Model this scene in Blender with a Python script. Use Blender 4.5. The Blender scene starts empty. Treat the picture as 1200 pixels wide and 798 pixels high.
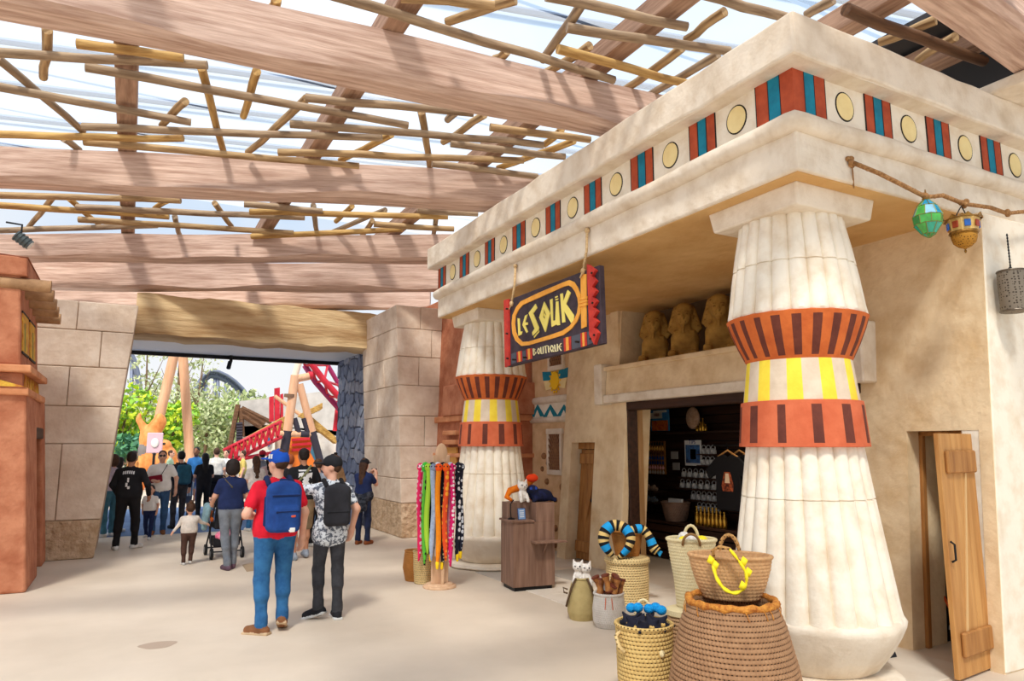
import bpy, bmesh, math, random
import numpy as np
from mathutils import Vector, Matrix
R = random.Random(7)
PI = math.pi
SC = bpy.context.scene
COL = SC.collection

# ---------------------------------------------------------------- camera
IW, IH, FPX, HC = 1200.0, 798.0, 824.18, 1.85
AX = np.array((0.88078134, -0.06989426, 0.46833644))
AY = np.array((-0.4735232, -0.13000749, 0.87113365))
AZ = np.array((0.0, 0.98904643, 0.14760472))
cd = bpy.data.cameras.new('camera'); cam = bpy.data.objects.new('camera', cd); COL.objects.link(cam)
cd.sensor_width = 36.0; cd.sensor_fit = 'HORIZONTAL'; cd.lens = FPX / IW * 36.0
cd.clip_end = 600.0; cd.clip_start = 0.05
_r = Vector((AX[0], AY[0], AZ[0])); _u = Vector((AX[1], AY[1], AZ[1])); _b = -Vector((AX[2], AY[2], AZ[2]))
mw = Matrix((( _r.x, _u.x, _b.x, 0), (_r.y, _u.y, _b.y, 0), (_r.z, _u.z, _b.z, HC), (0, 0, 0, 1)))
cam.matrix_world = mw
SC.camera = cam

# ---------------------------------------------------------------- light
SUN_DIR = Vector((0.42, 0.62, -1.0))
SUN_STR = 4.5
SKY_STR = 0.98
EXPOSURE = 0.0
sd = bpy.data.lights.new('sun', 'SUN'); so = bpy.data.objects.new('sun', sd); COL.objects.link(so)
sd.energy = SUN_STR; sd.angle = math.radians(9.0); sd.color = (1.0, 0.94, 0.85)
so.rotation_euler = SUN_DIR.to_track_quat('-Z', 'Y').to_euler(); so.location = (0, 0, 30)
wd = bpy.data.worlds.new('sky'); SC.world = wd; wd.use_nodes = True
nt = wd.node_tree; nt.nodes.clear()
_o = nt.nodes.new('ShaderNodeOutputWorld'); _bg = nt.nodes.new('ShaderNodeBackground'); _bg.inputs[1].default_value = SKY_STR
_tc = nt.nodes.new('ShaderNodeTexCoord'); _n = nt.nodes.new('ShaderNodeTexNoise'); _n.inputs['Scale'].default_value = 2.6
_n.inputs['Detail'].default_value = 5.0; _cr = nt.nodes.new('ShaderNodeValToRGB')
_cr.color_ramp.elements[0].position = 0.38; _cr.color_ramp.elements[0].color = (0.56, 0.75, 1.0, 1)
_cr.color_ramp.elements[1].position = 0.66; _cr.color_ramp.elements[1].color = (1.0, 1.0, 1.0, 1)
nt.links.new(_tc.outputs['Generated'], _n.inputs['Vector']); nt.links.new(_n.outputs[0], _cr.inputs[0])
_sx = nt.nodes.new('ShaderNodeSeparateXYZ'); nt.links.new(_tc.outputs['Generated'], _sx.inputs[0])
_mr = nt.nodes.new('ShaderNodeMapRange'); _mr.inputs[1].default_value = 0.0; _mr.inputs[2].default_value = 0.4; nt.links.new(_sx.outputs[2], _mr.inputs[0])
_hz = nt.nodes.new('ShaderNodeMixRGB'); _hz.inputs[1].default_value = (1.0, 1.0, 1.0, 1); nt.links.new(_mr.outputs[0], _hz.inputs[0]); nt.links.new(_cr.outputs[0], _hz.inputs[2])
nt.links.new(_hz.outputs[0], _bg.inputs[0]); nt.links.new(_bg.outputs[0], _o.inputs[0])
vs = SC.view_settings
SC.display_settings.display_device = 'sRGB'
vs.view_transform = 'Standard'; vs.look = 'None'; vs.exposure = EXPOSURE; vs.gamma = 1.0; vs.use_curve_mapping = False

# ---------------------------------------------------------------- pixel -> place
def _ray(px, py):
    d = np.array((px - IW / 2, -(py - IH / 2), FPX)); return np.array((d @ AX, d @ AY, d @ AZ))
def gz(px, py, z=0.0):
    d = _ray(px, py); t = (z - HC) / d[2]; return Vector((d[0] * t, d[1] * t, z))
def atX(px, py, X):
    d = _ray(px, py); t = X / d[0]; return Vector((X, d[1] * t, HC + d[2] * t))
def atY(px, py, Y):
    d = _ray(px, py); t = Y / d[1]; return Vector((d[0] * t, Y, HC + d[2] * t))
def zat(X, Y, py):
    lo, hi = -2.0, 40.0
    for _ in range(50):
        m = (lo + hi) / 2; v = np.array((X, Y, m - HC)); c = v[0] * AX + v[1] * AY + v[2] * AZ
        if IH / 2 - FPX * c[1] / c[2] > py: lo = m
        else: hi = m
    return m

# ---------------------------------------------------------------- materials
def srgb(c):
    return tuple(((v / 255.0) / 12.92 if v / 255.0 <= 0.04045 else (((v / 255.0) + 0.055) / 1.055) ** 2.4) for v in c)
MATS = {}
def mat(name, c, rough=0.8, c2=None, scale=5.0, detail=5.0, bump=0.0, bscale=None, stretch=None, metal=0.0, emit=0.0, lo=0.35, hi=0.65, spec=0.3, bdist=0.02):
    """principled material: two colours mixed by noise (object space), noise relief"""
    if name in MATS: return MATS[name]
    m = bpy.data.materials.new(name); m.use_nodes = True; MATS[name] = m
    t = m.node_tree; b = t.nodes['Principled BSDF']; b.inputs['Roughness'].default_value = rough
    b.inputs['Metallic'].default_value = metal; b.inputs['Specular IOR Level'].default_value = spec
    c1 = srgb(c); b.inputs['Base Color'].default_value = (*c1, 1)
    if c2 is not None or bump > 0:
        tc = t.nodes.new('ShaderNodeTexCoord'); mp = t.nodes.new('ShaderNodeMapping')
        if stretch: mp.inputs['Scale'].default_value = stretch
        t.links.new(tc.outputs['Object'], mp.inputs[0])
    if c2 is not None:
        n = t.nodes.new('ShaderNodeTexNoise'); n.inputs['Scale'].default_value = scale; n.inputs['Detail'].default_value = detail
        n.inputs['Roughness'].default_value = 0.6
        r = t.nodes.new('ShaderNodeValToRGB'); r.color_ramp.elements[0].position = lo; r.color_ramp.elements[1].position = hi
        r.color_ramp.elements[0].color = (*srgb(c2), 1); r.color_ramp.elements[1].color = (*c1, 1)
        t.links.new(mp.outputs[0], n.inputs['Vector']); t.links.new(n.outputs[0], r.inputs[0]); t.links.new(r.outputs[0], b.inputs['Base Color'])
    if bump > 0:
        n2 = t.nodes.new('ShaderNodeTexNoise'); n2.inputs['Scale'].default_value = bscale or scale * 3; n2.inputs['Detail'].default_value = 6
        bp = t.nodes.new('ShaderNodeBump'); bp.inputs['Strength'].default_value = bump; bp.inputs['Distance'].default_value = bdist
        t.links.new(mp.outputs[0], n2.inputs['Vector']); t.links.new(n2.outputs[0], bp.inputs['Height']); t.links.new(bp.outputs[0], b.inputs['Normal'])
    if emit > 0:
        b.inputs['Emission Color'].default_value = (*c1, 1); b.inputs['Emission Strength'].default_value = emit
    return m

def weave(name, ca, cb, nang=60, pitch=0.028, dots=True):
    """coiled straw: angular stitches and coil rows, dark gaps"""
    if name in MATS: return MATS[name]
    m = mat(name, ca, 0.85); t = m.node_tree; b = t.nodes['Principled BSDF']
    N = t.nodes.new; L = t.links.new
    tc = N('ShaderNodeTexCoord'); sx = N('ShaderNodeSeparateXYZ'); L(tc.outputs['Object'], sx.inputs[0])
    def ma(op, a, b_=None):
        q = N('ShaderNodeMath'); q.operation = op
        for i, v in enumerate((a, b_)):
            if v is None: continue
            if isinstance(v, (int, float)): q.inputs[i].default_value = v
            else: L(v, q.inputs[i])
        return q.outputs[0]
    ang = ma('ARCTAN2', sx.outputs[1], sx.outputs[0])
    row = ma('FLOOR', ma('DIVIDE', sx.outputs[2], pitch))
    sa = ma('SINE', ma('ADD', ma('MULTIPLY', ang, nang), ma('MULTIPLY', row, 1.9)))
    fr = ma('FRACT', ma('DIVIDE', sx.outputs[2], pitch))
    edge = ma('LESS_THAN', fr, 0.30)
    hole = ma('MULTIPLY', ma('GREATER_THAN', sa, 0.25), edge)
    nz = N('ShaderNodeTexNoise'); nz.inputs['Scale'].default_value = 14; L(tc.outputs['Object'], nz.inputs['Vector'])
    mx0 = N('ShaderNodeMixRGB'); mx0.inputs[1].default_value = (*srgb(ca), 1); mx0.inputs[2].default_value = (*srgb(cb), 1)
    L(ma('MULTIPLY', nz.outputs[0], 0.8), mx0.inputs[0])
    mx = N('ShaderNodeMixRGB'); mx.inputs[2].default_value = (*[v * 0.25 for v in srgb(cb)], 1); L(mx0.outputs[0], mx.inputs[1])
    if dots: L(hole, mx.inputs[0])
    else: mx.inputs[0].default_value = 0.0
    L(mx.outputs[0], b.inputs['Base Color'])
    bp = N('ShaderNodeBump'); bp.inputs['Strength'].default_value = 0.5; bp.inputs['Distance'].default_value = 0.006
    L(sa, bp.inputs['Height']); L(bp.outputs[0], b.inputs['Normal'])
    return m

def stripes(name, cols, axis=2, period=0.3, rough=0.85, wob=0.0):
    """dyed pattern: repeating colour bands along an object axis, [(frac,colour),...]"""
    if name in MATS: return MATS[name]
    m = mat(name, cols[0][1], rough); t = m.node_tree; b = t.nodes['Principled BSDF']
    N = t.nodes.new; L = t.links.new
    tc = N('ShaderNodeTexCoord'); sx = N('ShaderNodeSeparateXYZ'); L(tc.outputs['Object'], sx.inputs[0])
    d = N('ShaderNodeMath'); d.operation = 'DIVIDE'; d.inputs[1].default_value = period; L(sx.outputs[axis], d.inputs[0])
    src = d.outputs[0]
    if wob:
        nz = N('ShaderNodeTexNoise'); nz.inputs['Scale'].default_value = 9; L(tc.outputs['Object'], nz.inputs['Vector'])
        q = N('ShaderNodeMath'); q.operation = 'MULTIPLY_ADD'; q.inputs[1].default_value = wob; L(nz.outputs[0], q.inputs[0]); L(src, q.inputs[2]); src = q.outputs[0]
    f = N('ShaderNodeMath'); f.operation = 'FRACT'; L(src, f.inputs[0])
    r = N('ShaderNodeValToRGB'); r.color_ramp.interpolation = 'CONSTANT'
    e = r.color_ramp.elements
    e[0].position = cols[0][0]; e[0].color = (*srgb(cols[0][1]), 1); e[1].position = cols[1][0]; e[1].color = (*srgb(cols[1][1]), 1)
    for p, c in cols[2:]:
        x = e.new(p); x.color = (*srgb(c), 1)
    L(f.outputs[0], r.inputs[0]); L(r.outputs[0], b.inputs['Base Color'])
    return m

def spots(name, ca, cb, scale=30, thr=0.3, rough=0.85):
    """printed pattern of round spots"""
    if name in MATS: return MATS[name]
    m = mat(name, ca, rough); t = m.node_tree; b = t.nodes['Principled BSDF']
    tc = t.nodes.new('ShaderNodeTexCoord'); v = t.nodes.new('ShaderNodeTexVoronoi'); v.inputs['Scale'].default_value = scale; v.inputs['Randomness'].default_value = 0.4
    r = t.nodes.new('ShaderNodeValToRGB'); r.color_ramp.interpolation = 'CONSTANT'
    r.color_ramp.elements[0].color = (*srgb(cb), 1); r.color_ramp.elements[1].color = (*srgb(ca), 1); r.color_ramp.elements[1].position = thr
    t.links.new(tc.outputs['Object'], v.inputs['Vector']); t.links.new(v.outputs['Distance'], r.inputs[0]); t.links.new(r.outputs[0], b.inputs['Base Color'])
    return m

def glassy(name, c, rough=0.15, alpha=0.5):
    if name in MATS: return MATS[name]
    m = bpy.data.materials.new(name); m.use_nodes = True; MATS[name] = m; t = m.node_tree
    b = t.nodes['Principled BSDF']; b.inputs['Base Color'].default_value = (*srgb(c), 1); b.inputs['Roughness'].default_value = rough
    b.inputs['Transmission Weight'].default_value = alpha; b.inputs['IOR'].default_value = 1.2
    return m

# ---------------------------------------------------------------- mesh building
def rotz(a): return Matrix.Rotation(a, 3, 'Z')
class G:
    def __init__(s): s.v = []; s.f = []; s.m = []
    def add(s, vs, fs, mi=0):
        o = len(s.v); s.v += [tuple(v) for v in vs]; s.f += [tuple(i + o for i in f) for f in fs]; s.m += [mi] * len(fs); return s
    def box(s, x0, x1, y0, y1, z0, z1, mi=0, fn=None):
        v = [(x, y, z) for z in (z0, z1) for y in (y0, y1) for x in (x0, x1)]
        if fn: v = [fn(*p) for p in v]
        return s.add(v, [(0, 2, 3, 1), (4, 5, 7, 6), (0, 1, 5, 4), (2, 6, 7, 3), (0, 4, 6, 2), (1, 3, 7, 5)], mi)
    def obox(s, c, h, rot=None, mi=0):
        rot = rot or Matrix.Identity(3); c = Vector(c)
        v = [c + rot @ Vector((x * h[0], y * h[1], z * h[2])) for z in (-1, 1) for y in (-1, 1) for x in (-1, 1)]
        return s.add(v, [(0, 2, 3, 1), (4, 5, 7, 6), (0, 1, 5, 4), (2, 6, 7, 3), (0, 4, 6, 2), (1, 3, 7, 5)], mi)
    def prism(s, poly, d, mi=0, inset=0.0):
        """polygon (3D points) pushed along vector d; optional inset of the far cap (a worn stone)"""
        n = len(poly); P = [Vector(p) for p in poly]; d = Vector(d); c = sum(P, Vector()) / n
        Q = [(p + (c - p) * inset) + d for p in P]
        vs = P + Q; nn = (P[1] - P[0]).cross(P[2] - P[1])
        fs = [tuple(range(n - 1, -1, -1)), tuple(range(n, 2 * n))] + [(i, (i + 1) % n, n + (i + 1) % n, n + i) for i in range(n)]
        if nn.dot(d) < 0: fs = [f[::-1] for f in fs]
        return s.add(vs, fs, mi)
    def tube(s, pts, r, n=8, mi=0, cap=True, flat=1.0):
        P = [Vector(p) for p in pts]; k = len(P)
        rr = r if isinstance(r, (list, tuple)) else [r] * k
        up = None; vs = []
        for i in range(k):
            t = (P[min(i + 1, k - 1)] - P[max(i - 1, 0)]).normalized()
            if up is None:
                up = Vector((0, 0, 1)) if abs(t.z) < 0.9 else Vector((0, 1, 0))
            a = t.cross(up)
            if a.length < 1e-5: a = t.cross(Vector((1, 0, 0)))
            a.normalize(); b = a.cross(t).normalized(); up = b
            for j in range(n):
                w = 2 * PI * j / n; vs.append(P[i] + a * (math.cos(w) * rr[i]) + b * (math.sin(w) * rr[i] * flat))
        fs = [(i * n + j, i * n + (j + 1) % n, (i + 1) * n + (j + 1) % n, (i + 1) * n + j) for i in range(k - 1) for j in range(n)]
        fs = [f[::-1] for f in fs]
        if cap: fs += [tuple(range(n)), tuple(range(k * n - 1, (k - 1) * n - 1, -1))]
        return s.add(vs, fs, mi)
    def lathe(s, prof, n=32, c=(0, 0, 0), rf=None, mf=None, mi=0, sy=1.0, cap=True):
        """profile [(r,z)] about Z; rf(r,z,theta)->r ; mf(i,j)->material"""
        o = len(s.v); k = len(prof)
        for (r, z) in prof:
            for j in range(n):
                w = 2 * PI * j / n; q = rf(r, z, w) if rf else r
                s.v.append((c[0] + q * math.cos(w), c[1] + q * math.sin(w) * sy, c[2] + z))
        for i in range(k - 1):
            for j in range(n):
                s.f.append((o + i * n + j, o + i * n + (j + 1) % n, o + (i + 1) * n + (j + 1) % n, o + (i + 1) * n + j)); s.m.append(mf(i, j) if mf else mi)
        if cap:
            s.f.append(tuple(o + j for j in range(n - 1, -1, -1))); s.m.append(mi)
            s.f.append(tuple(o + (k - 1) * n + j for j in range(n))); s.m.append(mi)
        return s
    def ell(s, c, r, n=10, k=6, mi=0):
        pr = [(max(1e-3, math.sin(PI * i / k)), -math.cos(PI * i / k)) for i in range(k + 1)]
        o = len(s.v)
        for a, z in pr:
            for j in range(n):
                w = 2 * PI * j / n; s.v.append((c[0] + r[0] * a * math.cos(w), c[1] + r[1] * a * math.sin(w), c[2] + r[2] * z))
        for i in range(k):
            for j in range(n):
                s.f.append((o + i * n + j, o + i * n + (j + 1) % n, o + (i + 1) * n + (j + 1) % n, o + (i + 1) * n + j)); s.m.append(mi)
        return s
    def mesh(s, name, mats, off=None):
        me = bpy.data.meshes.new(name)
        vs = s.v if off is None else [(x - off[0], y - off[1], z - off[2]) for x, y, z in s.v]
        me.from_pydata(vs, [], s.f)
        for m in (mats if isinstance(mats, (list, tuple)) else [mats]): me.materials.append(m)
        if any(s.m): me.polygons.foreach_set('material_index', s.m)
        me.update(); return me
    def build(s, name, mats, parent=None, smooth=False, bevel=0.0, seg=1, loc=None, world=True, label=None):
        """world=True: vertices are world coordinates; the object's origin goes to loc (or the parent's place)"""
        off = None
        if parent is not None and world: off = WLOC.get(parent.name, (0, 0, 0))
        elif loc is not None and world: off = loc
        me = s.mesh(name, mats, off)
        o = bpy.data.objects.new(name, me); COL.objects.link(o)
        if parent is not None: o.parent = parent; WLOC[o.name] = WLOC.get(parent.name, (0, 0, 0))
        elif loc is not None: o.location = loc; WLOC[o.name] = tuple(loc)
        if smooth:
            me.polygons.foreach_set('use_smooth', [True] * len(me.polygons))
            if smooth != True: me.set_sharp_from_angle(angle=math.radians(smooth))
        if bevel:
            b = o.modifiers.new('bevel', 'BEVEL'); b.width = bevel; b.segments = seg; b.limit_method = 'ANGLE'; b.angle_limit = math.radians(40)
        if label: o['label'] = label
        return o
WLOC = {}
def tag(o, label, cat=None, group=None, kind=None):
    o['label'] = label
    if cat: o['category'] = cat
    if group: o['group'] = group
    if kind: o['kind'] = kind
    return o
def thing(name, label, cat, loc=(0, 0, 0), rz=0.0, group=None, kind=None):
    o = bpy.data.objects.new(name, None); COL.objects.link(o); o.location = loc; o.rotation_euler = (0, 0, rz)
    o.empty_display_size = 0.1; WLOC[o.name] = tuple(loc)
    return tag(o, label, cat, group, kind)
def struct(o, label=None, cat=None):
    o['kind'] = 'structure'
    if label: o['label'] = label
    if cat: o['category'] = cat
    return o
def dup(root, loc, rz=0.0, label=None, group=None, scale=None):
    r = root.copy(); COL.objects.link(r); r.location = loc; r.rotation_euler = (0, 0, rz)
    if scale: r.scale = (scale,) * 3
    if label: r['label'] = label
    if group: r['group'] = group
    for ch in list(root.children):
        c = ch.copy(); COL.objects.link(c); c.parent = r
        for g in ch.children:
            d = g.copy(); COL.objects.link(d); d.parent = c
    return r
def piece(me, name, parent, loc=(0, 0, 0), rot=(0, 0, 0), scale=(1, 1, 1)):
    o = bpy.data.objects.new(name, me); COL.objects.link(o); o.parent = parent; o.location = loc; o.rotation_euler = rot; o.scale = scale
    return o

# ---------------------------------------------------------------- sculpting: smooth union of rounded shapes, one skin
def sculpt(name, prims, mats, vox=0.012, parent=None, k=0.03, smooth=True, kg=0.004):
    """prims: (group, 'c', a, b, ra, rb[, flat]) tapered capsule | (group,'e',c,rad[,rot]) ellipsoid | (group,'b',c,half,r[,rot]) rounded box.
    One continuous surface; each face takes the material of the shape it lies on."""
    lo = np.array([1e9] * 3); hi = -lo; bb = []
    for p in prims:
        if p[1] == 'c':
            a, b = np.array(p[2], float), np.array(p[3], float); r = max(p[4], p[5]); l, h = np.minimum(a, b) - r, np.maximum(a, b) + r
        elif p[1] == 'e':
            r = max(p[3]) if len(p) > 4 else np.array(p[3]); l, h = np.array(p[2]) - r, np.array(p[2]) + r
        else:
            hh = np.array(p[3]); r = np.linalg.norm(hh) if len(p) > 5 else hh + p[4]; l, h = np.array(p[2]) - r, np.array(p[2]) + r
        bb.append((l, h)); lo = np.minimum(lo, l); hi = np.maximum(hi, h)
    lo = lo - 3 * vox; n = np.ceil((hi + 3 * vox - lo) / vox).astype(int) + 1
    ng = len(mats); F = np.full((ng, *n), 0.5, np.float32); mg = k + 2.5 * vox
    ax = [(lo[i] + np.arange(n[i]) * vox).astype(np.float32) for i in range(3)]
    for p, (l, h) in zip(prims, bb):
        i0 = np.maximum(((l - mg - lo) / vox).astype(int), 0); i1 = np.minimum(((h + mg - lo) / vox).astype(int) + 2, n)
        sl = tuple(slice(i0[i], i1[i]) for i in range(3))
        X, Y, Z = np.meshgrid(ax[0][sl[0]], ax[1][sl[1]], ax[2][sl[2]], indexing='ij', sparse=True)
        if p[1] == 'c':
            a, b = np.array(p[2], float), np.array(p[3], float); d = b - a; L = max(d @ d, 1e-9); fl = p[6] if len(p) > 6 else 1.0
            px, py, pz = X - a[0], Y - a[1], Z - a[2]
            t = np.clip((px * d[0] + py * d[1] + pz * d[2]) / L, 0, 1)
            D = np.sqrt((px - t * d[0]) ** 2 + ((py - t * d[1]) / fl) ** 2 + (pz - t * d[2]) ** 2) - (p[4] + (p[5] - p[4]) * t)
            if fl < 1: D = D * (0.5 + 0.5 * fl)
        else:
            px, py, pz = X - p[2][0], Y - p[2][1], Z - p[2][2]
            ri = 4 if p[1] == 'e' else 5
            if len(p) > ri:
                M = np.array(p[ri].transposed() if isinstance(p[ri], Matrix) else p[ri])
                px, py, pz = (M[i][0] * px + M[i][1] * py + M[i][2] * pz for i in range(3))
            if p[1] == 'e':
                r = p[3]; q = np.sqrt((px / r[0]) ** 2 + (py / r[1]) ** 2 + (pz / r[2]) ** 2); q2 = np.sqrt((px / r[0] ** 2) ** 2 + (py / r[1] ** 2) ** 2 + (pz / r[2] ** 2) ** 2)
                D = q * (q - 1) / np.maximum(q2, 1e-4)
            else:
                hx = p[3]; r = p[4]
                qx, qy, qz = np.abs(px) - hx[0] + r, np.abs(py) - hx[1] + r, np.abs(pz) - hx[2] + r
                D = np.sqrt(np.maximum(qx, 0) ** 2 + np.maximum(qy, 0) ** 2 + np.maximum(qz, 0) ** 2) + np.minimum(np.maximum(qx, np.maximum(qy, qz)), 0) - r
        g = F[(p[0],) + sl]; hq = np.maximum(k - np.abs(g - D), 0) / k
        F[(p[0],) + sl] = np.minimum(g, D) - hq * hq * k * 0.25
    lab = np.argmin(F, axis=0); A = F[0]
    for g in range(1, ng):
        hq = np.maximum(kg - np.abs(A - F[g]), 0) / kg; A = np.minimum(A, F[g]) - hq * hq * kg * 0.25
    S = A < 0
    # surface nets
    cs = [S[i:n[0] - 1 + i, j:n[1] - 1 + j, q:n[2] - 1 + q] for i in (0, 1) for j in (0, 1) for q in (0, 1)]
    cnt = sum(c.astype(np.int8) for c in cs); act = (cnt > 0) & (cnt < 8)
    idx = np.argwhere(act); vid = np.full(act.shape, -1, np.int64); vid[act] = np.arange(len(idx))
    pos = np.zeros((len(idx), 3)); ws = np.zeros(len(idx))
    cn = [(i, j, q) for i in (0, 1) for j in (0, 1) for q in (0, 1)]
    for a in range(8):
        for b in range(a + 1, 8):
            if sum(abs(cn[a][q] - cn[b][q]) for q in range(3)) != 1: continue
            ia = idx + cn[a]; ib = idx + cn[b]; va = A[ia[:, 0], ia[:, 1], ia[:, 2]]; vb = A[ib[:, 0], ib[:, 1], ib[:, 2]]
            m = (va < 0) != (vb < 0); t = np.where(m, va / np.where(m, va - vb, 1), 0)
            q = np.array(cn[a]) + t[:, None] * (np.array(cn[b]) - np.array(cn[a]))
            pos += np.where(m[:, None], q, 0); ws += m
    pos = lo + (idx + pos / ws[:, None]) * vox
    faces = []; labs = []
    for axi in range(3):
        sh = [slice(1, n[i] - 1) for i in range(3)]; sh[axi] = slice(0, n[axi] - 1)
        s2 = list(sh); s2[axi] = slice(1, n[axi])
        a, b = S[tuple(sh)], S[tuple(s2)]; e = np.argwhere(a != b) + np.array([s.start for s in sh])
        if len(e) == 0: continue
        u, w = [i for i in range(3) if i != axi]; du = np.zeros(3, int); du[u] = 1; dw = np.zeros(3, int); dw[w] = 1
        q = [vid[tuple((e - x).T)] for x in (du * 0, du, du + dw, dw)]
        ins = S[tuple(e.T)]; f = np.stack(q, 1)
        flip = ins if axi != 1 else ~ins
        f = np.where(flip[:, None], f, f[:, ::-1])
        e2 = e.copy(); e2[:, axi] += 1
        inn = np.where(ins[:, None], e, e2); faces.append(f); labs.append(lab[tuple(inn.T)])
    faces = np.concatenate(faces); labs = np.concatenate(labs)
    me = bpy.data.meshes.new(name)
    me.vertices.add(len(pos)); me.vertices.foreach_set('co', pos.astype(np.float32).ravel())
    me.loops.add(faces.size); me.loops.foreach_set('vertex_index', faces.astype(np.int32).ravel())
    me.polygons.add(len(faces)); me.polygons.foreach_set('loop_start', np.arange(0, faces.size, 4, dtype=np.int32))
    me.polygons.foreach_set('material_index', labs.astype(np.int32)); me.polygons.foreach_set('use_smooth', np.ones(len(faces), bool))
    for m in mats: me.materials.append(m)
    me.update(calc_edges=True); me.validate()
    o = bpy.data.objects.new(name, me); COL.objects.link(o)
    if parent is not None: o.parent = parent
    return o
# ================================================================ shared materials
stucco = mat('stucco_cream', (234, 221, 202), 0.85, (212, 193, 168), 3.6, 9, 0.6, 7, bdist=0.035, lo=.3, hi=.58)
stucco_w = mat('stucco_wall', (236, 212, 174), 0.88, (212, 180, 136), 2.8, 9, 0.6, 6, bdist=0.035, lo=.3, hi=.6)
soffit_m = mat('soffit_bounce_tint', (222, 182, 124), 0.88, (204, 158, 98), 1.4, 8, 0.4, 6, bdist=0.03)  # warm bounce light under the portico put into the soffit colour
stucco_p = mat('stucco_pale', (240, 230, 212), 0.85, (224, 206, 180), 4.5, 9, 0.45, 8, bdist=0.03, lo=.28, hi=.55)
block_m = mat('block_sand', (234, 216, 196), 0.9, (212, 188, 164), 3.0, 8, 0.5, 10, bdist=0.03)
block_d = mat('block_joint', (186, 158, 132), 0.95)
rough_m = mat('rough_sand', (220, 192, 160), 0.95, (186, 154, 120), 6.0, 8, 1.0, 9, bdist=0.09)
orange_w = mat('adobe_orange', (200, 134, 100), 0.9, (168, 100, 70), 3.2, 9, 0.7, 9, bdist=0.03)
orange_l = mat('adobe_light', (222, 156, 112), 0.9, (196, 126, 84), 3.0, 7, 0.4, 12)
beige_w = mat('adobe_beige', (226, 192, 150), 0.9, (200, 160, 116), 2.5, 7, 0.5, 9, bdist=0.03)
beam_m = mat('beam_wood', (220, 190, 172), 0.75, (176, 142, 124), 4.0, 9, 0.5, 9, stretch=(0.35, 5, 5), bdist=0.015)
raft_m = mat('rafter_wood', (186, 150, 126), 0.8, (142, 108, 86), 3.0, 8, 0.3, 6, stretch=(0.5, 6, 6))
pole_m = mat('pole_wood', (200, 166, 120), 0.7, (128, 96, 62), 2.5, 8, 0.3, 6, stretch=(0.6, 6, 6))
pole_2 = mat('pole_wood_grey', (184, 158, 128), 0.7, (116, 92, 70), 2.5, 8, 0.3, 6, stretch=(0.6, 6, 6))
pole_3 = mat('pole_wood_gold', (212, 172, 106), 0.7, (146, 104, 56), 2.5, 8, 0.3, 6, stretch=(0.6, 6, 6))
pole_d = mat('pole_wood_dark', (120, 86, 60), 0.7, (78, 54, 38), 2.5, 8, 0.3, 6, stretch=(0.6, 6, 6))
log_m = mat('log_wood', (190, 150, 110), 0.8, (140, 104, 72), 4, 6, 0.4, 10)
door_m = mat('door_wood', (186, 132, 74), 0.65, (150, 98, 48), 2.2, 8, 0.25, 8, stretch=(6, 6, 0.5))
door_l = mat('door_wood_light', (206, 154, 92), 0.65, (176, 122, 66), 2.2, 8, 0.25, 8, stretch=(6, 6, 0.5))
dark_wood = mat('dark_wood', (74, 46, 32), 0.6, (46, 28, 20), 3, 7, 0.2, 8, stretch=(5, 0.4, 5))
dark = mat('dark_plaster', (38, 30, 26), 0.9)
black_metal = mat('black_metal', (28, 28, 30), 0.45, metal=0.3)
gold_m = mat('gold', (212, 160, 60), 0.3, metal=0.8)
white_m = mat('white_paint', (238, 236, 230), 0.6)
paint_red = mat('paint_red', (190, 86, 52), 0.75, (160, 66, 40), 6, 5, 0.25, 20)
paint_blue = mat('paint_blue', (20, 136, 164), 0.7, (14, 112, 140), 6, 5, 0.2, 20)
paint_cream = mat('paint_cream', (246, 226, 166), 0.75, (236, 212, 150), 5)
paint_black = mat('paint_black', (40, 32, 26), 0.7)
col_orange = mat('column_orange', (214, 112, 52), 0.75, (190, 90, 40), 6, 6, 0.3, 18)
col_brick = mat('column_brick', (212, 110, 72), 0.75, (196, 92, 56), 5, 6, 0.3, 18)
col_brown = mat('column_brown', (112, 56, 42), 0.75, (92, 44, 34), 6, 6, 0.3, 18)
col_yellow = mat('column_yellow', (250, 224, 72), 0.75, (240, 208, 60), 6, 6, 0.2, 18)
col_pale = mat('column_pale', (226, 208, 184), 0.8, (212, 190, 164), 6, 6, 0.2, 18)
rope_m = mat('rope', (186, 140, 92), 0.95, (140, 98, 58), 40, 4, 0.8, 60)
rope_l = mat('rope_light', (226, 196, 150), 0.95, (190, 154, 108), 40, 4, 0.8, 60)

# ================================================================ floor
def floor_mat():
    m = mat('floor_screed', (220, 204, 184), 0.55, (206, 190, 170), 0.7, 7, 0.12, 30, spec=0.25, bdist=0.006)
    return m
g = G(); g.box(-14, 14, -6, 16.9, -0.2, 0.0)
struct(g.build('floor', floor_mat(), loc=(0, 0, 0)), 'smooth pale beige screed floor of the covered passage', 'floor')
pav = mat('pavement_shade_blue', (96, 122, 158), 0.8, (78, 102, 140), 1.4, 6, 0.3, 40)  # same ground in shade; the shade's blue is put into its colour
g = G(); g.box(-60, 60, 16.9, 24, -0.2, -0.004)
struct(g.build('floor', pav, loc=(0, 20, 0)), 'pavement outside the stone gateway, blue shade put into its colour', 'floor')
gnd = mat('ground_far', (214, 202, 186), 0.9, (190, 176, 156), 0.6)
g = G(); g.box(-200, 200, 24, 320, -0.2, -0.008)
struct(g.build('floor', gnd, loc=(0, 60, 0)), 'sunlit pale ground of the open square beyond', 'floor')
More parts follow.
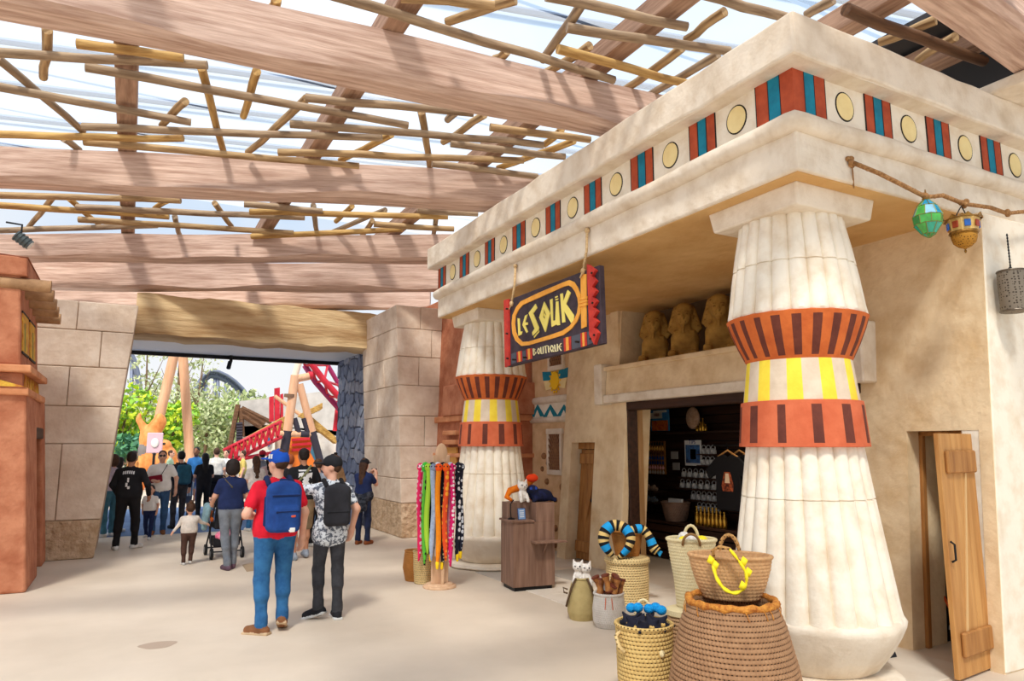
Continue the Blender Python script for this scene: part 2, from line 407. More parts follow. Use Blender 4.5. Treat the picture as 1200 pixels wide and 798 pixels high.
# paving slabs of the shop threshold
slab_m = mat('slab_pale', (224, 214, 200), 0.6, (206, 192, 174), 1.2, 6, 0.15, 20)
slab_g = mat('slab_grey', (196, 188, 178), 0.6, (180, 172, 160), 1.2, 6, 0.15, 20)
tr = struct(thing('trim_1', 'pale paving slabs laid along the shop front', 'paving', (5.4, 6, 0)))
y = 3.2; i = 0
while y < 9.6:
    w = 1.05 if i % 2 else 0.85
    for j, (x0, x1) in enumerate(((4.62, 5.5), (5.5, 6.36))):
        q = G(); q.box(x0 + 0.005, x1 - 0.005, y + (0.4 if j else 0) + 0.005, y + w + (0.4 if j else 0) - 0.005, -0.03, 0.006)
        q.build('slab', slab_m if (i + j) % 3 else slab_g, tr, bevel=0.004)
    y += w; i += 1

# ================================================================ columns
def reed(n, d):
    def f(r, z, w): return r * (1 - d * (1 - abs(math.sin(n * w / 2)) ** 0.55))
    return f
def column(loc, label):
    c = thing('column', label, 'column', loc, 0.35, 'fluted portico columns')
    def seam(pr, zs):
        out = []
        for (r0, z0), (r1, z1) in zip(pr, pr[1:]):
            out.append((r0, z0))
            for s in zs:
                if z0 < s < z1:
                    t = (s - z0) / (z1 - z0); r = r0 + (r1 - r0) * t
                    out += [(r, s - 0.006), (r - 0.012, s - 0.003), (r - 0.012, s + 0.003), (r, s + 0.006)]
        return out + [pr[-1]]
    rn = random.Random(3)
    g = G(); ang = [rn.uniform(0.9, 1.1) for _ in range(64)]
    g.lathe([(0.60, 0.0), (0.64, 0.03), (0.63, 0.07), (0.58, 0.085)], 48, rf=lambda r, z, w: r * (1 + 0.04 * math.sin(3 * w + 1) + 0.025 * math.sin(7 * w)))
    g.build('plinth', stucco, c, smooth=40, world=False)
    g = G(); g.lathe([(0.42, 0.07), (0.46, 0.10), (0.565, 0.24), (0.645, 0.36), (0.685, 0.44), (0.692, 0.475), (0.67, 0.505), (0.60, 0.515)], 64,
                     rf=lambda r, z, w: r * (1 + 0.012 * math.sin(4 * w + 9 * z) + 0.008 * math.sin(11 * w - 7 * z)))
    g.build('base', stucco, c, smooth=50, world=False)
    g = G(); g.lathe(seam([(0.672, 0.49), (0.655, 0.56), (0.62, 0.8), (0.575, 1.1), (0.525, 1.45), (0.478, 1.80), (0.47, 1.87)], [1.42]), 264, rf=reed(22, 0.085))
    g.build('lower_shaft', stucco_p, c, smooth=35, world=False)
    # painted bands: the stripes are faces of their own
    n = 240
    def band(name, prof, mats, nst, duty, rows, ph=0.0):
        def mf(i, j):
            return 1 if (rows[0] <= i < rows[1] and ((j / n * nst + ph) % 1.0) < duty) else 0
        q = G(); q.lathe(prof, n, mf=mf); q.build(name, mats, c, smooth=35, world=False)
    band('lower_band', [(0.45, 1.835), (0.525, 1.84), (0.522, 1.87), (0.498, 2.18), (0.494, 2.215), (0.45, 2.222)], [col_brick, col_brown], 12, 0.30, (2, 3), 0.1)
    band('yellow_band', [(0.44, 2.21), (0.472, 2.215), (0.455, 2.36), (0.432, 2.56), (0.40, 2.565)], [col_pale, col_yellow], 11, 0.46, (1, 3), 0.3)
    band('flared_band', [(0.40, 2.55), (0.428, 2.555), (0.445, 2.585), (0.50, 2.70), (0.555, 2.84), (0.575, 2.905), (0.585, 2.935), (0.55, 2.95)], [col_orange, col_brown], 22, 0.44, (2, 5))
    g = G(); g.lathe(seam([(0.565, 2.93), (0.578, 2.96), (0.565, 3.02), (0.53, 3.28), (0.485, 3.56), (0.45, 3.74), (0.445, 3.80)], [3.38]), 264, rf=reed(22, 0.075))
    g.build('upper_shaft', stucco_p, c, smooth=35, world=False)
    return c
def abacus(cx, cy, c):
    a = 0.47; b = 0.50
    q = G(); rot = -0.35
    pts = [(-a, -a), (a, -a), (a, a), (-a, a)]
    R2 = rotz(rot)
    lo = [R2 @ Vector((x, y, 3.79)) for x, y in pts]; 
    q.prism(lo, (0, 0, 0.19), 0, inset=-0.06)
    return q.build('abacus', stucco, c, bevel=0.018, seg=2, world=False)
c1 = column((5.1, 4.2, 0), 'fat fluted column with orange and yellow bands beside the brown coiled basket'); abacus(5.1, 4.2, c1)
c2 = column((5.1, 10.2, 0), 'fat fluted column with orange and yellow bands beside the snake toy rack'); abacus(5.1, 10.2, c2)

# ================================================================ entablature
ent = thing('entablature', 'cream portico entablature with painted frieze of discs and stripes', 'entablature', (4.43, 3.54, 3.98), kind='structure')
X0, Y0, X1, Y1 = 4.43, 3.54, 9.6, 10.9
def wavy_box(g, x0, x1, y0, y1, z0, z1, n=14, amp=0.008):
    rn = random.Random(int(z0 * 100))
    g.box(x0, x1, y0, y1, z0, z1)
g = G(); g.box(X0, X1, Y0, Y1, 3.98, 4.32); g.build('architrave', stucco, ent, bevel=0.02, seg=2)
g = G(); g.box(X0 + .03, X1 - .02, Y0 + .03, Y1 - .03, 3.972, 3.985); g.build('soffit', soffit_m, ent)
g = G(); g.box(X0 + 0.003, X1, Y0 + 0.003, Y1 - 0.015, 4.31, 4.84); g.build('frieze', stucco_p, ent)
g = G(); rr = 0.085
ox = X0 - 0.005; oy = Y0 - 0.005
pts = [(X1, oy, 4.375)] + [(X1 - (X1 - ox - 0.1) * i / 14, oy + 0.006 * math.sin(i * 2.1), 4.375 + 0.006 * math.sin(i * 1.3)) for i in range(1, 14)]
pts += [(ox + 0.07, oy, 4.375), (ox + 0.015, oy + 0.015, 4.38), (ox, oy + 0.07, 4.375)]
pts += [(ox + 0.006 * math.sin(i * 1.9), oy + (Y1 + 0.02 - oy) * i / 20, 4.375 + 0.006 * math.sin(i * 1.1)) for i in range(1, 21)]
g.tube(pts, [rr + 0.004 * math.sin(i * 1.7) for i in range(len(pts))], 16)
g.build('roll_moulding', stucco, ent, smooth=60)
def slab(g, x0, y0, x1, y1, z0, z1):
    # cornice slab with hand-worked edges
    n = 22; rn = random.Random(5); base = []
    for i in range(n): base.append((x0 + rn.uniform(-.006, .006), y1 + (y0 - y1) * i / n))
    for i in range(n + 1): base.append((x0 + (x1 - x0) * i / n, y0 + (rn.uniform(-.006, .006) if 0 < i < n else 0)))
    base += [(x1, y1)]
    k = len(base); zs = [z0 + rn.uniform(-.008, .008) for _ in base]; zt = [z1 + rn.uniform(-.008, .008) for _ in base]
    v = [(x, y, z) for (x, y), z in zip(base, zs)] + [(x, y, z) for (x, y), z in zip(base, zt)]
    f = [tuple(range(k - 1, -1, -1)), tuple(range(k, 2 * k))] + [(i, (i + 1) % k, k + (i + 1) % k, k + i) for i in range(k)]
    g.add(v, f)
g = G(); slab(g, 4.25, 3.36, X1, 10.98, 4.82, 5.17); g.build('cornice', stucco, ent, bevel=0.025, seg=2)
# painted triple stripes and discs, each a thin raised plaster piece
def stripe_set(side, a0, a1, z0=4.45, z1=4.825):
    w = (a1 - a0) / 3.0; e = 0.005
    for i, m in enumerate((paint_red, paint_blue, paint_red)):
        p0 = a0 + w * i + (0.004 if i else 0); p1 = a0 + w * (i + 1) - (0.004 if i < 2 else 0)
        q = G()
        if side == 'L': q.box(X0 - e, X0 + 0.03, p0, p1, z0, z1)
        else: q.box(p0, p1, Y0 - e, Y0 + 0.03, z0, z1)
        q.build('painted_stripe', m, ent, bevel=0.003)
    for p in (a0, a1, a0 + w, a1 - w):
        q = G()
        if side == 'L': q.box(X0 - e - 0.001, X0 + 0.03, p - 0.005, p + 0.005, z0, z1)
        else: q.box(p - 0.005, p + 0.005, Y0 - e - 0.001, Y0 + 0.03, z0, z1)
        q.build('outline', paint_black, ent)
def disc(side, a, z=4.64, r=0.105):
    for rr2, d, m, nm in ((r + 0.011, 0.002, paint_black, 'disc_outline'), (r, 0.005, paint_cream, 'painted_disc')):
        q = G(); n = 28
        if side == 'L': poly = [(X0 + 0.03, a + rr2 * math.cos(2 * PI * i / n), z + 1.12 * rr2 * math.sin(2 * PI * i / n)) for i in range(n)]; q.prism(poly, (-0.03 - d, 0, 0))
        else: poly = [(a + rr2 * math.cos(2 * PI * i / n), Y0 + 0.03, z + 1.12 * rr2 * math.sin(2 * PI * i / n)) for i in range(n)]; q.prism(poly, (0, -0.03 - d, 0))
        q.build(nm, m, ent)
# corner block
for (sx, a0, a1, m) in (('L', 0.0, 0.13, paint_red), ('L', 0.13, 0.25, paint_blue), ('L', 0.25, 0.38, paint_red), ('R', 0.0, 0.13, paint_red), ('R', 0.13, 0.25, paint_blue), ('R', 0.25, 0.38, paint_red)):
    q = G()
    if sx == 'L': q.box(X0 - 0.012, X0 + 0.03, Y0 - 0.012 + a0 + (0.004 if a0 else 0), Y0 - 0.012 + a1 - 0.004, 4.45, 4.825)
    else: q.box(X0 - 0.0105 + a0 + (0.004 if a0 else 0), X0 - 0.012 + a1 - 0.004, Y0 - 0.0125, Y0 + 0.03, 4.45, 4.825)
    q.build('painted_stripe', m, ent)
for a in (0.13, 0.25, 0.38):
    q = G(); q.box(X0 - 0.0125, X0 + 0.03, Y0 + a - 0.017, Y0 + a - 0.008, 4.45, 4.825); q.build('outline', paint_black, ent)
    q = G(); q.box(X0 + a - 0.017, X0 + a - 0.008, Y0 - 0.013, Y0 + 0.03, 4.45, 4.825); q.build('outline', paint_black, ent)
for pa, pb in ((513.5, 522.4), (539, 549.7), (568.7, 579.7), (601, 615.6), (640, 656.7), (685, 704.9), (739.8, 765.5), (808.5, 838.5)):
    ya = atX(pa, 300, X0).y; yb = atX(pb, 300, X0).y
    def yl(px):  # y on the frieze plane at mid frieze height
        lo, hi = 3.0, 13.0
        for _ in range(40):
            mid = (lo + hi) / 2; v = np.array((X0, mid, 4.64 - HC)); c = v[0] * AX + v[1] * AY + v[2] * AZ
            if IW / 2 + FPX * c[0] / c[2] > px: lo = mid
            else: hi = mid
        return mid
    stripe_set('L', yl(pb), min(yl(pa), Y1 - 0.02))
for px in (530.5, 559, 590, 627.7, 671, 721.9, 785.5, 863): disc('L', yl(px))
for i in range(5): stripe_set('R', 5.315 + 0.868 * i, 5.665 + 0.868 * i)
for i in range(5): disc('R', 5.05 + 0.868 * i)

# ================================================================ shop wall (battered)
def bat(x, y, z): return (x + 0.085 * z, y, z)
XW = 6.42; XB = 6.95
wall = thing('wall_right', 'battered cream stucco shop wall with niche and doorways', 'wall', (6.42, 7, 0), kind='structure')
wg = G()
for (ya, yb, za, zb) in ((3.45, 3.56, 0, 3.98), (3.56, 4.22, 1.985, 3.98), (4.22, 4.78, 0, 3.98), (8.72, 9.43, 0, 3.06), (8.87, 9.43, 3.06, 3.98), (9.43, 10.11, 1.9, 3.98), (10.11, 10.36, 0, 3.98), (4.78, 8.72, 2.60, 3.06)):
    wg.box(XW, XB, ya, yb, za, zb, fn=bat)
wg.build('wall_face', stucco_w, wall)
q = G(); q.box(6.425, 9.6, 3.44, 3.72, 0, 3.98, fn=lambda x, y, z: (x + 0.085 * z if x < 7 else x, y, z)); q.build('end_wall', stucco_p, wall, bevel=0.015)
# plaster jamb trims of the shop opening
q = G(); q.box(XW - 0.03, XW + 0.1, 8.60, 8.78, 0, 2.56, fn=bat); q.build('jamb', stucco_w, wall, bevel=0.015)
# niche
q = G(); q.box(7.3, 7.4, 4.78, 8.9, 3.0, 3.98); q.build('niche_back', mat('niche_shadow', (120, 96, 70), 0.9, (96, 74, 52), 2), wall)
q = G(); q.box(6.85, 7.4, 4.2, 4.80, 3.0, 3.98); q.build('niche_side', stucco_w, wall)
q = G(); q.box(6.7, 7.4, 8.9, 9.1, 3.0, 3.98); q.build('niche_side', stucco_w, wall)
# lintel with fillets
q = G(); q.box(6.50, 7.3, 4.62, 9.02, 2.62, 3.05, fn=lambda x, y, z: (x + 0.085 * (z - 2.6) if x < 6.6 else x, y, z)); q.build('lintel', stucco_w, wall, bevel=0.015)
q = G(); q.box(6.46, 7.0, 4.62, 9.02, 2.50, 2.63); q.build('lintel_fillet', stucco, wall, bevel=0.015)
q = G(); q.box(6.48, 7.0, 4.62, 9.02, 3.0, 3.07); q.build('lintel_top', stucco_w, wall, bevel=0.012)
for ya, yb in ((9.02, 9.22), (4.52, 4.66)):
    q = G(); q.box(6.43, 7.0, ya, yb, 2.48, 3.12); q.build('lintel_block', stucco, wall, bevel=0.015)

# ================================================================ shop interior
sh = thing('wall_back', 'dark timber clad back and sides of the shop', 'wall', (8.7, 6.8, 0), kind='structure')
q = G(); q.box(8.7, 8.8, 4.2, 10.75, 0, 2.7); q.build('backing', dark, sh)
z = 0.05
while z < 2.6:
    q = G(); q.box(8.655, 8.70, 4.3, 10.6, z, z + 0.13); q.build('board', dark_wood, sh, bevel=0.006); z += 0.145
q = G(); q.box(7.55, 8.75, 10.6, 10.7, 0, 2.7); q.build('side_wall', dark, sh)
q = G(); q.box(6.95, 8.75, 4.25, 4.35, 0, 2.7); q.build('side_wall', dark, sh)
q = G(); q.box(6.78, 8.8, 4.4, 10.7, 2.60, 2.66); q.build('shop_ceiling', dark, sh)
# posts of the opening
fr = thing('door_1', 'dark brown timber frame of the shop opening', 'frame', (6.7, 8.6, 0), kind='structure')
q = G(); q.box(6.60, 6.78, atX(738, 560, 6.6).y, 8.62, 0, 2.55); q.build('post', dark_wood, fr, bevel=0.01)
q = G(); q.box(6.80, 6.92, atX(748, 560, 6.8).y, atX(737, 560, 6.8).y, 0, 2.5); q.build('post', mat('post_tan', (190, 150, 102), 0.8, (164, 122, 78), 3, 6, .2, 8, stretch=(5, 5, .5)), fr, bevel=0.01)
q = G(); q.box(6.6, 6.8, 4.7, 8.6, 2.38, 2.55); q.build('head_beam', dark_wood, fr, bevel=0.01)

# ================================================================ doors
def plank_door(name, label, hinge, ang, w, h, m, kind='structure'):
    d = thing(name, label, 'door', hinge, ang, kind=kind)
    n = 3
    for i in range(n):
        q = G(); q.box(w * i / n + 0.002, w * (i + 1) / n - 0.002, -0.02, 0.02, 0.02, h); q.build('plank', m, d, bevel=0.004, world=False)
    return d
# the broom cupboard door, standing ajar
dA = plank_door('door_2', 'pale wooden plank door standing ajar with broom cupboard behind', (6.47, 3.58, 0.0), math.radians(186), 0.60, 1.95, door_l)
for zz in (0.18, 1.62):
    q = G(); q.box(0.03, 0.53, 0.02, 0.055, zz, zz + 0.19); q.build('batten', door_m, dA, bevel=0.012, world=False)
q = G(); q.obox((0.30, 0.024, 0.99), (0.012, 0.006, 0.66), Matrix.Rotation(-0.17, 3, 'Y')); q.build('brace_mark', mat('brace_pale', (214, 176, 122), .7), dA, world=False)
q = G(); q.tube([(0.57, 0.03, 0.92), (0.57, 0.06, 0.94), (0.57, 0.06, 1.06), (0.57, 0.03, 1.08)], 0.009, 8); q.build('handle', black_metal, dA, world=False)
# frame of that doorway + cupboard interior
fA = thing('trim_2', 'wooden frame inside the broom cupboard doorway', 'frame', (6.7, 4.2, 0), kind='structure')
q = G(); q.box(6.60, 6.66, 4.185, 4.222, 0, 1.98, fn=bat); q.build('jamb', door_m, fA, bevel=0.006)
q = G(); q.box(6.60, 6.66, 3.56, 4.22, 1.94, 1.985, fn=bat); q.build('head', door_m, fA, bevel=0.006)
cup = thing('wall_cupboard', 'dark inside walls of the broom cupboard', 'wall', (7.6, 3.9, 0), kind='structure')
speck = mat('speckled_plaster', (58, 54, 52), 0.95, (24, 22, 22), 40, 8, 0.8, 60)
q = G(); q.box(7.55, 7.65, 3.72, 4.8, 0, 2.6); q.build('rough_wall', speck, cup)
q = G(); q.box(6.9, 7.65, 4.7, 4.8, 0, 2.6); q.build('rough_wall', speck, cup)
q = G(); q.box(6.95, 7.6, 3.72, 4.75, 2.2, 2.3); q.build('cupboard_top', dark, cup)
q = G(); q.box(7.3, 7.5, 3.78, 4.15, 0.0, 0.75); tag(q.build('storage_box', mat('box_brown', (70, 50, 40), .8), loc=(7.4, 4.3, 0), bevel=0.01), 'brown storage box at the back of the broom cupboard', 'box')
q = G(); q.box(7.16, 7.28, 3.95, 4.3, 0.0, 0.3); tag(q.build('plastic_tub', mat('tub_grey', (200, 200, 198), .6), loc=(7.2, 4.1, 0), bevel=0.015), 'pale grey tub behind the dustpan in the cupboard', 'tub')
# electrical box with conduit and cable
eb = thing('socket_box', 'white electrical socket box with grey conduit in the cupboard', 'socket', (7.2, 4.12, 1.2))
P = atX(1090, 597, 7.45)
q = G(); q.box(7.42, 7.5, P.y - 0.06, P.y + 0.06, P.z - 0.05, P.z + 0.05); q.build('box', white_m, eb, bevel=0.008)
q = G(); q.tube([(7.48, P.y - 0.02, P.z), (7.48, P.y - 0.02, 2.3)], 0.012); q.build('conduit', mat('conduit', (150, 150, 150), .5), eb)
q = G(); q.tube([(7.44, P.y, P.z - 0.05), (7.42, P.y, P.z - 0.14), (7.42, P.y - 0.06, P.z - 0.17), (7.42, P.y - 0.1, P.z - 0.1), (7.44, P.y - 0.08, P.z)], 0.01); q.build('cable', white_m, eb)
# small closed door further along
dB = thing('door_3', 'narrow brown ledged plank door in the shop wall', 'door', (6.6, 9.45, 0), kind='structure')
def inb(x, y, z): return (x + 0.085 * z, y, z)
for i in range(3):
    q = G(); q.box(6.60, 6.64, 9.47 + 0.2 * i, 9.665 + 0.2 * i, 0.02, 1.78, fn=inb); q.build('plank', door_m, dB, bevel=0.005)
for zz in (0.14, 1.55):
    q = G(); q.box(6.565, 6.60, 9.48, 10.06, zz, zz + 0.17, fn=inb); q.build('batten', door_m, dB, bevel=0.008)
q = G(); L = math.hypot(1.2, 0.5); q.obox((6.655, 9.76, 0.92), (0.015, 0.05, 0.66), Matrix.Rotation(0.34, 3, 'X')); q.build('brace', door_m, dB, bevel=0.006)
q = G(); q.tube([(6.62, 9.52, 0.98), (6.57, 9.52, 0.98)], 0.02, 10); q.ell((6.56, 9.52, 0.98), (0.02, 0.03, 0.03)); q.build('knob', black_metal, dB)
q = G(); q.box(6.56, 6.7, 9.43, 10.11, 1.79, 1.9, fn=inb); q.build('head', door_m, dB)
q = G(); q.box(6.72, 6.8, 9.43, 10.11, 0, 1.9, fn=inb); q.build('backing', dark, dB)

# ================================================================ gateway piers
def blockwork(parent, rows, vjoin, plane, core, base_rough=True):
    pass
wl = thing('wall_gate_left', 'sandstone block pier leaning over the left of the gateway', 'wall', (-1.2, 14, 0), kind='structure')
def xr(z): return -0.40 + 0.085 * z
zr = [atY(100, p, 13.9).z for p in (653, 609, 520, 476, 430, 387, 353)]
jo = [[], [atY(69, 560, 13.9).x], [], [atY(80, 452, 13.9).x], [atY(118, 409, 13.9).x], [atY(91, 370, 13.9).x]]
zr[0] = 0.0
for i in range(6):
    z0, z1 = zr[i], zr[i + 1]; xs = [-3.2] + jo[i] + [None]
    for a, b in zip(xs, xs[1:]):
        gp = 0.006
        A0 = a + (gp if a > -3 else 0); B0 = (xr(z0) if b is None else b - gp); B1 = (xr(z1) if b is None else b - gp)
        q = G(); off = R.uniform(0, 0.012)
        q.prism([(A0, 14.2, z0 + gp), (B0, 14.2, z0 + gp), (B1, 14.2, z1 - gp), (A0, 14.2, z1 - gp)], (0, -0.3 - off, 0))
        q.build('block', rough_m if i == 0 else block_m, wl, bevel=0.014, seg=2)
q = G(); q.prism([(-3.2, 13.93, 0), (-0.41, 13.93, 0), (xr(4.26) - 0.02, 13.93, 4.26), (-3.2, 13.93, 4.26)], (0, 2.3, 0)); q.build('core', block_d, wl)

wr = thing('wall_gate_right', 'sandstone block pier right of the gateway, two faces showing', 'wall', (5.2, 14, 0), kind='structure')
def xl(z): return 4.95 - 0.05 * z
zr = [0.0] + [atY(467, p, 13.9).z for p in (590, 561, 523, 487, 451, 417, 384, 357)]
jf = [[5.6], [5.5], [5.75], [5.4], [], [atY(491, 434, 13.9).x], [atY(506, 400, 13.9).x], [atY(493, 370, 13.9).x]]
jj = [15.2, 14.8, 15.4, 14.9, 15.3, 14.8, 15.2, 14.9]
for i in range(8):
    z0, z1 = zr[i] + 0.005, zr[i + 1] - 0.005; xs = [None] + jf[i] + [6.4]; gp = 0.005
    for a, b in zip(xs, xs[1:]):
        A0 = xl(z0) if a is None else a + gp; A1 = xl(z1) if a is None else a + gp; B = b - (gp if b < 6.4 else 0)
        y1 = jj[i] - gp if a is None else 14.2
        q = G(); off = R.uniform(0, 0.012)
        q.prism([(A0, 13.9 - off, z0), (B, 13.9 - off, z0), (B, 13.9 - off, z1), (A1, 13.9 - off, z1)], (0, y1 - 13.9 + off, 0))
        q.build('block', rough_m if i == 0 else block_m, wr, bevel=0.014, seg=2)
    q = G(); off = R.uniform(0, 0.012)
    q.prism([(xl(z0) - off, jj[i] + gp, z0), (xl(z0) + 0.4, jj[i] + gp, z0), (xl(z1) + 0.4, jj[i] + gp, z1), (xl(z1) - off, jj[i] + gp, z1)], (0, 16.35 - jj[i], 0))
    q.build('block', rough_m if i == 0 else block_m, wr, bevel=0.014, seg=2)
q = G(); q.prism([(4.97, 13.93, 0), (6.4, 13.93, 0), (6.4, 13.93, 4.76), (4.74, 13.93, 4.76)], (0, 2.4, 0)); q.build('core', block_d, wr)

# random rubble stones of the far jamb: cells clipped from jittered seeds
def cells(w, h, nx, nz, seed, jit=0.38):
    rn = random.Random(seed); pts = []
    for i in range(-1, nx + 1):
        for j in range(-1, nz + 1):
            pts.append(((i + 0.5 + rn.uniform(-jit, jit) + (0.5 if j % 2 else 0)) * w / nx, (j + 0.5 + rn.uniform(-jit, jit)) * h / nz))
    out = []
    for a in pts:
        if not (0 < a[0] < w and 0 < a[1] < h): continue
        poly = [(0, 0), (w, 0), (w, h), (0, h)]
        for b in pts:
            if b is a or abs(b[0] - a[0]) > 3 * w / nx or abs(b[1] - a[1]) > 3 * h / nz: continue
            mx, my = (a[0] + b[0]) / 2, (a[1] + b[1]) / 2; dx, dy = b[0] - a[0], b[1] - a[1]; new = []
            for p, q2 in zip(poly, poly[1:] + poly[:1]):
                sp = (p[0] - mx) * dx + (p[1] - my) * dy; sq = (q2[0] - mx) * dx + (q2[1] - my) * dy
                if sp <= 0: new.append(p)
                if sp * sq < 0:
                    t = sp / (sp - sq); new.append((p[0] + t * (q2[0] - p[0]), p[1] + t * (q2[1] - p[1])))
            poly = new
            if len(poly) < 3: break
        if len(poly) >= 3: out.append((a, poly))
    return out
ws = thing('wall_rubble', 'blue grey rubble stone jamb at the far end of the gateway', 'wall', (4.9, 17.7, 0), kind='structure')
st = [mat('rubble_%d' % i, c, 0.9, c2, 5, 6, 0.6, 14, bdist=0.04) for i, (c, c2) in enumerate((((150, 158, 176), (120, 128, 148)), ((132, 140, 160), (104, 112, 134)), ((166, 168, 178), (134, 138, 154))))]
q = G(); q.box(4.93, 5.4, 16.36, 19.2, 0, 4.35); q.build('mortar', mat('mortar_dark', (66, 70, 84), 0.95), ws)
for k, (a, poly) in enumerate(cells(2.8, 4.3, 7, 15, 11)):
    c = (sum(p[0] for p in poly) / len(poly), sum(p[1] for p in poly) / len(poly))
    pp = [(c[0] + (p[0] - c[0]) * 0.95, c[1] + (p[1] - c[1]) * 0.93) for p in poly]
    q = G(); q.prism([(4.94, 16.38 + p[0], p[1]) for p in pp], (-R.uniform(0.03, 0.07), 0, 0), inset=0.10); q.build('stone', st[k % 3], ws)
# tan timber-look lintel and soffit of the gateway
lt = mat('lintel_tan', (226, 198, 152), 0.85, (172, 134, 90), 1.6, 8, 0.7, 5, stretch=(0.35, 1, 2.6), bdist=0.05)
gl = thing('trim_3', 'rough tan lintel spanning the gateway', 'lintel', (2.2, 16.3, 4.05), kind='structure')
n = 26; g = G(); vs = []; LX0 = atY(158, 380, 16.0).x
for i in range(n + 1):
    x = LX0 + (5.0 - LX0) * i / n
    for (y, zz) in ((16.0, 4.10), (16.6, 4.04), (16.62, 4.95), (16.05, 4.95), (15.98, 4.62), (16.0, 4.30)):
        vs.append((x, y + R.uniform(-.015, .015), zz + 0.02 * math.sin(i * .9) + R.uniform(-.015, .015)))
fs = [(i * 6 + j, i * 6 + (j + 1) % 6, (i + 1) * 6 + (j + 1) % 6, (i + 1) * 6 + j) for i in range(n) for j in range(6)] + [tuple(range(5, -1, -1)), tuple(range(n * 6, n * 6 + 6))]
g.add(vs, fs); g.build('beam', lt, gl, smooth=40)
g = G(); g.box(-2.4, 5.2, 16.6, 19.2, 4.12, 4.22); g.build('soffit', white_m, gl)
g = G(); g.box(-2.4, 5.2, 19.15, 19.25, 4.03, 4.25); g.build('edge_strip', black_metal, gl)
P = atY(271, 412, 19.1)
q = G(); q.tube([(P.x, 19.05, 4.12), (P.x, 19.05, 3.95)], 0.04); q.tube([(P.x - .02, 19.05, 3.95), (P.x - .06, 18.95, 3.78)], 0.055); q.build('spotlight', black_metal, gl)

# ================================================================ orange adobe towers
tl = thing('wall_left', 'orange adobe tower with log ends and painted panels beside the block pier', 'wall', (-2, 11.2, 0), kind='structure')
def towfn(x, y, z):
    return (x - 0.085 * z if x > -1.6 else x, y + (0.03 * z if y < 11.5 else 0), z)
def tbox(x0, x1, y0, y1, z0, z1, name, m, bev=0.03):
    q = G(); q.box(x0, x1, y0, y1, z0, z1, fn=towfn); return q.build(name, m, tl, bevel=bev, seg=2)
tbox(-3.6, -1.03, 11.12, 12.35, 0, 2.55, 'lower_block', orange_w)
tbox(-3.6, -1.0, 11.06, 13.2, 2.50, 2.60, 'string_course', orange_l, 0.02)
tbox(-3.6, -1.08, 11.15, 13.1, 2.60, 2.80, 'band', orange_w, 0.01)
tbox(-3.6, -0.97, 11.03, 13.2, 2.80, 2.90, 'string_course', orange_l, 0.02)
tbox(-3.6, -1.10, 11.15, 13.2, 2.90, 4.20, 'upper_block', orange_w)
tbox(-3.6, -1.02, 11.08, 13.1, 4.10, 4.36, 'parapet', orange_w, 0.02)
q = G(); q.prism([(-1.02 - .36, 11.08 + .12, 4.36), (-1.02 - .36, 13.1, 4.36), (-1.5 - .3, 12.2, 4.6)], (-0.1, 0, 0)); q.build('merlon', orange_w, tl)
tbox(-3.6, -1.30, 12.30, 13.85, 0, 2.55, 'recess_wall', orange_w)
tbox(-1.9, -1.06, 13.35, 13.86, 0, 2.55, 'buttress', orange_w)
tbox(-1.7, -1.04, 12.30, 13.4, 1.95, 2.12, 'wood_lintel', dark_wood, .02)
tbox(-1.6, -1.05, 12.36, 13.4, 2.10, 2.55, 'over_door', orange_w, .02)
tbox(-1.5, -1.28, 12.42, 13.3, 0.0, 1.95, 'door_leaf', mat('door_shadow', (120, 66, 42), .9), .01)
pan_y = mat('panel_yellow', (226, 184, 66), 0.8, (196, 120, 50), 9, 4)
pan_g = mat('panel_green', (120, 140, 70), 0.8)
for y0, y1 in ((11.25, 11.95), (12.15, 12.75)):
    q = G(); q.box(-1.12, -1.085, y0, y1, 3.1, 3.62, fn=towfn); q.build('painted_panel', pan_y, tl)
    q = G(); q.box(-1.11, -1.083, y0 - .03, y1 + .03, 3.07, 3.10, fn=towfn); q.box(-1.11, -1.083, y0 - .03, y1 + .03, 3.62, 3.65, fn=towfn); q.build('panel_edge', paint_black, tl)
    q = G(); q.box(-1.12, -1.082, y0 + .25, y0 + .33, 3.12, 3.5, fn=towfn); q.build('painted_reed', pan_g, tl)
q = G()
for i in range(9):
    y0 = 11.25 + i * 0.2
    q = G(); q.prism([Vector(towfn(-1.075, y0, 2.62)), Vector(towfn(-1.075, y0 + .17, 2.62)), Vector(towfn(-1.075, y0 + .085, 2.79))], (0.012, 0, 0)); q.build('painted_triangle', pan_y, tl)
q = G(); q.prism([(-2.6, 11.14, 2.61), (-1.25, 11.14, 2.61), (-1.9, 11.15, 2.79), (-2.6, 11.15, 2.79)], (0, -0.02, 0)); q.build('painted_wedge', pan_y, tl)
for i, yy in enumerate((11.3, 11.75, 12.2, 12.6, 13.0)):
    x = -1.12 - 0.085 * 3.98
    q = G(); q.tube([(x - 0.3, yy, 4.0 - 0.045 * i), (x + 0.36, yy, 4.0 - 0.045 * i)], 0.085, 14); q.build('log_end', log_m, tl, smooth=40)
for xx in (-1.95, -2.5): q = G(); q.tube([(xx, 11.5, 3.95), (xx, 10.9, 3.95)], 0.09, 14); q.build('log_end', log_m, tl, smooth=40)

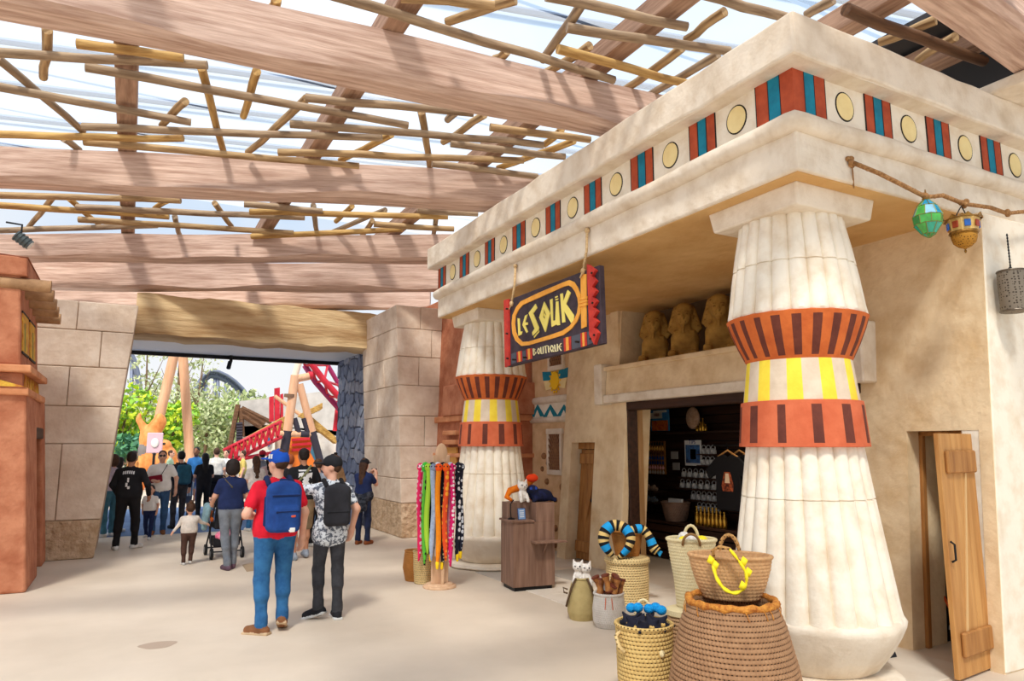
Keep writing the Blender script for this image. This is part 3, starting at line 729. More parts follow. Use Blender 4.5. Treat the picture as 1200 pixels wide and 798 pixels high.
to = thing('wall_tower', 'orange adobe tower with mouldings behind the far column', 'wall', (6, 12, 0), kind='structure')
def obx(x0, x1, y0, y1, z0, z1, name, m, bev=0.02):
    q = G(); q.box(x0, x1, y0, y1, z0, z1, fn=lambda x, y, z: (x + (0.03 * z if x < 6 else 0), y + (0.03 * z if y < 12 else 0), z)); return q.build(name, m, to, bevel=bev, seg=2)
obx(5.62, 7.6, 11.75, 15, 0, 5.0, 'tower_body', orange_w)
for zz, hh in ((2.32, 0.12), (1.62, 0.08)): obx(5.54, 7.6, 11.67, 15, zz, zz + hh, 'moulding', orange_l)
obx(5.50, 7.6, 11.60, 13.4, 2.44, 3.05, 'jut_block', orange_w)
P = atX(531, 470, 5.6)
for i, (py, w) in enumerate(((507, 0.35), (518, 0.42))):
    Q = atX(528, py, 5.6); obx(5.48, 5.7, Q.y - 0.35, Q.y + 0.3, Q.z - 0.05, Q.z + 0.04, 'niche_hood', orange_l)
Q = atX(523, 487, 5.6); obx(5.57, 5.64, Q.y - 0.5, Q.y + 0.3, Q.z - .12, Q.z + .1, 'relief_panel', beige_w)
Q = atX(527, 533, 5.6); obx(5.55, 5.60, Q.y - 0.3, Q.y + 0.25, Q.z - .25, Q.z + .15, 'niche_panel', mat('niche_ochre', (196, 140, 70), .85), .01)
for i in range(7):
    Q = atX(539, 408, 5.75); obx(5.66, 5.74, Q.y - 0.12, Q.y + 0.12, Q.z - 0.3 + i * 0.09, Q.z - 0.25 + i * 0.09, 'vent_slat', dark_wood, .004)

tb = thing('wall_beige', 'beige adobe house wall with sun painting and lattice windows', 'wall', (6.75, 11, 0), kind='structure')
XBG = 6.78
def bgx(y0, y1, z0, z1, d=0.0, name='wall_body', m=beige_w, bev=0.015, x1=7.5):
    q = G(); q.box(XBG - d, x1, y0, y1, z0, z1); return q.build(name, m, tb, bevel=bev, seg=2)
bgx(10.37, 11.8, 0, 5.0)
def zpx(px, py): return atX(px, py, XBG)
for py in (469, 492):
    Q = zpx(640, py); q = G(); q.tube([(XBG, 10.3, Q.z), (XBG, 11.8, Q.z)], 0.07 if py == 469 else 0.055, 12); q.build('roll', stucco, tb, smooth=True)
bw = zpx(640, 480)
bgx(10.37, 11.8, zpx(640, 490).z, zpx(640, 472).z, 0.012, 'painted_band', stucco_p, .003)
for px0, px1, px2 in ((623.5, 631, 639), (637.5, 646, 655), (653, 662, 671)):
    a, t, b = zpx(px0, 490), zpx(px1, 474), zpx(px2, 489)
    lo_z = min(a.z, b.z) + 0.02
    q = G(); q.prism([(XBG - .01, a.y, lo_z), (XBG - .01, t.y, t.z), (XBG - .01, b.y, lo_z)], (-0.014, 0, 0)); q.build('painted_triangle', mat('teal_paint', (24, 120, 140), .8), tb)
    q = G(); cy = t.y; hw = (a.y - b.y) * 0.2; q.prism([(XBG - .02, cy + hw, lo_z), (XBG - .02, cy, lo_z + (t.z - lo_z) * .55), (XBG - .02, cy - hw, lo_z)], (-0.01, 0, 0)); q.build('painted_triangle', stucco_p, tb)
# sun with wings
S = zpx(651, 446); q = G(); nn = 20; q.prism([(XBG, S.y + 0.17 * math.cos(2 * PI * i / nn) * 0.85, S.z + 0.17 * math.sin(2 * PI * i / nn)) for i in range(nn)], (-0.03, 0, 0)); q.build('sun_disc', mat('sun_yellow', (246, 196, 28), .7), tb, bevel=.01)
for i in range(14):
    w = 2 * PI * i / 14; q = G(); c = Vector((XBG, S.y + 0.165 * math.cos(w), S.z + 0.19 * math.sin(w))); t2 = Vector((0, -math.sin(w), math.cos(w))) * 0.03; rr2 = Vector((0, math.cos(w), math.sin(w))) * 0.05
    q.prism([c - t2, c + t2, c + rr2], (-0.018, 0, 0)); q.build('sun_ray', MATS['sun_yellow'], tb)
for s in (1, -1):
    q = G(); q.prism([(XBG, S.y + s * 0.14, S.z + 0.02), (XBG, S.y + s * 0.42, S.z + 0.03), (XBG, S.y + s * 0.45, S.z + 0.2), (XBG, S.y + s * 0.12, S.z + 0.17)], (-0.015, 0, 0)); q.build('sun_wing', paint_blue, tb)
    q = G(); q.prism([(XBG, S.y + s * 0.14, S.z - 0.14), (XBG, S.y + s * 0.33, S.z - 0.16), (XBG, S.y + s * 0.40, S.z + 0.02), (XBG, S.y + s * 0.12, S.z + 0.02)], (-0.012, 0, 0)); q.build('sun_wing', paint_cream, tb)
def lattice(pa, pb, sill=True):
    a, b = zpx(*pa), zpx(*pb); y0, y1, z0, z1 = b.y, a.y, b.z, a.z
    q = G(); q.box(XBG - 0.015, XBG + .05, y0, y1, z0, z1); q.build('window_recess', mat('lattice_dark', (92, 58, 38), .9), tb)
    n = 6
    for s in (1, -1):
        for i in range(-3, n + 3):
            ya = y0 + (y1 - y0) * (i / n); c = []
            h = z1 - z0; w2 = (y1 - y0)
            p = Vector((0, ya, z0)); d = Vector((0, s * h * 0.55, h)); t0, t1 = 0.0, 1.0
            if d.y != 0:
                ta, tb2 = (y0 - p.y) / d.y, (y1 - p.y) / d.y; t0 = max(0, min(ta, tb2)); t1 = min(1, max(ta, tb2))
            if t1 - t0 < 0.05: continue
            q = G(); q.tube([(XBG - 0.03 - 0.008 * s, p.y + d.y * t0, p.z + d.z * t0), (XBG - 0.03 - 0.008 * s, p.y + d.y * t1, p.z + d.z * t1)], 0.014, 4); q.build('lattice_slat', mat('lattice_wood', (150, 106, 74), .8), tb)
    for (ya, yb, za, zb) in ((y0 - .09, y1 + .09, z1, z1 + .1), (y0 - .07, y1 + .07, z0 - .09, z0), (y0 - .07, y0, z0, z1), (y1, y1 + .07, z0, z1)):
        q = G(); q.box(XBG - 0.05, XBG + .02, ya, yb, za, zb); q.build('window_surround', stucco, tb, bevel=.012)
lattice((645, 509), (658, 551)); lattice((646, 413), (660, 427))
for i in range(34):
    px, py = R.uniform(634, 660), R.uniform(560, 645) if i > 8 else R.uniform(520, 560)
    Q = zpx(px, py); 
    if Q.y < 10.4 or Q.z < 0.02: continue
    q = G(); q.ell((XBG - 0.0, Q.y, Q.z), (R.uniform(.03, .06), R.uniform(.05, .1), R.uniform(.04, .08)), 8, 5); q.build('stone', mat('rock_brown', (170, 124, 84), .95, (120, 84, 56), 8, 6, .8, 12), tb, smooth=True)
# ================================================================ roof: big beams, rafters, poles, canopy
def beam(pa, pb, zb, h, w, label, ext=(6.0, 3.0), seed=0, group='big roof beams'):
    """pa,pb: pixels on the far lower edge; runs on both ways past the frame"""
    A = gz(*pa, zb); B = gz(*pb, zb); d = (B - A).normalized(); A = A - d * ext[0]; B = B + d * ext[1]
    L = (B - A).length; ang = math.atan2(d.y, d.x); rn = random.Random(seed)
    n = int(L / 0.25); g = G(); vs = []
    ph = [rn.uniform(0, 6) for _ in range(6)]
    for i in range(n + 1):
        x = L * i / n; wv = lambda k, f: math.sin(x * f + ph[k])
        e1 = 0.035 * wv(0, 1.3) + 0.02 * wv(1, 3.1); e2 = 0.03 * wv(2, 1.1) + 0.015 * wv(3, 2.7); e3 = 0.012 * wv(4, 1.9)
        # y=0 is the far side, -w the near side
        vs += [(x, 0.0, 0.015 * wv(5, 1.5)), (x, 0.02, h * .5), (x, 0.0, h + e3), (x, -w, h + e3), (x, -w - 0.01, 0.14 + e1 * .4), (x, -w - 0.015 + e2, 0.05 + e1), (x, -w + 0.05 + e2, 0.0 + e1 * .5)]
    m = 7; fs = [(i * m + j, (i + 1) * m + j, (i + 1) * m + (j + 1) % m, i * m + (j + 1) % m) for i in range(n) for j in range(m)]
    fs += [tuple(range(m)), tuple(range(n * m + m - 1, n * m - 1, -1))]
    g.add(vs, fs); o = g.build('roof_beam', beam_m, smooth=30, loc=A, world=False)
    o.rotation_euler = (0, 0, ang); return tag(o, label, 'beam', group)
HB = 0.50; PB = [None]
beam((0, 22.5), (696, 160), 5.3, HB, 0.30, 'huge rough brown roof beam, the one running onto the middle of the shop cornice', seed=1)
beam((0, 222), (568, 248), 5.3, HB, 0.32, 'huge rough brown roof beam reaching the cornice above the hanging sign', seed=2)
beam((40, 308), (500, 309), 5.3, HB - .02, 0.32, 'huge rough brown roof beam touching the far end of the shop cornice', seed=3, ext=(4, 1.5))
beam((60, 341), (505, 343), 5.05, 0.55, 0.32, 'huge rough brown roof beam just above the right gate pier', seed=4, ext=(4, 1.5))
beam((150, 362), (430, 364), 5.0, 0.55, 0.32, 'huge rough brown roof beam lying right above the tan gateway lintel', seed=5, ext=(4, 1.5))
beam((1062, 0), (1190, 87), 5.3, HB, 0.34, 'huge rough brown roof beam crossing above the lantern side of the shop', seed=6, ext=(6, 3))
q = G(); P = gz(1195, 100, 5.17); q.box(P.x - .05, P.x + .8, P.y - 0.1, P.y + .7, 5.17, 5.29)
tag(q.build('bearing_block', stucco, loc=(P.x, P.y, 5.17), bevel=.03, seg=2), 'cream plaster block on the cornice under the near roof beam', 'block')

ZR = 5.3 + HB + 0.02
for px, py, RL in ((148, 110, 'square brown rafter on the roof beams above the leaning stone pier'), (395, 140, 'square brown rafter on the roof beams above the red shirted man'), (700, 85, 'square brown rafter on the roof beams meeting the cornice above the hanging sign'), (1028, 18, 'square brown rafter right behind the cornice corner'), (1135, 62, 'square brown rafter in the shadow above the lanterns')):
    X = gz(px, py, ZR).x
    q = G(); L = 16.0 if X < 5 else 7.5
    q.box(0, L, -0.11, 0.11, 0, 0.24)
    o = q.build('rafter', raft_m, loc=(X, 0.5, ZR), world=False, bevel=.01); o.rotation_euler = (0, 0, PI / 2); tag(o, RL, 'rafter', 'rafters on the roof beams')
def pole(a, b, z, r=0.05, m=None, lab=None):
    A = gz(*a, z); B = gz(*b, z); d = B - A; L = d.length
    q = G(); rn = random.Random(int(a[0] * 7 + a[1])); n = max(4, int(L / 0.5))
    pts = [(L * i / n, rn.uniform(-.012, .012), rn.uniform(-.008, .008)) for i in range(n + 1)]
    q.tube(pts, [r * (1.06 - 0.12 * i / n) for i in range(n + 1)], 10)
    o = q.build('roof_pole', m or (pole_m, pole_2, pole_3)[rn.randrange(3)], loc=A, world=False, smooth=40); o.rotation_euler = (0, 0, math.atan2(d.y, d.x))
    return tag(o, lab, 'pole', lab and lab.startswith('thin') and lab.split(' pole ')[1] and 'roof poles: ' + lab.split(' pole ')[1] or None)
ZP, ZQ = 5.74, 5.845
def BAY(a, b): return 'between the cornice-middle beam and the sign beam' if a else ('above the beam running onto the cornice middle' if b else 'between the sign beam and the next beam')
LOW = [((90, 51), (215, 68)), ((-30, 60), (243, 77)), ((100, 79), (478, 147)), ((-30, 96), (224, 143)), ((97, 149), (448, 162)), ((340, 145), (637, 169)), ((-30, 157), (215, 163)),
       ((98, 166), (421, 195)), ((326, 178), (614, 188)), ((358, 115), (555, 132)), ((574, 150), (692, 163)), ((528, 169), (662, 184)), ((506, 192), (630, 206)),
       ((380, -8), (720, 93)), ((470, -4), (579, 7)), ((640, -5), (805, 31)), ((664, 33), (855, 59)), ((654, 57), (812, 100)), ((820, -8), (920, 21)),
       ((-20, 228), (212, 235)), ((-20, 239), (198, 254)), ((90, 243), (357, 255)), ((92, 257), (344, 273)), ((-20, 271), (184, 264)), ((286, 239), (378, 248)), ((293, 248), (525, 254)),
       ((295, 277), (472, 269)), ((438, 263), (532, 269)), ((489, 246), (560, 251))]
UP = [((57, 36), (51, 91)), ((-5, 67), (98, 154)), ((75, 163), (92, 175)), ((216, 118), (190, 147)), ((235, 79), (263, 186)), ((301, 83), (286, 136)), ((359, 115), (291, 179)),
      ((493, 130), (504, 199)), ((568, 135), (519, 167)), ((534, 131), (525, 141)), ((459, 158), (399, 188)), ((658, 152), (639, 169)), ((673, 165), (583, 197)), ((604, 0), (523, 26)), ((683, 5), (636, 70)),
      ((594, 60), (577, 73)), ((692, 54), (636, 88)), ((800, 56), (732, 105)), ((841, 64), (758, 113)), ((849, 13), (804, 47)), ((977, 0), (945, 17)), ((325, 0), (319, 12)),
      ((1097, 24), (1030, 50)), ((1120, 43), (1075, 70)), ((62, 231), (34, 266)), ((81, 233), (115, 263)), ((205, 254), (211, 277)), ((252, 238), (271, 265)), ((367, 241), (371, 273)), ((451, 246), (384, 274)),
      ((512, 244), (508, 282)), ((412, 242), (393, 259)), ((195, 236), (182, 244)), ((436, 259), (423, 278))]
for i, (a, b) in enumerate(LOW): pole(a, b, ZP - 0.012 * (i % 3), 0.047 if i < 19 else 0.052, lab='thin round pole ' + BAY(i < 13, i < 19) + ', lying lengthwise beside the beams')
for i, (a, b) in enumerate(UP): pole(a, b, ZQ + 0.01 * (i % 2), 0.046, lab='thin round pole ' + BAY(i < 13, i < 24) + ', set crosswise on the others')
pole((990, 12), (1152, 72), 5.70, 0.055, pole_d, 'dark round pole stretched under the roof above the cornice')

# translucent canopy panes on thin purlins
cm = bpy.data.materials.new('canopy_film'); cm.use_nodes = True; t = cm.node_tree; t.nodes.clear()
o_ = t.nodes.new('ShaderNodeOutputMaterial'); mx = t.nodes.new('ShaderNodeMixShader'); tp = t.nodes.new('ShaderNodeBsdfTransparent'); tl_ = t.nodes.new('ShaderNodeBsdfTranslucent')
tp.inputs[0].default_value = (0.97, 0.985, 1.0, 1); tl_.inputs[0].default_value = (0.9, 0.93, 0.97, 1); mx.inputs[0].default_value = 0.2
t.links.new(tp.outputs[0], mx.inputs[1]); t.links.new(tl_.outputs[0], mx.inputs[2]); t.links.new(mx.outputs[0], o_.inputs[0])
ceil = thing('ceiling', 'translucent canopy roof of clear panes over the passage', 'canopy', (2, 6, 6.9), kind='structure')
for i in range(13):
    y0 = -4 + i * 1.5
    q = G(); q.box(-9, 12, y0 + .03, y0 + 1.47, 6.90, 6.905); q.build('pane', cm, ceil)
pur = mat('purlin_blue', (96, 112, 138), 0.5, metal=0.4)
A = gz(0, 30, 6.9); B = gz(700, 170, 6.9)
for i in range(15):
    q = G(); q.tube([(-9, -3.9 + i * 1.25 + 2.2, 6.99), (12, -3.9 + i * 1.25 - 2.4, 6.99)], 0.045, 6); q.build('purlin', pur, ceil)
# solid roof over the shop side
q = G(); q.box(6.9, 14, -2, 6.6, 6.12, 6.25)
struct(q.build('ceiling', mat('shed_roof', (62, 60, 62), .9), loc=(9, 2, 6.05)), 'dark solid shed roof over the right side', 'roof')
# small spotlight clamped under the third beam
sp = thing('spotlight', 'small grey spotlight clamped to the roof beam above the adobe tower', 'lamp', gz(28, 283, 5.45))
q = G(); q.tube([(-.12, 0, .1), (.1, 0, -.06)], 0.09, 14); q.build('lamp_body', mat('lamp_grey', (84, 92, 92), .4, metal=.4), sp, smooth=40, world=False)
for i in range(4): q = G(); f = i * .06; q.tube([(-.12 + f * .9, 0, .1 - f * .65), (-.10 + f * .9, 0, .086 - f * .65)], 0.105, 14); q.build('cooling_fin', MATS['lamp_grey'], sp, world=False)
q = G(); q.tube([(-.05, 0, .06), (-.05, 0, .3), (-.3, .1, .34)], 0.018, 8); q.build('bracket', black_metal, sp, world=False)
q = G(); q.tube([(.095, 0, -.057), (.108, 0, -.066)], 0.075, 14); q.build('lens', white_m, sp, world=False)
# ================================================================ hanging shop sign
XS = 4.38
sg_dark = mat('sign_plum', (72, 58, 66), 0.7, (52, 42, 50), 8, 6, 0.3, 20)
sg_or = mat('sign_orange', (246, 176, 74), 0.7, (236, 158, 58), 10)
sg_ye = mat('sign_yellow', (246, 226, 116), 0.7)
sg_red = mat('sign_red', (206, 62, 48), 0.6, (176, 44, 38), 12)
sg_sl = mat('sign_slate', (84, 86, 96), 0.7)
def sp(px, py, d=0.0): return atX(px, py, XS - d)
def A1(u, v): return (596 + u / 11.4, 330 + v / 11.4)
def A2(u, v): return (590 + u / 10.0, 380 + v / 10.0)
def A3(u, v): return (660 + u / 7.98, 305 + v / 7.98)
sign = thing('shop_sign', 'hanging plum signboard with yellow lettering and red zigzag edges', 'sign', sp(650, 420))
q = G(); q.prism([sp(593.0, 352.5), sp(702, 310.5), sp(705.5, 402.5), sp(594.5, 430)], (0.07, 0, 0)); q.build('board', sg_dark, sign, bevel=.006)
def flat(pts, nm, m, d0=0.002, th=0.012):
    P = [sp(*p) for p in pts]; P = [Vector((XS + 0.004, p.y, p.z)) for p in P]; q = G(); q.prism(P, (-d0 - th, 0, 0)); return q.build(nm, m, sign)
# cartouche ring traced as outer/inner outlines
outer = [(50, 560), (60, 450), (110, 340), (170, 265), (420, 145), (740, 10), (820, -20), (880, 5), (930, 80), (965, 170), (985, 300), (965, 430), (920, 540), (850, 630), (740, 715), (560, 770), (380, 820), (280, 850), (180, 860), (100, 790), (60, 690)]
inner = [(90, 570), (100, 460), (145, 370), (200, 310), (440, 205), (740, 70), (810, 50), (855, 75), (900, 140), (930, 220), (940, 310), (925, 420), (885, 510), (825, 590), (730, 655), (560, 715), (380, 770), (280, 800), (190, 805), (135, 750), (102, 670)]
vo = [sp(*A1(*p)) for p in outer]; vi = [sp(*A1(*p)) for p in inner]; n = len(vo)
q = G(); v = [(XS - 0.012, p.y, p.z) for p in vo] + [(XS - 0.012, p.y, p.z) for p in vi] + [(XS + .01, p.y, p.z) for p in vo] + [(XS + .01, p.y, p.z) for p in vi]
f = [(i, (i + 1) % n, n + (i + 1) % n, n + i) for i in range(n)] + [(i, 2 * n + i, 2 * n + (i + 1) % n, (i + 1) % n) for i in range(n)] + [(n + i, n + (i + 1) % n, 3 * n + (i + 1) % n, 3 * n + i) for i in range(n)]
q.add(v, f); q.build('cartouche_ring', sg_or, sign)
flat([A3(168, 135), A3(222, 128), A3(222, 620), A3(175, 640)], 'cartouche_bar', sg_or)
for k in range(3): flat([A3(163, 355 + 30 * k), A3(235, 335 + 30 * k), A3(235, 358 + 30 * k), A3(163, 378 + 30 * k)], 'cartouche_tie', sg_or, 0.012)
LET = [[(128, 490), (150, 492), (160, 670), (188, 665), (180, 705), (138, 725)],
       [(228, 455), (258, 440), (225, 545), (262, 545), (262, 575), (228, 585), (264, 670), (245, 686), (192, 580)],
       [(345, 330), (365, 298), (388, 350), (335, 425), (412, 615), (405, 650), (330, 722), (322, 680), (355, 630), (275, 420)],
       [(345, 735), (415, 655), (412, 675), (348, 752)],
       [(560, 245), (592, 228), (598, 525), (632, 518), (640, 268), (668, 262), (690, 580), (655, 585), (650, 570), (582, 607)],
       [(628, 205), (660, 190), (662, 205), (630, 222)], [(632, 238), (666, 225), (667, 240), (634, 254)],
       [(697, 168), (728, 156), (738, 270), (795, 112), (835, 150), (775, 300), (880, 455), (875, 520), (845, 556), (748, 390), (762, 540), (725, 550)]]
for p in LET: flat([A1(*u) for u in p], 'letter', sg_ye)
# the diamond O: ring
do = [(485, 270), (562, 420), (500, 675), (420, 480)]; di = [(485, 370), (512, 440), (495, 505), (468, 470)]
vo = [sp(*A1(*p)) for p in do]; vi = [sp(*A1(*p)) for p in di]
q = G(); n = 4; v = [(XS - .014, p.y, p.z) for p in vo + vi] + [(XS + .01, p.y, p.z) for p in vo + vi]
q.add(v, [(i, (i + 1) % n, n + (i + 1) % n, n + i) for i in range(n)] + [(i, 8 + i, 8 + (i + 1) % n, (i + 1) % n) for i in range(n)] + [(4 + i, 4 + (i + 1) % n, 12 + (i + 1) % n, 12 + i) for i in range(n)]); q.build('letter', sg_ye, sign)
flat([A1(485, 415), A1(500, 450), A1(492, 480), A1(478, 455)], 'letter', sg_ye)
# BOUTIQUE in strokes
def stroke(a, b, w=7):
    du, dv = b[0] - a[0], b[1] - a[1]; L = math.hypot(du, dv); nu, nv = -dv / L * w / 2, du / L * w / 2
    flat([A2(a[0] + nu, a[1] + nv), A2(b[0] + nu, b[1] + nv), A2(b[0] - nu, b[1] - nv), A2(a[0] - nu, a[1] - nv)], 'small_letter', mat('sign_cream', (240, 228, 176), .7))
for a, b in (((352, 283), (358, 365)), ((352, 285), (375, 295)), ((375, 295), (358, 318)), ((358, 318), (388, 332)), ((388, 332), (358, 365)), ((415, 280), (402, 320)), ((402, 320), (418, 350)), ((418, 350), (432, 312)), ((432, 312), (415, 280)),
             ((440, 268), (446, 345)), ((446, 345), (472, 340)), ((472, 340), (468, 262)), ((482, 262), (520, 250)), ((498, 258), (503, 340)), ((530, 252), (536, 330)), ((570, 245), (553, 285)), ((553, 285), (572, 325)), ((572, 325), (590, 280)), ((590, 280), (570, 245)), ((575, 300), (596, 322)),
             ((604, 240), (612, 318)), ((612, 318), (640, 312)), ((640, 312), (635, 230)), ((682, 222), (652, 265)), ((652, 265), (682, 312)), ((658, 265), (682, 260))): stroke(a, b)
# lower border: blocks
for nm, m, pts in (('border_block', sg_sl, [(92, 348), (150, 328), (152, 448), (95, 465)]), ('border_stripe', sg_red, [(158, 326), (218, 308), (222, 432), (162, 446)]), ('border_block', sg_sl, [(222, 318), (262, 305), (265, 420), (226, 430)]),
                   ('border_stripe', sg_red, [(268, 296), (336, 278), (340, 402), (272, 420)]), ('border_stripe', sg_red, [(708, 165), (792, 140), (796, 298), (712, 320)]), ('border_block', sg_sl, [(800, 142), (900, 110), (905, 268), (806, 292)]),
                   ('border_stripe', sg_red, [(905, 105), (975, 88), (980, 248), (910, 268)]), ('border_block', sg_sl, [(985, 88), (1050, 72), (1055, 215), (990, 242)])):
    flat([A2(*p) for p in pts], nm, m, 0.0, 0.008)
for pts in ([(178, 320), (198, 314), (204, 436), (184, 442)], [(290, 290), (312, 284), (318, 408), (296, 414)], [(735, 155), (765, 148), (770, 302), (740, 312)], [(928, 100), (950, 94), (956, 255), (934, 262)]): flat([A2(*p) for p in pts], 'border_line', sg_or, 0.0, 0.012)
flat([(592.2, 352), (597.5, 350.5), (598.5, 428), (593.5, 430.5)], 'red_edge', sg_red, 0.0, 0.03)
zz = [A3(248, 40)]; ys = [95, 195, 290, 385, 480, 575, 680]
for k, y_ in enumerate(ys): zz += [A3(328 + k * 4, y_), A3(292 + k * 4, y_ + 55 if k < 6 else 790)]
zz += [A3(272, 700)]
P = [Vector((XS + .004, sp(*p).y, sp(*p).z)) for p in zz]
q = G(); q.prism(P, (-0.045, 0, 0)); q.build('red_zigzag', sg_red, sign)
for p in ((594.8, 362), (594.8, 391), (595.5, 420), A3(278, 120), A3(285, 400), A3(300, 700), A2(122, 415), A2(252, 390), A2(862, 205), A2(1032, 172)):
    c = sp(*p, 0.03); q = G(); q.tube([(XS, c.y, c.z), (XS - .055, c.y, c.z)], 0.012, 8); q.build('bolt', paint_black, sign)
for (a, b) in (((604, 312), (601, 356)), ((688, 270), (685, 318))):
    top = atX(*a, 4.40); bot = sp(*b)
    q = G(); q.tube([(4.40, top.y, top.z), (4.385, top.y - .005, (top.z + bot.z) / 2), (XS - .02, bot.y, bot.z)], 0.016, 8)
    q.ell((4.40, top.y, top.z), (.03, .03, .035)); q.ell((XS - .02, bot.y, bot.z), (.028, .03, .04)); q.tube([(XS - .02, bot.y, bot.z), (XS - .03, bot.y + .05, bot.z - .07)], 0.01, 6); q.build('hanging_rope', rope_l, sign, smooth=True)

# ================================================================ pharaoh busts in the niche
bust_m = mat('bust_ochre', (188, 146, 72), 0.85, (150, 110, 50), 6, 6, 0.4, 14)
bust_d = mat('bust_carving', (132, 96, 44), 0.85)
def bust_prims():
    p = [(0, 'e', (0, -.01, .56), (.088, .10, .125)), (0, 'e', (0, -.055, .50), (.062, .06, .06)), (0, 'c', (0, .02, .48), (0, .02, .36), .075, .10),
         (0, 'e', (0, .03, .29), (.20, .13, .19)), (0, 'c', (-.14, .02, .30), (-.15, -.06, .10), .055, .05), (0, 'c', (.14, .02, .30), (.15, -.06, .10), .055, .05), (0, 'b', (0, .06, .09), (.16, .14, .09), .04),
         (0, 'b', (-.15, -.17, .055), (.055, .13, .055), .03), (0, 'b', (.15, -.17, .055), (.055, .13, .055), .03), (0, 'b', (0, .0, .012), (.24, .26, .014), .008)]
    # nemes headcloth: rounded crown, flaring wings behind the ears, lappets on the chest
    p += [(0, 'e', (0, .03, .63), (.115, .12, .095)), (0, 'b', (0, .055, .52), (.13, .035, .13), .03), (0, 'b', (0, .05, .45), (.165, .04, .07), .03)]
    for s_ in (-1, 1):
        p += [(0, 'c', (s_ * .09, .04, .66), (s_ * .155, .045, .44), .035, .040), (0, 'b', (s_ * .115, -.03, .33), (.036, .03, .09), .015), (0, 'e', (s_ * .092, -.005, .555), (.016, .02, .034)), (1, 'e', (s_ * .036, -.098, .575), (.022, .012, .009)), (1, 'c', (s_ * .015, -.104, .600), (s_ * .055, -.09, .603), .006, .005)]
        for k in range(4): p.append((1, 'c', (s_ * (.10 + .018 * k), .0, .62 - .055 * k), (s_ * (.135 + .012 * k), .02, .60 - .055 * k), .006, .006))
    p += [(0, 'c', (0, -.105, .58), (0, -.132, .535), .012, .02), (1, 'c', (-.024, -.108, .492), (.024, -.108, .492), .008, .008), (0, 'c', (0, -.10, .45), (0, -.115, .38), .02, .017), (1, 'c', (-.085, -.055, .645), (.085, -.055, .645), .011, .011)]
    for q_ in (-.15, .15):
        for k in range(4): p.append((0, 'c', (q_ - .038 + k * .026, -.28, .05), (q_ - .038 + k * .026, -.315, .03), .017, .015))
    up = lambda c: (c[0] * 1.25, c[1] * 1.2, .35 + (c[2] - .35) * 1.3)
    p = [q if q[2][2] < .34 else ((q[0], 'c', up(q[2]), up(q[3]), q[4] * 1.25, q[5] * 1.25) if q[1] == 'c' else (q[0], q[1], up(q[2]), tuple(v * 1.27 for v in q[3])) + tuple(q[4:])) for q in p]
    return p
b0 = thing('pharaoh_bust', 'ochre pharaoh sphinx bust in the niche, the one nearest the plum sign', 'statue', (6.93, atX(768, 425, 6.93).y, 3.065), -.85, 'pharaoh busts in the niche')
sculpt('figure', bust_prims(), [bust_m, bust_d], 0.010, b0, k=.02)
for px, lb in ((803, 'ochre pharaoh sphinx bust standing between two others in the niche'), (845, 'ochre pharaoh sphinx bust beside the column capital in the niche'), (893, 'ochre pharaoh sphinx bust whose paws show past the column')):
    dup(b0, (6.93, atX(px, 415, 6.93).y, 3.065), -.85, lb)

# ================================================================ lanterns on a rope
rp = [atY(998, 190, 3.52)] + [atY(p, y_, 3.30) for p, y_ in ( (1030, 203), (1060, 218), (1085, 231), (1105, 229), (1130, 239), (1160, 243), (1180, 250), (1200, 248), (1240, 238))]
q = G(); q.tube(rp, 0.018, 8)
for k in range(60):
    t = k / 59 * (len(rp) - 1); i = min(int(t), len(rp) - 2); c = rp[i].lerp(rp[i + 1], t - i); w = k * 1.3
    q.ell(c + Vector((0, .008 * math.cos(w), .008 * math.sin(w))), (.02, .013, .013), 6, 4)
for i in (0, 3, 5, 7):
    for j in range(5): q.ell(rp[i] + Vector((R.uniform(-.03, .03), R.uniform(-.02, .02), R.uniform(-.02, .03))), (.03, .022, .024), 7, 5)
q.tube([rp[0], rp[0] + Vector((.02, .01, -.12)), rp[0] + Vector((.06, .04, -.2))], 0.006, 5)
tag(q.build('lantern_rope', rope_m, loc=rp[0], smooth=True), 'frayed thick rope carrying the lanterns across the cornice side', 'rope')
brass = mat('brass_old', (168, 126, 60), 0.4, (110, 78, 36), 20, 4, metal=0.6)
lead = mat('lead_came', (120, 130, 70), 0.5, metal=0.4)
def glassm(nm, c): return mat(nm, c, 0.25, tuple(int(v * .7) for v in c), 14, 3, spec=0.6, emit=0.25)
Lp = atY(1087, 255, 3.30); r_ = 0.105
l1 = thing('glass_lantern', 'egg shaped green and blue stained glass lantern on the rope', 'lantern', (Lp.x, 3.30, Lp.z - .14))
pr = [(0.015, .30), (0.075, .235), (0.112, .15), (0.105, .08), (0.05, 0.0), (0.008, -.03)]
cols = [glassm('glass_blue', (36, 150, 190)), glassm('glass_green', (70, 170, 70)), glassm('glass_teal', (40, 160, 130)), glassm('glass_dkgreen', (40, 130, 60))]
n = 8
for i in range(5):
    for j in range(n):
        a0, a1 = 2 * PI * (j + .5 * (i % 2)) / n, 2 * PI * (j + 1 + .5 * (i % 2)) / n
        (r0, z0), (r1, z1) = pr[i], pr[i + 1]
        pts = [Vector((r0 * math.cos(a0), r0 * math.sin(a0), z0)), Vector((r0 * math.cos(a1), r0 * math.sin(a1), z0)), Vector((r1 * math.cos(a1), r1 * math.sin(a1), z1)), Vector((r1 * math.cos(a0), r1 * math.sin(a0), z1))]
        c = sum(pts, Vector()) / 4; q = G(); q.prism([p * .97 + c * .03 for p in pts], (-c.x * .08, -c.y * .08, 0)); q.build('glass_pane', cols[(0, 0, 1, 2, 3)[i] if j % 3 else (1, 1, 3, 1, 2)[i]], l1, world=False)
        q = G(); q.tube([pts[0], pts[3]], .004, 4); q.tube([pts[0], pts[1]], .004, 4); q.build('lead_strip', lead, l1, world=False)
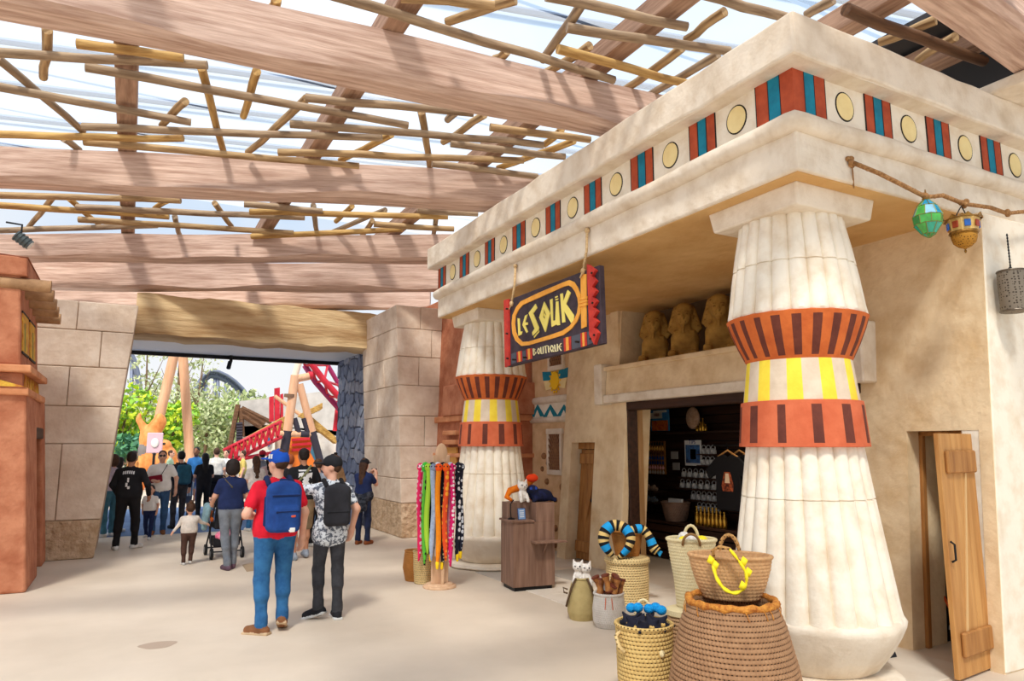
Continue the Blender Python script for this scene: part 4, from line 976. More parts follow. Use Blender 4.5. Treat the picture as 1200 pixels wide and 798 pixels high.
q = G(); q.lathe([(.02, .29), (.03, .30), (.02, .33), (.008, .34), (.005, .38)], 12); q.build('cap', brass, l1, smooth=True, world=False)
Lp = atY(1129, 268, 3.30)
l2 = thing('brass_lantern', 'pierced brass lantern with coloured panes and domed bottom', 'lantern', (Lp.x, 3.30, Lp.z - .10))
q = G(); q.lathe([(.135, .175), (.14, .185), (.10, .20), (.03, .215), (.01, .24)], 8); q.build('scalloped_top', brass, l2, world=False)
for j in range(8):
    w = 2 * PI * j / 8; q = G(); q.prism([Vector((.145 * math.cos(w + s * .28), .145 * math.sin(w + s * .28), z_)) for s, z_ in ((-1, .175), (1, .175), (0, .21))], (.006 * math.cos(w), .006 * math.sin(w), 0)); q.build('scallop', brass, l2, world=False)
    a0, a1 = w - PI / 8, w + PI / 8; r0, r1 = .108, .125
    q = G(); q.add([(r0 * math.cos(a0), r0 * math.sin(a0), .07), (r0 * math.cos(a1), r0 * math.sin(a1), .07), (r1 * math.cos(a1), r1 * math.sin(a1), .175), (r1 * math.cos(a0), r1 * math.sin(a0), .175)], [(0, 1, 2, 3)]); q.build('side_panel', mat('lantern_cream', (222, 190, 120), .4, (190, 150, 80), 20), l2, world=False)
    q = G(); rr2 = .122; q.obox((rr2 * math.cos(w) * .96, rr2 * math.sin(w) * .96, .122), (.006, .024, .03), rotz(w)); q.build('coloured_pane', (mat('pane_red', (150, 60, 36), .3), glassm('pane_blue', (30, 90, 170)))[j % 2], l2, bevel=.004, world=False)
q = G(); q.lathe([(.108, .05), (.115, .06), (.108, .072)], 16); q.build('ring', brass, l2, world=False)
mesh_m = spots('pierced_brass', (176, 124, 44), (74, 46, 16), 60, .3)
q = G(); q.lathe([(.012, -.075), (.05, -.06), (.085, -.025), (.098, .02), (.10, .055)], 20); q.build('dome', mesh_m, l2, smooth=True, world=False)
q = G(); q.lathe([(.004, -.115), (.012, -.10), (.006, -.085), (.014, -.075)], 8); q.build('finial', brass, l2, world=False)
q = G(); q.tube([(-.1, 0, .19), (-.03, 0, .27), (0, 0, .30)], .005, 5); q.tube([(.1, 0, .19), (.03, 0, .27), (0, 0, .30)], .005, 5); q.build('hook', black_metal, l2, world=False)
Lp = atY(1187, 340, 3.30)
l3 = thing('tin_lantern', 'cylindrical pierced grey tin lantern hanging on a chain', 'lantern', (Lp.x, 3.30, Lp.z - .14))
tin = spots('pierced_tin', (132, 122, 108), (72, 62, 54), 42, .34)
q = G(); q.lathe([(.105, -.06), (.11, -.05), (.11, .305), (.105, .315)], 28); q.build('cylinder', tin, l3, smooth=40, world=False)
for z_ in (-.058, .302): q = G(); q.lathe([(.113, 0), (.116, .008), (.113, .016)], 28, c=(0, 0, z_)); q.build('rim', mat('tin_rim', (110, 100, 88), .4, metal=.6), l3, world=False)
q = G(); 
for k in range(12): q.ell((0, 0, .34 + k * .028), (.008, .008, .017), 6, 4)
q.tube([(-.1, 0, .29), (0, 0, .36), (.1, 0, .29)], .004, 5); q.build('chain', black_metal, l3, world=False)

# ================================================================ rack of toy snakes
Pr = gz(515, 688); Pr = Vector((Pr.x, Pr.y, 0))
rk = thing('display_rack', 'round wooden display stand with hooks for long plush snakes', 'rack', Pr)
wd_ = mat('ply_pale', (226, 190, 156), .6, (206, 166, 130), 3, 6, .1, 10, stretch=(4, 4, .5))
q = G(); q.lathe([(.215, 0), (.22, .01), (.215, .03), (.18, .035), (.175, .05), (.17, .055)], 40); q.build('base', wd_, rk, world=False)
q = G(); q.box(-.12, .12, -.02, .02, .05, 1.72); q.build('upright_panel', wd_, rk, bevel=.008, world=False)
q = G(); q.box(-.02, .02, -.12, .12, .05, 1.66); q.build('upright_panel', wd_, rk, bevel=.008, world=False)
q = G(); q.ell((0, .0, 1.74), (.09, .03, .14), 12, 8); q.build('carved_top', wd_, rk, smooth=True, world=False)
HZ = 1.53
for k in range(12):
    w = 2 * PI * k / 12; q = G(); q.tube([(.02 * math.cos(w), .02 * math.sin(w), HZ), (.23 * math.cos(w), .23 * math.sin(w), HZ), (.245 * math.cos(w), .245 * math.sin(w), HZ + .04)], .006, 6); q.build('hook', black_metal, rk, world=False)
NA, WH = (20, 24, 40), (232, 232, 236)
def vorpat(nm, ca, cb, sc, thr): return spots(nm, ca, cb, sc, thr)
SN = [('pink', vorpat('sn_pink', (236, 40, 100), (250, 210, 220), 15, .40), 'hot pink and white patterned'), ('green', vorpat('sn_green', (96, 190, 60), (34, 44, 34), 12, .42), 'bright green with black spots'),
      ('lime', mat('sn_lime', (170, 214, 60), .9), 'plain lime green'), ('navydot', vorpat('sn_navy', NA, WH, 17, .36), 'navy with white dots'), ('silver', mat('sn_silver', (176, 190, 212), .9, (150, 164, 190), 20), 'pale silver blue'),
      ('bw', vorpat('sn_bw', WH, NA, 15, .42), 'black and white diamond patterned'), ('orange', mat('sn_orange', (246, 150, 26), .9, (236, 130, 20), 20), 'plain orange'), ('black', vorpat('sn_blk', NA, (220, 200, 140), 20, .32), 'black with cream specks'),
      ('redspot', vorpat('sn_redspot', (226, 80, 36), (250, 170, 50), 14, .42), 'red orange spotted'), ('rose', mat('sn_rose', (250, 190, 206), .9, (240, 150, 180), 14), 'pale rose'), ('magenta', vorpat('sn_mag', (220, 30, 110), (250, 240, 240), 18, .36), 'magenta flecked'),
      ('navyring', vorpat('sn_navyring', NA, (240, 240, 244), 13, .42), 'navy with large white rings'), ('navytwo', vorpat('sn_navytwo', (26, 30, 48), (220, 226, 236), 15, .40), 'dark blue with white loops')]
pxs = [489, 496, 501, 505, 508, 512, 514.5, 519, 523.5, 528, 531, 537.5, 541]
radial = (0.23, .20, .12, .17, .22, .15, .22, .14, .21, .20, .13, .22, .17)
heads = {1: (60, 190, 60), 4: (140, 150, 170), 6: (250, 90, 30), 8: (246, 100, 24), 9: (200, 206, 220), 11: (30, 34, 48)}
rt = Vector((AX[0], AY[0], 0)).normalized(); fd = Vector((AX[2], AY[2], 0)).normalized()
for k, (nm, m, desc) in enumerate(SN):
    u = (pxs[k] - 515.5) * 0.0106; v_ = -math.sqrt(max(0, .25 ** 2 - u * u)) * (0.9 if k % 2 == 0 else 0.45)
    c = Pr + rt * u + fd * v_
    zb = (0.30, .26, .42, .34, .34, .38, .26, .24, .34, .30, .26, .33, .36)[k]
    s = thing('plush_snake', 'long %s plush snake hanging on the wooden stand' % desc, 'toy', (c.x, c.y, zb), 0, 'plush snakes on the stand')
    g = G(); n = 16; pts = []; rr3 = []
    for i in range(n + 1):
        t = i / n; pts.append((rt.x * .012 * math.sin(t * 7 + k), rt.y * .012 * math.sin(t * 7 + k), .03 + (HZ + .02 - zb) * t)); rr3.append(.036 * (0.35 + .65 * min(1, t * 6)))
    g.tube(pts, rr3, 10); g.build('body', m, s, smooth=True, world=False)
    g = G(); g.ell((0, 0, HZ + .03 - zb), (.052, .052, .058 + .015 * (k % 2))); g.build('head', mat('snake_head_%d' % k, heads[k], .9) if k in heads else m, s, smooth=True, world=False)
    for e in (-1, 1): g = G(); g.ell((rt.x * .022 * e - fd.x * .038, rt.y * .022 * e - fd.y * .038, HZ + .045 - zb), (.010, .010, .012)); g.build('eye', white_m if k % 2 else paint_black, s, world=False)
    if k in (3, 6, 7, 11, 12): g = G(); g.lathe([(.008, 0), (.02, .02), (.026, .09), (.02, .1)], 10); g.build('tail_tip', mat('tail_yellow', (250, 210, 30), .8), s, smooth=True, world=False)
# two baskets behind the rack
def basket(name, label, loc, prof, m, nn=40, group=None, coil=0.006, pitch=.028, cat='basket', sy=1.0, rz=0.0, inner=True):
    """coiled basket: each coil is a rounded ridge"""
    b = thing(name, label, cat, loc, rz, group); P = []
    ztop = prof[-1][1]; k = 0; z_ = 0.0
    rad = lambda z: next((a[0] + (b2[0] - a[0]) * (z - a[1]) / max(1e-6, b2[1] - a[1]) for a, b2 in zip(prof, prof[1:]) if a[1] <= z <= b2[1]), prof[-1][0])
    while z_ < ztop - 1e-4:
        r0 = rad(min(z_ + pitch * .5, ztop))
        for t, d in ((0.02, -.0), (.25, coil * .75), (.5, coil), (.75, coil * .75)): P.append((rad(min(z_ + pitch * t, ztop)) + d, z_ + pitch * t))
        z_ += pitch
    P.append((prof[-1][0], z_))
    if inner: P += [(prof[-1][0] - .018, z_ + .004), (prof[-1][0] - .025, z_ - .02), (rad(ztop * .55) - .03, ztop * .55)]
    g = G(); g.lathe(P, nn, sy=sy); g.build('body', m, b, smooth=50, world=False)
    g = G(); tp = prof[-1][0]; g.tube([(tp * math.cos(2 * PI * i / 28), tp * sy * math.sin(2 * PI * i / 28), z_) for i in range(29)], .014, 8); g.build('rim', m, b, smooth=True, world=False)
    return b, z_
straw_t = weave('straw_tan', (206, 158, 96), (160, 112, 62), 50); straw_o = weave('straw_ochre', (196, 134, 66), (150, 92, 40), 60, .02, False)
straw_p = weave('straw_pale', (232, 206, 150), (204, 170, 112), 46, .028); straw_g = weave('straw_gold', (222, 190, 122), (186, 148, 84), 44, .028)
straw_c = weave('straw_cream', (236, 220, 176), (212, 190, 138), 70, .024, False); straw_b = weave('straw_brown', (180, 138, 100), (128, 90, 62), 90, .03)
straw_w = weave('straw_white', (224, 216, 206), (196, 184, 170), 50, .022, False)
basket('tall_basket', 'tan woven basket standing behind the snake toy rack by the column', gz(485.5, 680), [(.12, 0), (.16, .18), (.14, .36), (.13, .40)], straw_o, pitch=.02)
basket('ribbed_basket', 'cream and tan coiled basket right beside the snake rack base', gz(497, 683), [(.13, 0), (.145, .2), (.15, .42)], straw_p, pitch=.03)

# ================================================================ wooden kiosk counter
kA, kB, kC = gz(583.3, 688), gz(601.5, 694), gz(650.5, 690)
walnut = mat('walnut_laminate', (142, 110, 92), .5, (112, 82, 66), 2.5, 8, .1, 10, stretch=(7, 7, .6))
ex = (kC - kB); exl = ex.length; exn = ex.normalized(); an = math.atan2(exn.y, exn.x); eyn = Vector((-exn.y, exn.x, 0)); dl = (kA - kB).dot(eyn); dl = max(dl, .45)
ko = thing('kiosk_counter', 'walnut laminate kiosk counter in two steps with a side shelf', 'counter', kB, an)
sk = 0.02
q = G(); q.box(0.0, exl, 0, dl, .05, .86); q.build('lower_cabinet', walnut, ko, bevel=.004, world=False)
q = G(); q.box(.03, exl - .03, .03, dl - .03, 0, .05); q.build('plinth', black_metal, ko, world=False)
q = G(); q.box(-.02, exl * .5, -.02, dl + .02, .86, .885); q.build('worktop', walnut, ko, bevel=.004, world=False)
q = G(); q.box(exl * .02, exl, dl * .5, dl, .86, 1.10); q.box(exl * .55, exl, 0, dl * .5, .86, 1.10); q.build('upper_cabinet', walnut, ko, bevel=.004, world=False)
q = G(); q.box(exl * .42, exl * 1.18, -.16, -.0, .60, .625); q.build('side_shelf', walnut, ko, bevel=.004, world=False)
q = G(); q.prism([(exl * .7, -.001, .60), (exl * .7, -.13, .60), (exl * .7, -.001, .45)], (.02, 0, 0)); q.build('shelf_bracket', walnut, ko, world=False)
def onK(x, y, z): return kB + exn * x + eyn * y + Vector((0, 0, z))
cdm = mat('card_navy', (36, 62, 110), .6)
c_ = thing('price_card', 'small blue notice card standing on the kiosk counter', 'card', onK(.17, .12, .885), an)
q = G(); q.prism([(-.055, 0, 0), (.055, 0, 0), (.055, .03, .145), (-.055, .03, .145)], (0, -.006, 0)); q.build('panel', cdm, c_, world=False)
q = G(); q.prism([(-.047, -.0075, .006), (.047, -.0075, .006), (.047, .0205, .138), (-.047, .0205, .138)], (0, -.001, 0)); q.build('frame', mat('card_light', (120, 150, 190), .6), c_, world=False)
for z_ in (.03, .055, .08, .105): q = G(); q.box(-.03, .03, -.010 + z_ * .2, -.008 + z_ * .2 , z_, z_ + .01); q.build('print_line', white_m, c_, world=False)
s_ = thing('gooseneck_reader', 'black gooseneck scanner standing on the kiosk worktop', 'scanner', onK(.05, .2, .885), an)
q = G(); q.lathe([(.05, 0), (.05, .012), (.03, .02)], 16); q.build('foot', black_metal, s_, world=False)
q = G(); q.tube([(0, 0, .01), (-.01, .0, .1), (.0, .02, .2), (.05, .03, .25)], .007, 6); q.build('neck', black_metal, s_, world=False)
# plush toys on the kiosk
cat_w = mat('plush_white', (240, 234, 226), .95, (206, 196, 184), 30); cat_k = mat('plush_dark', (40, 36, 44), .95); pl_o = mat('plush_orange', (250, 140, 30), .95, (236, 110, 20), 20); pl_n = mat('plush_navy', (26, 32, 72), .95, (16, 18, 30), 14)
def cat_prims(sc=1.0):
    p = [(0, 'e', (0, 0, .09), (.06, .05, .09)), (0, 'e', (0, -.01, .215), (.07, .06, .058)), (0, 'c', (-.045, 0, .25), (-.058, 0, .30), .024, .008), (0, 'c', (.045, 0, .25), (.058, 0, .30), .024, .008),
         (0, 'c', (-.04, -.04, .1), (-.05, -.08, .02), .024, .022), (0, 'c', (.04, -.04, .1), (.05, -.08, .02), .024, .022), (0, 'c', (.05, .04, .04), (.13, .06, .06), .018, .014),
         (1, 'e', (-.028, -.062, .225), (.012, .008, .014)), (1, 'e', (.028, -.062, .225), (.012, .008, .014)), (1, 'e', (0, -.07, .203), (.009, .007, .006))]
    return p
cat1 = thing('plush_cat', 'white plush cat with dark eyes sitting on the kiosk counter', 'toy', onK(.22, .22, 1.10), an)
sculpt('cat_body', cat_prims(), [cat_w, cat_k], .009, cat1, k=.02)
o = thing('plush_snake', 'fat orange plush snake coiled on top of the kiosk counter', 'toy', onK(.3, .33, 1.10), an)
g = G(); pts = [(-.2, -.02, .02), (-.24, .06, .06), (-.18, .1, .14), (-.05, .08, .18), (.06, .05, .24), (.12, .03, .30), (.14, -.02, .33)]
g.tube(pts, [.02, .035, .045, .05, .052, .06, .045], 12); g.build('body', pl_o, o, smooth=True, world=False)
g = G(); g.ell((.10, -.02, .31), (.09, .06, .055), 12, 8); g.build('head', mat('plush_red', (236, 66, 22), .95), o, smooth=True, world=False)
o = thing('plush_heap', 'dark navy plush animal lying on the kiosk counter', 'toy', onK(.5, .25, 1.10), an)
sculpt('animal_body', [(0, 'e', (0, 0, .08), (.17, .1, .09)), (0, 'e', (-.13, -.02, .15), (.085, .07, .075)), (0, 'c', (.1, 0, .06), (.2, -.02, .02), .04, .03), (0, 'c', (-.1, -.06, .04), (-.14, -.1, .02), .035, .03), (1, 'e', (-.17, -.07, .18), (.02, .012, .02)), (1, 'e', (-.1, -.08, .18), (.02, .012, .02))], [pl_n, mat('plush_blue', (40, 70, 160), .9)], .012, o)

# ================================================================ baskets before the shop
def coil_handle(b, pts, r, m): q = G(); q.tube(pts, r, 8); return q.build('handle', m, b, smooth=True, world=False)
def arch(a, h, y_, z_, n=10, lean=0.0): return [(a * math.cos(PI * i / n), y_ + lean * math.sin(PI * i / n), z_ + h * math.sin(PI * i / n)) for i in range(n + 1)]
cd_ang = lambda P: math.atan2(P.y, P.x) - PI / 2     # local -y looks at the passage
# 1 lidded round basket with a small ochre basket on it
L1 = gz(736, 706); b1, h1 = basket('lidded_basket', 'round pale coiled basket with flat lid under the small ochre basket', L1, [(.24, 0), (.25, .3), (.245, .46)], straw_p, 48)
q = G(); q.lathe([(.262, -.03), (.27, -.02), (.27, .02), (.255, .035), (.1, .045)], 48, c=(0, 0, h1 + .02)); q.build('lid', straw_p, b1, smooth=50, world=False)
ztop1 = h1 + .065
b2, h2 = basket('small_basket', 'small ochre basket draped with a striped plush cobra', (L1.x + .02, L1.y + .02, ztop1), [(.14, 0), (.17, .15), (.19, .27)], straw_o, 44, pitch=.018, coil=.003)
o = thing('plush_cobra', 'striped blue black and gold plush cobra looped over the small ochre basket', 'toy', (L1.x, L1.y, ztop1), cd_ang(L1))
cobm = [mat('cobra_black', (24, 22, 24), .9), mat('cobra_gold', (216, 184, 116), .9), mat('cobra_blue', (30, 150, 214), .9)]
def banded(pts, rad, nm, seq=(0, 1, 0, 2, 2, 0, 1), n=30):
    P = [Vector(p) for p in pts]; k = len(P) - 1; Q = []; RR = []
    for i in range(n + 1):
        t = i / n * k; j = min(int(t), k - 1); f = t - j; p0, p1, p2, p3 = P[max(j - 1, 0)], P[j], P[j + 1], P[min(j + 2, k)]
        Q.append(.5 * ((2 * p1) + (p2 - p0) * f + (2 * p0 - 5 * p1 + 4 * p2 - p3) * f * f + (3 * p1 - p0 - 3 * p2 + p3) * f ** 3)); RR.append(rad[j] + (rad[j + 1] - rad[j]) * f)
    g = G(); g.tube(Q, [r * 1.35 for r in RR], 12, flat=.7)
    for i in range(n):
        for j in range(12): g.m[i * 12 + j] = seq[i % len(seq)]
    return g.build(nm, cobm, o, smooth=True, world=False)
banded([(-.17, -.22, .03), (-.23, -.23, .10), (-.27, -.22, .20), (-.24, -.20, .31), (-.14, -.17, .37), (-.02, -.18, .34), (.05, -.22, .24), (.02, -.24, .13), (-.06, -.24, .04), (-.11, -.23, .0)], [.03, .055, .07, .075, .07, .065, .06, .05, .035, .015], 'body')
banded([(.02, -.1, .29), (.12, -.08, .32), (.2, -.06, .31), (.27, -.08, .22), (.31, -.09, .12), (.36, -.1, .07)], [.05, .06, .055, .055, .065, .055], 'hood', n=16)
for k in range(5): q = G(); q.tube([(.35 + .01 * k, -.12 + .012 * k, .07), (.385 + .008 * k, -.13 + .012 * k, .02 + .01 * k)], .008, 5); q.build('fringe', mat('fringe_blue', (40, 150, 200), .9), o, world=False)
# 2 basket of cats
L2 = gz(682, 725); b3, h3 = basket('cat_basket', 'olive straw basket with dark handles and white plush cats peeping out', L2, [(.13, 0), (.155, .08), (.15, .22), (.115, .36), (.085, .42)], weave('straw_olive', (206, 184, 128), (168, 144, 88), 80, .014, False), 40, pitch=.014, coil=.002, rz=cd_ang(L2))
for s in (-1, 1): coil_handle(b3, [(s * .06, -.08, .43), (s * .10, -.125, .36), (s * .145, -.11, .22), (s * .165, -.06, .14)], .012, mat('strap_brown', (92, 70, 48), .8))
q = G(); q.tube([(-.15, 0, .3), (-.2, 0, .32), (-.19, 0, .27), (-.15, 0, .26)], .01, 6); q.build('handle_end', MATS['strap_brown'], b3, world=False)
rt2 = Vector((math.cos(cd_ang(L2)), math.sin(cd_ang(L2)), 0))
for k, (dx, dz) in enumerate(((-.035, .36), (.05, .345))):
    o = dup(cat1, tuple(L2 + rt2 * dx + Vector((0, 0, dz))), cd_ang(L2) + (.2 if k else -.1), 'white plush cat peeping out of the olive straw basket', 'plush cats in the olive basket', 0.85)
# 3 white basket of brown maracas / figures
L3 = gz(714, 734); b4, h4 = basket('white_basket', 'whitewashed straw basket crammed with small brown wooden drums', L3, [(.135, 0), (.165, .06), (.17, .18), (.15, .32)], straw_w, 44, pitch=.022, coil=.003, rz=cd_ang(L3))
for s in (-1, 1): q = G(); q.tube([(s * .03, -.155, .31), (s * .035, -.172, .25), (s * .04, -.178, .2)], .004, 4); q.build('stitching', mat('stitch_orange', (206, 96, 50), .8), b4, world=False)
for k in range(9):
    w = k * 2.4; rr2 = .02 + .095 * ((k * 7 % 9) / 9)
    d = thing('souvenir_drum', 'small brown wooden drum toy poking out of the whitewashed basket', 'toy', (L3.x + rr2 * math.cos(w), L3.y + rr2 * math.sin(w), .26 + .03 * (k % 4)), w, 'wooden drums in the white basket')
    d.rotation_euler = (R.uniform(-.5, .5), R.uniform(-.5, .5), w)
    q = G(); q.lathe([(.04, 0), (.036, .05), (.03, .07), (.03, .12), (.036, .14), (.04, .17)], 12); q.build('drum_body', mat('drum_tan', (206, 140, 70), .5, (120, 66, 36), 12), d, smooth=50, world=False)
    for z_ in (0.0, .165): q = G(); q.lathe([(.042, 0), (.046, .006), (.044, .02), (.03, .024)], 12, c=(0, 0, z_)); q.build('drum_rim', mat('drum_brown', (112, 54, 36), .5), d, smooth=50, world=False)
for k in range(2): dup(cat1, tuple(L3 + rt2 * (-.09 + .03 * k) + Vector((.04, .04, .27 + .05 * k))), cd_ang(L3), 'white plush cat half hidden behind the wooden drums', 'plush cats in the white basket', .55)
# 4 front straw basket of black cats with blue pompons
L4 = gz(757, 826); b5, h5 = basket('front_basket', 'golden coiled basket full of black plush toys with blue pompons', L4, [(.17, 0), (.195, .2), (.2, .44), (.205, .56)], straw_g, 52, rz=cd_ang(L4))
coil_handle(b5, arch(.06, .12, .20, .56, lean=.03), .011, straw_c); q = G(); q.tube([(-.17, -.12, .53), (-.20, -.15, .50), (-.18, -.17, .44), (-.14, -.17, .40)], .014, 8); q.build('handle', straw_p, b5, smooth=True, world=False)
q = G(); q.ell((.12, -.17, .40), (.02, .02, .025)); q.build('handle_knot', straw_c, b5, smooth=True, world=False)
q = G(); q.lathe([(.16, .40), (.10, .46), (.02, .47)], 24); q.build('filling', cat_k, b5, world=False)
for k in range(7):
    w = k * 0.9 + .3; rr2 = (.05, .09, .10, .07, .10, .09, .10)[k]
    c = L4 + Vector((rr2 * math.cos(w), rr2 * math.sin(w), .50))
    t_ = thing('plush_bat', 'black plush toy with gold trim heaped in the golden basket', 'toy', c, w, 'black plush toys in the golden basket')
    sculpt('toy_body', [(0, 'e', (0, 0, .05), (.065, .055, .05)), (0, 'c', (-.03, 0, .08), (-.07, .01, .13), .026, .008), (0, 'c', (.03, 0, .08), (.07, -.01, .12), .026, .008), (0, 'c', (.05, 0, .04), (.12, 0, .05), .025, .012), (1, 'c', (-.05, -.03, .055), (.04, -.045, .06), .014, .012)], [mat('plush_ink', (26, 26, 40), .95), mat('plush_gold', (206, 168, 96), .9)], .011, t_, k=.02)
for k, (dx, dy) in enumerate(((-.09, .1), (-.04, .07), (.04, .09), (.09, .1), (.13, .06))):
    c = L4 + rotz(cd_ang(L4)) @ Vector((dx, dy, .645 + .01 * (k % 2)))
    q = G(); q.ell((0, 0, 0), (.04, .04, .035), 12, 8); tag(q.build('pompon', mat('pompon_blue', (24, 160, 226), .95, (14, 130, 200), 40, 4, .8, 80), loc=c, smooth=True, world=False), 'fluffy bright blue pompon among the black plush toys', 'pompon', 'blue pompons in the golden basket')
# 5 brown coiled basket behind, 6 the big one
L5 = gz(806, 812); b6, h6 = basket('brown_basket', 'slim brown and cream coiled basket squeezed behind the big brown basket', L5, [(.15, 0), (.17, .25), (.15, .5), (.13, .58)], weave('straw_mix', (208, 172, 128), (150, 104, 72), 60, .028), 48)
q = G(); q.lathe([(.13, 0), (.15, .015), (.145, .05), (.12, .06)], 40, c=(0, 0, h6 - .03)); q.build('cream_lip', straw_c, b6, smooth=50, world=False)
L6 = gz(864, 856); b7, h7 = basket('big_basket', 'big brown coiled basket tapering up to an orange bound rim', L6, [(.36, 0), (.425, .12), (.43, .24), (.40, .42), (.335, .68), (.285, .81)], straw_b, 80, pitch=.03, coil=.009)
rim_o = mat('raffia_orange', (214, 146, 62), .9, (168, 96, 36), 30, 5, .8, 50)
q = G(); q.tube([(.285 * math.cos(2 * PI * i / 40), .285 * math.sin(2 * PI * i / 40), h7 + .01 + .006 * math.sin(i * 2.3)) for i in range(41)], [.024 + .005 * math.sin(i * 1.9) for i in range(41)], 8); q.build('raffia_binding', rim_o, b7, smooth=True, world=False)
for k in range(26):
    w = R.uniform(0, 2 * PI); q = G(); q.tube([(.30 * math.cos(w), .30 * math.sin(w), h7 + .01), (.315 * math.cos(w + .05), .315 * math.sin(w + .05), h7 - .03), (.315 * math.cos(w + .08), .315 * math.sin(w + .08), h7 - .06)], .003, 4); q.build('raffia_strand', rim_o, b7, world=False)
for k in range(9):
    w = -2.6 + k * .28; q = G(); q.ell((.428 * math.cos(w), .428 * math.sin(w), .16 + .02 * (k % 2)), (.03, .03, .02), 8, 5); q.build('orange_patch', rim_o, b7, smooth=True, world=False)
# 7 pale tall bag
L7 = Vector((L5.x + .08, L5.y - .01, h6 + .032)); b8, h8 = basket('pale_bag', 'pale straw shopper bag with round handles standing on the slim brown basket', L7, [(.125, 0), (.14, .2), (.17, .39), (.185, .50)], straw_c, 52, pitch=.024, coil=.004, sy=.75, rz=cd_ang(L7))
coil_handle(b8, arch(.055, .11, .135, h8 - .02), .012, straw_c); coil_handle(b8, arch(.065, .09, -.135, h8 - .03, lean=-.05), .010, mat('handle_brown', (140, 104, 62), .8))
for k in range(8):
    w = k * .8; c = L7 + Vector((.08 * math.cos(w), .08 * math.sin(w), h8 - .03 + .02 * (k % 3)))
    q = G(); q.ell((0, 0, 0), (.05, .045, .04), 9, 6); tag(q.build('wrapped_toy', (mat('wrap_white', (232, 236, 240), .4), mat('wrap_yellow', (246, 222, 40), .6), cat_w)[k % 3], loc=c, smooth=True, world=False), 'small wrapped %s toy in the tall pale bag' % ('white', 'yellow', 'cream')[k % 3], 'toy', 'wrapped toys in the pale bag')
# 8 woven bag with yellow ribbon standing in the big basket
L8 = Vector((L6.x + .14, L6.y + .14, h7 - .015)); zb = h7 - .015
b9, h9 = basket('ribbon_bag', 'wide tan woven bag with yellow ribboned handle on the big basket', L8, [(.19, 0), (.235, .1), (.265, .20), (.28, .28)], weave('straw_rose', (216, 172, 122), (180, 130, 86), 40, .024, False), 56, pitch=.024, coil=.005, sy=.62, rz=cd_ang(L8))
coil_handle(b9, arch(.07, .14, .17, h9 - .02), .014, straw_t)
yel = mat('ribbon_yellow', (252, 228, 40), .6)
hp = [(-.10, -.19, h9 - .02), (-.11, -.22, h9 + .06), (-.06, -.25, h9 + .09), (0, -.26, h9 + .08), (.06, -.255, h9 + .0), (.10, -.25, h9 - .08), (.09, -.235, h9 - .16), (.03, -.225, h9 - .21), (-.04, -.225, h9 - .19), (-.09, -.22, h9 - .12), (-.11, -.2, h9 - .04)]
q = G(); q.tube(hp[:5], .012, 8); q.build('handle', straw_t, b9, smooth=True, world=False)
q = G(); HQ = hp[3:]; KN = len(HQ) - 1; RP = []
for i in range(41):
    t = i / 40 * KN; j = min(int(t), KN - 1); f = t - j; p0, p1, p2, p3 = (Vector(HQ[max(j - 1, 0)]), Vector(HQ[j]), Vector(HQ[j + 1]), Vector(HQ[min(j + 2, KN)]))
    RP.append(.5 * ((2 * p1) + (p2 - p0) * f + (2 * p0 - 5 * p1 + 4 * p2 - p3) * f * f + (3 * p1 - p0 - 3 * p2 + p3) * f ** 3))
q.tube(RP, [.012 + .008 * abs(math.sin(i * .62)) for i in range(41)], 8, flat=.6); q.build('ribbon', yel, b9, smooth=True, world=False)
for c in ((-.13, -.2, h9 - .01), (-.10, -.21, h9 - .04), (.085, -.26, h9 + .0), (.11, -.25, h9 - .07), (.07, -.245, h9 - .16)): q = G(); q.prism([(c[0], c[1], c[2] + .035), (c[0] + .03, c[1] - .012, c[2] + .01), (c[0] + .012, c[1], c[2] - .03), (c[0] - .022, c[1] + .004, c[2] - .012)], (0, -.008, .004)); q.build('ribbon_bow', yel, b9, smooth=True, world=False)

# ================================================================ goods inside the shop
XG = 8.35
SHW = mat('shelf_dark', (58, 38, 28), .6)
for py, y0, y1, lb in ((506, 4.6, 10.55, 'long dark wooden wall shelf holding the magazine and the straw hat'), (607, 4.6, 10.55, 'dark wooden counter top at the back of the shop')):
    z_ = atX(790, py, XG).z
    if py == 506:
        q = G(); q.box(8.3, 8.66, y0, y1, z_ - .03, z_); tag(q.build('wall_shelf', SHW, loc=(8.4, 6.8, z_), bevel=.004), lb, 'shelf')
    else:
        ct = thing('shop_counter', 'dark plank fronted counter inside the shop under the bucket', 'counter', (8.2, 6.8, 0))
        q = G(); q.box(7.85, 8.645, y0, y1, z_ - .04, z_); q.build('top', dark_wood, ct, bevel=.004)
        for k in range(4): h_ = (z_ - .06) / 4; q = G(); q.box(7.9, 7.95, y0 + .05, y1 - .05, .02 + h_ * k, h_ * (k + 1)); q.build('board', dark_wood, ct, bevel=.006)
        ZC = z_
def board(name, label, cat, px0, py0, px1, py1, m, X=XG, parts=(), th=.02):
    a, b = atX(px0, py0, X), atX(px1, py1, X); t_ = thing(name, label, cat, (X, (a.y + b.y) / 2, b.z))
    q = G(); q.box(X, X + th, b.y, a.y, b.z, a.z); q.build('panel', m, t_)
    for (u0, v0, u1, v1, mm) in parts:
        q = G(); q.box(X - .004, X + .001, a.y + (b.y - a.y) * u1, a.y + (b.y - a.y) * u0, a.z + (b.z - a.z) * v1, a.z + (b.z - a.z) * v0); q.build('print', mm, t_)
    return t_
sky_p = mat('print_sky', (60, 140, 200), .5); or_p = mat('print_orange', (236, 140, 40), .5, (200, 60, 40), 25); red_p = mat('print_red', (180, 40, 44), .5)
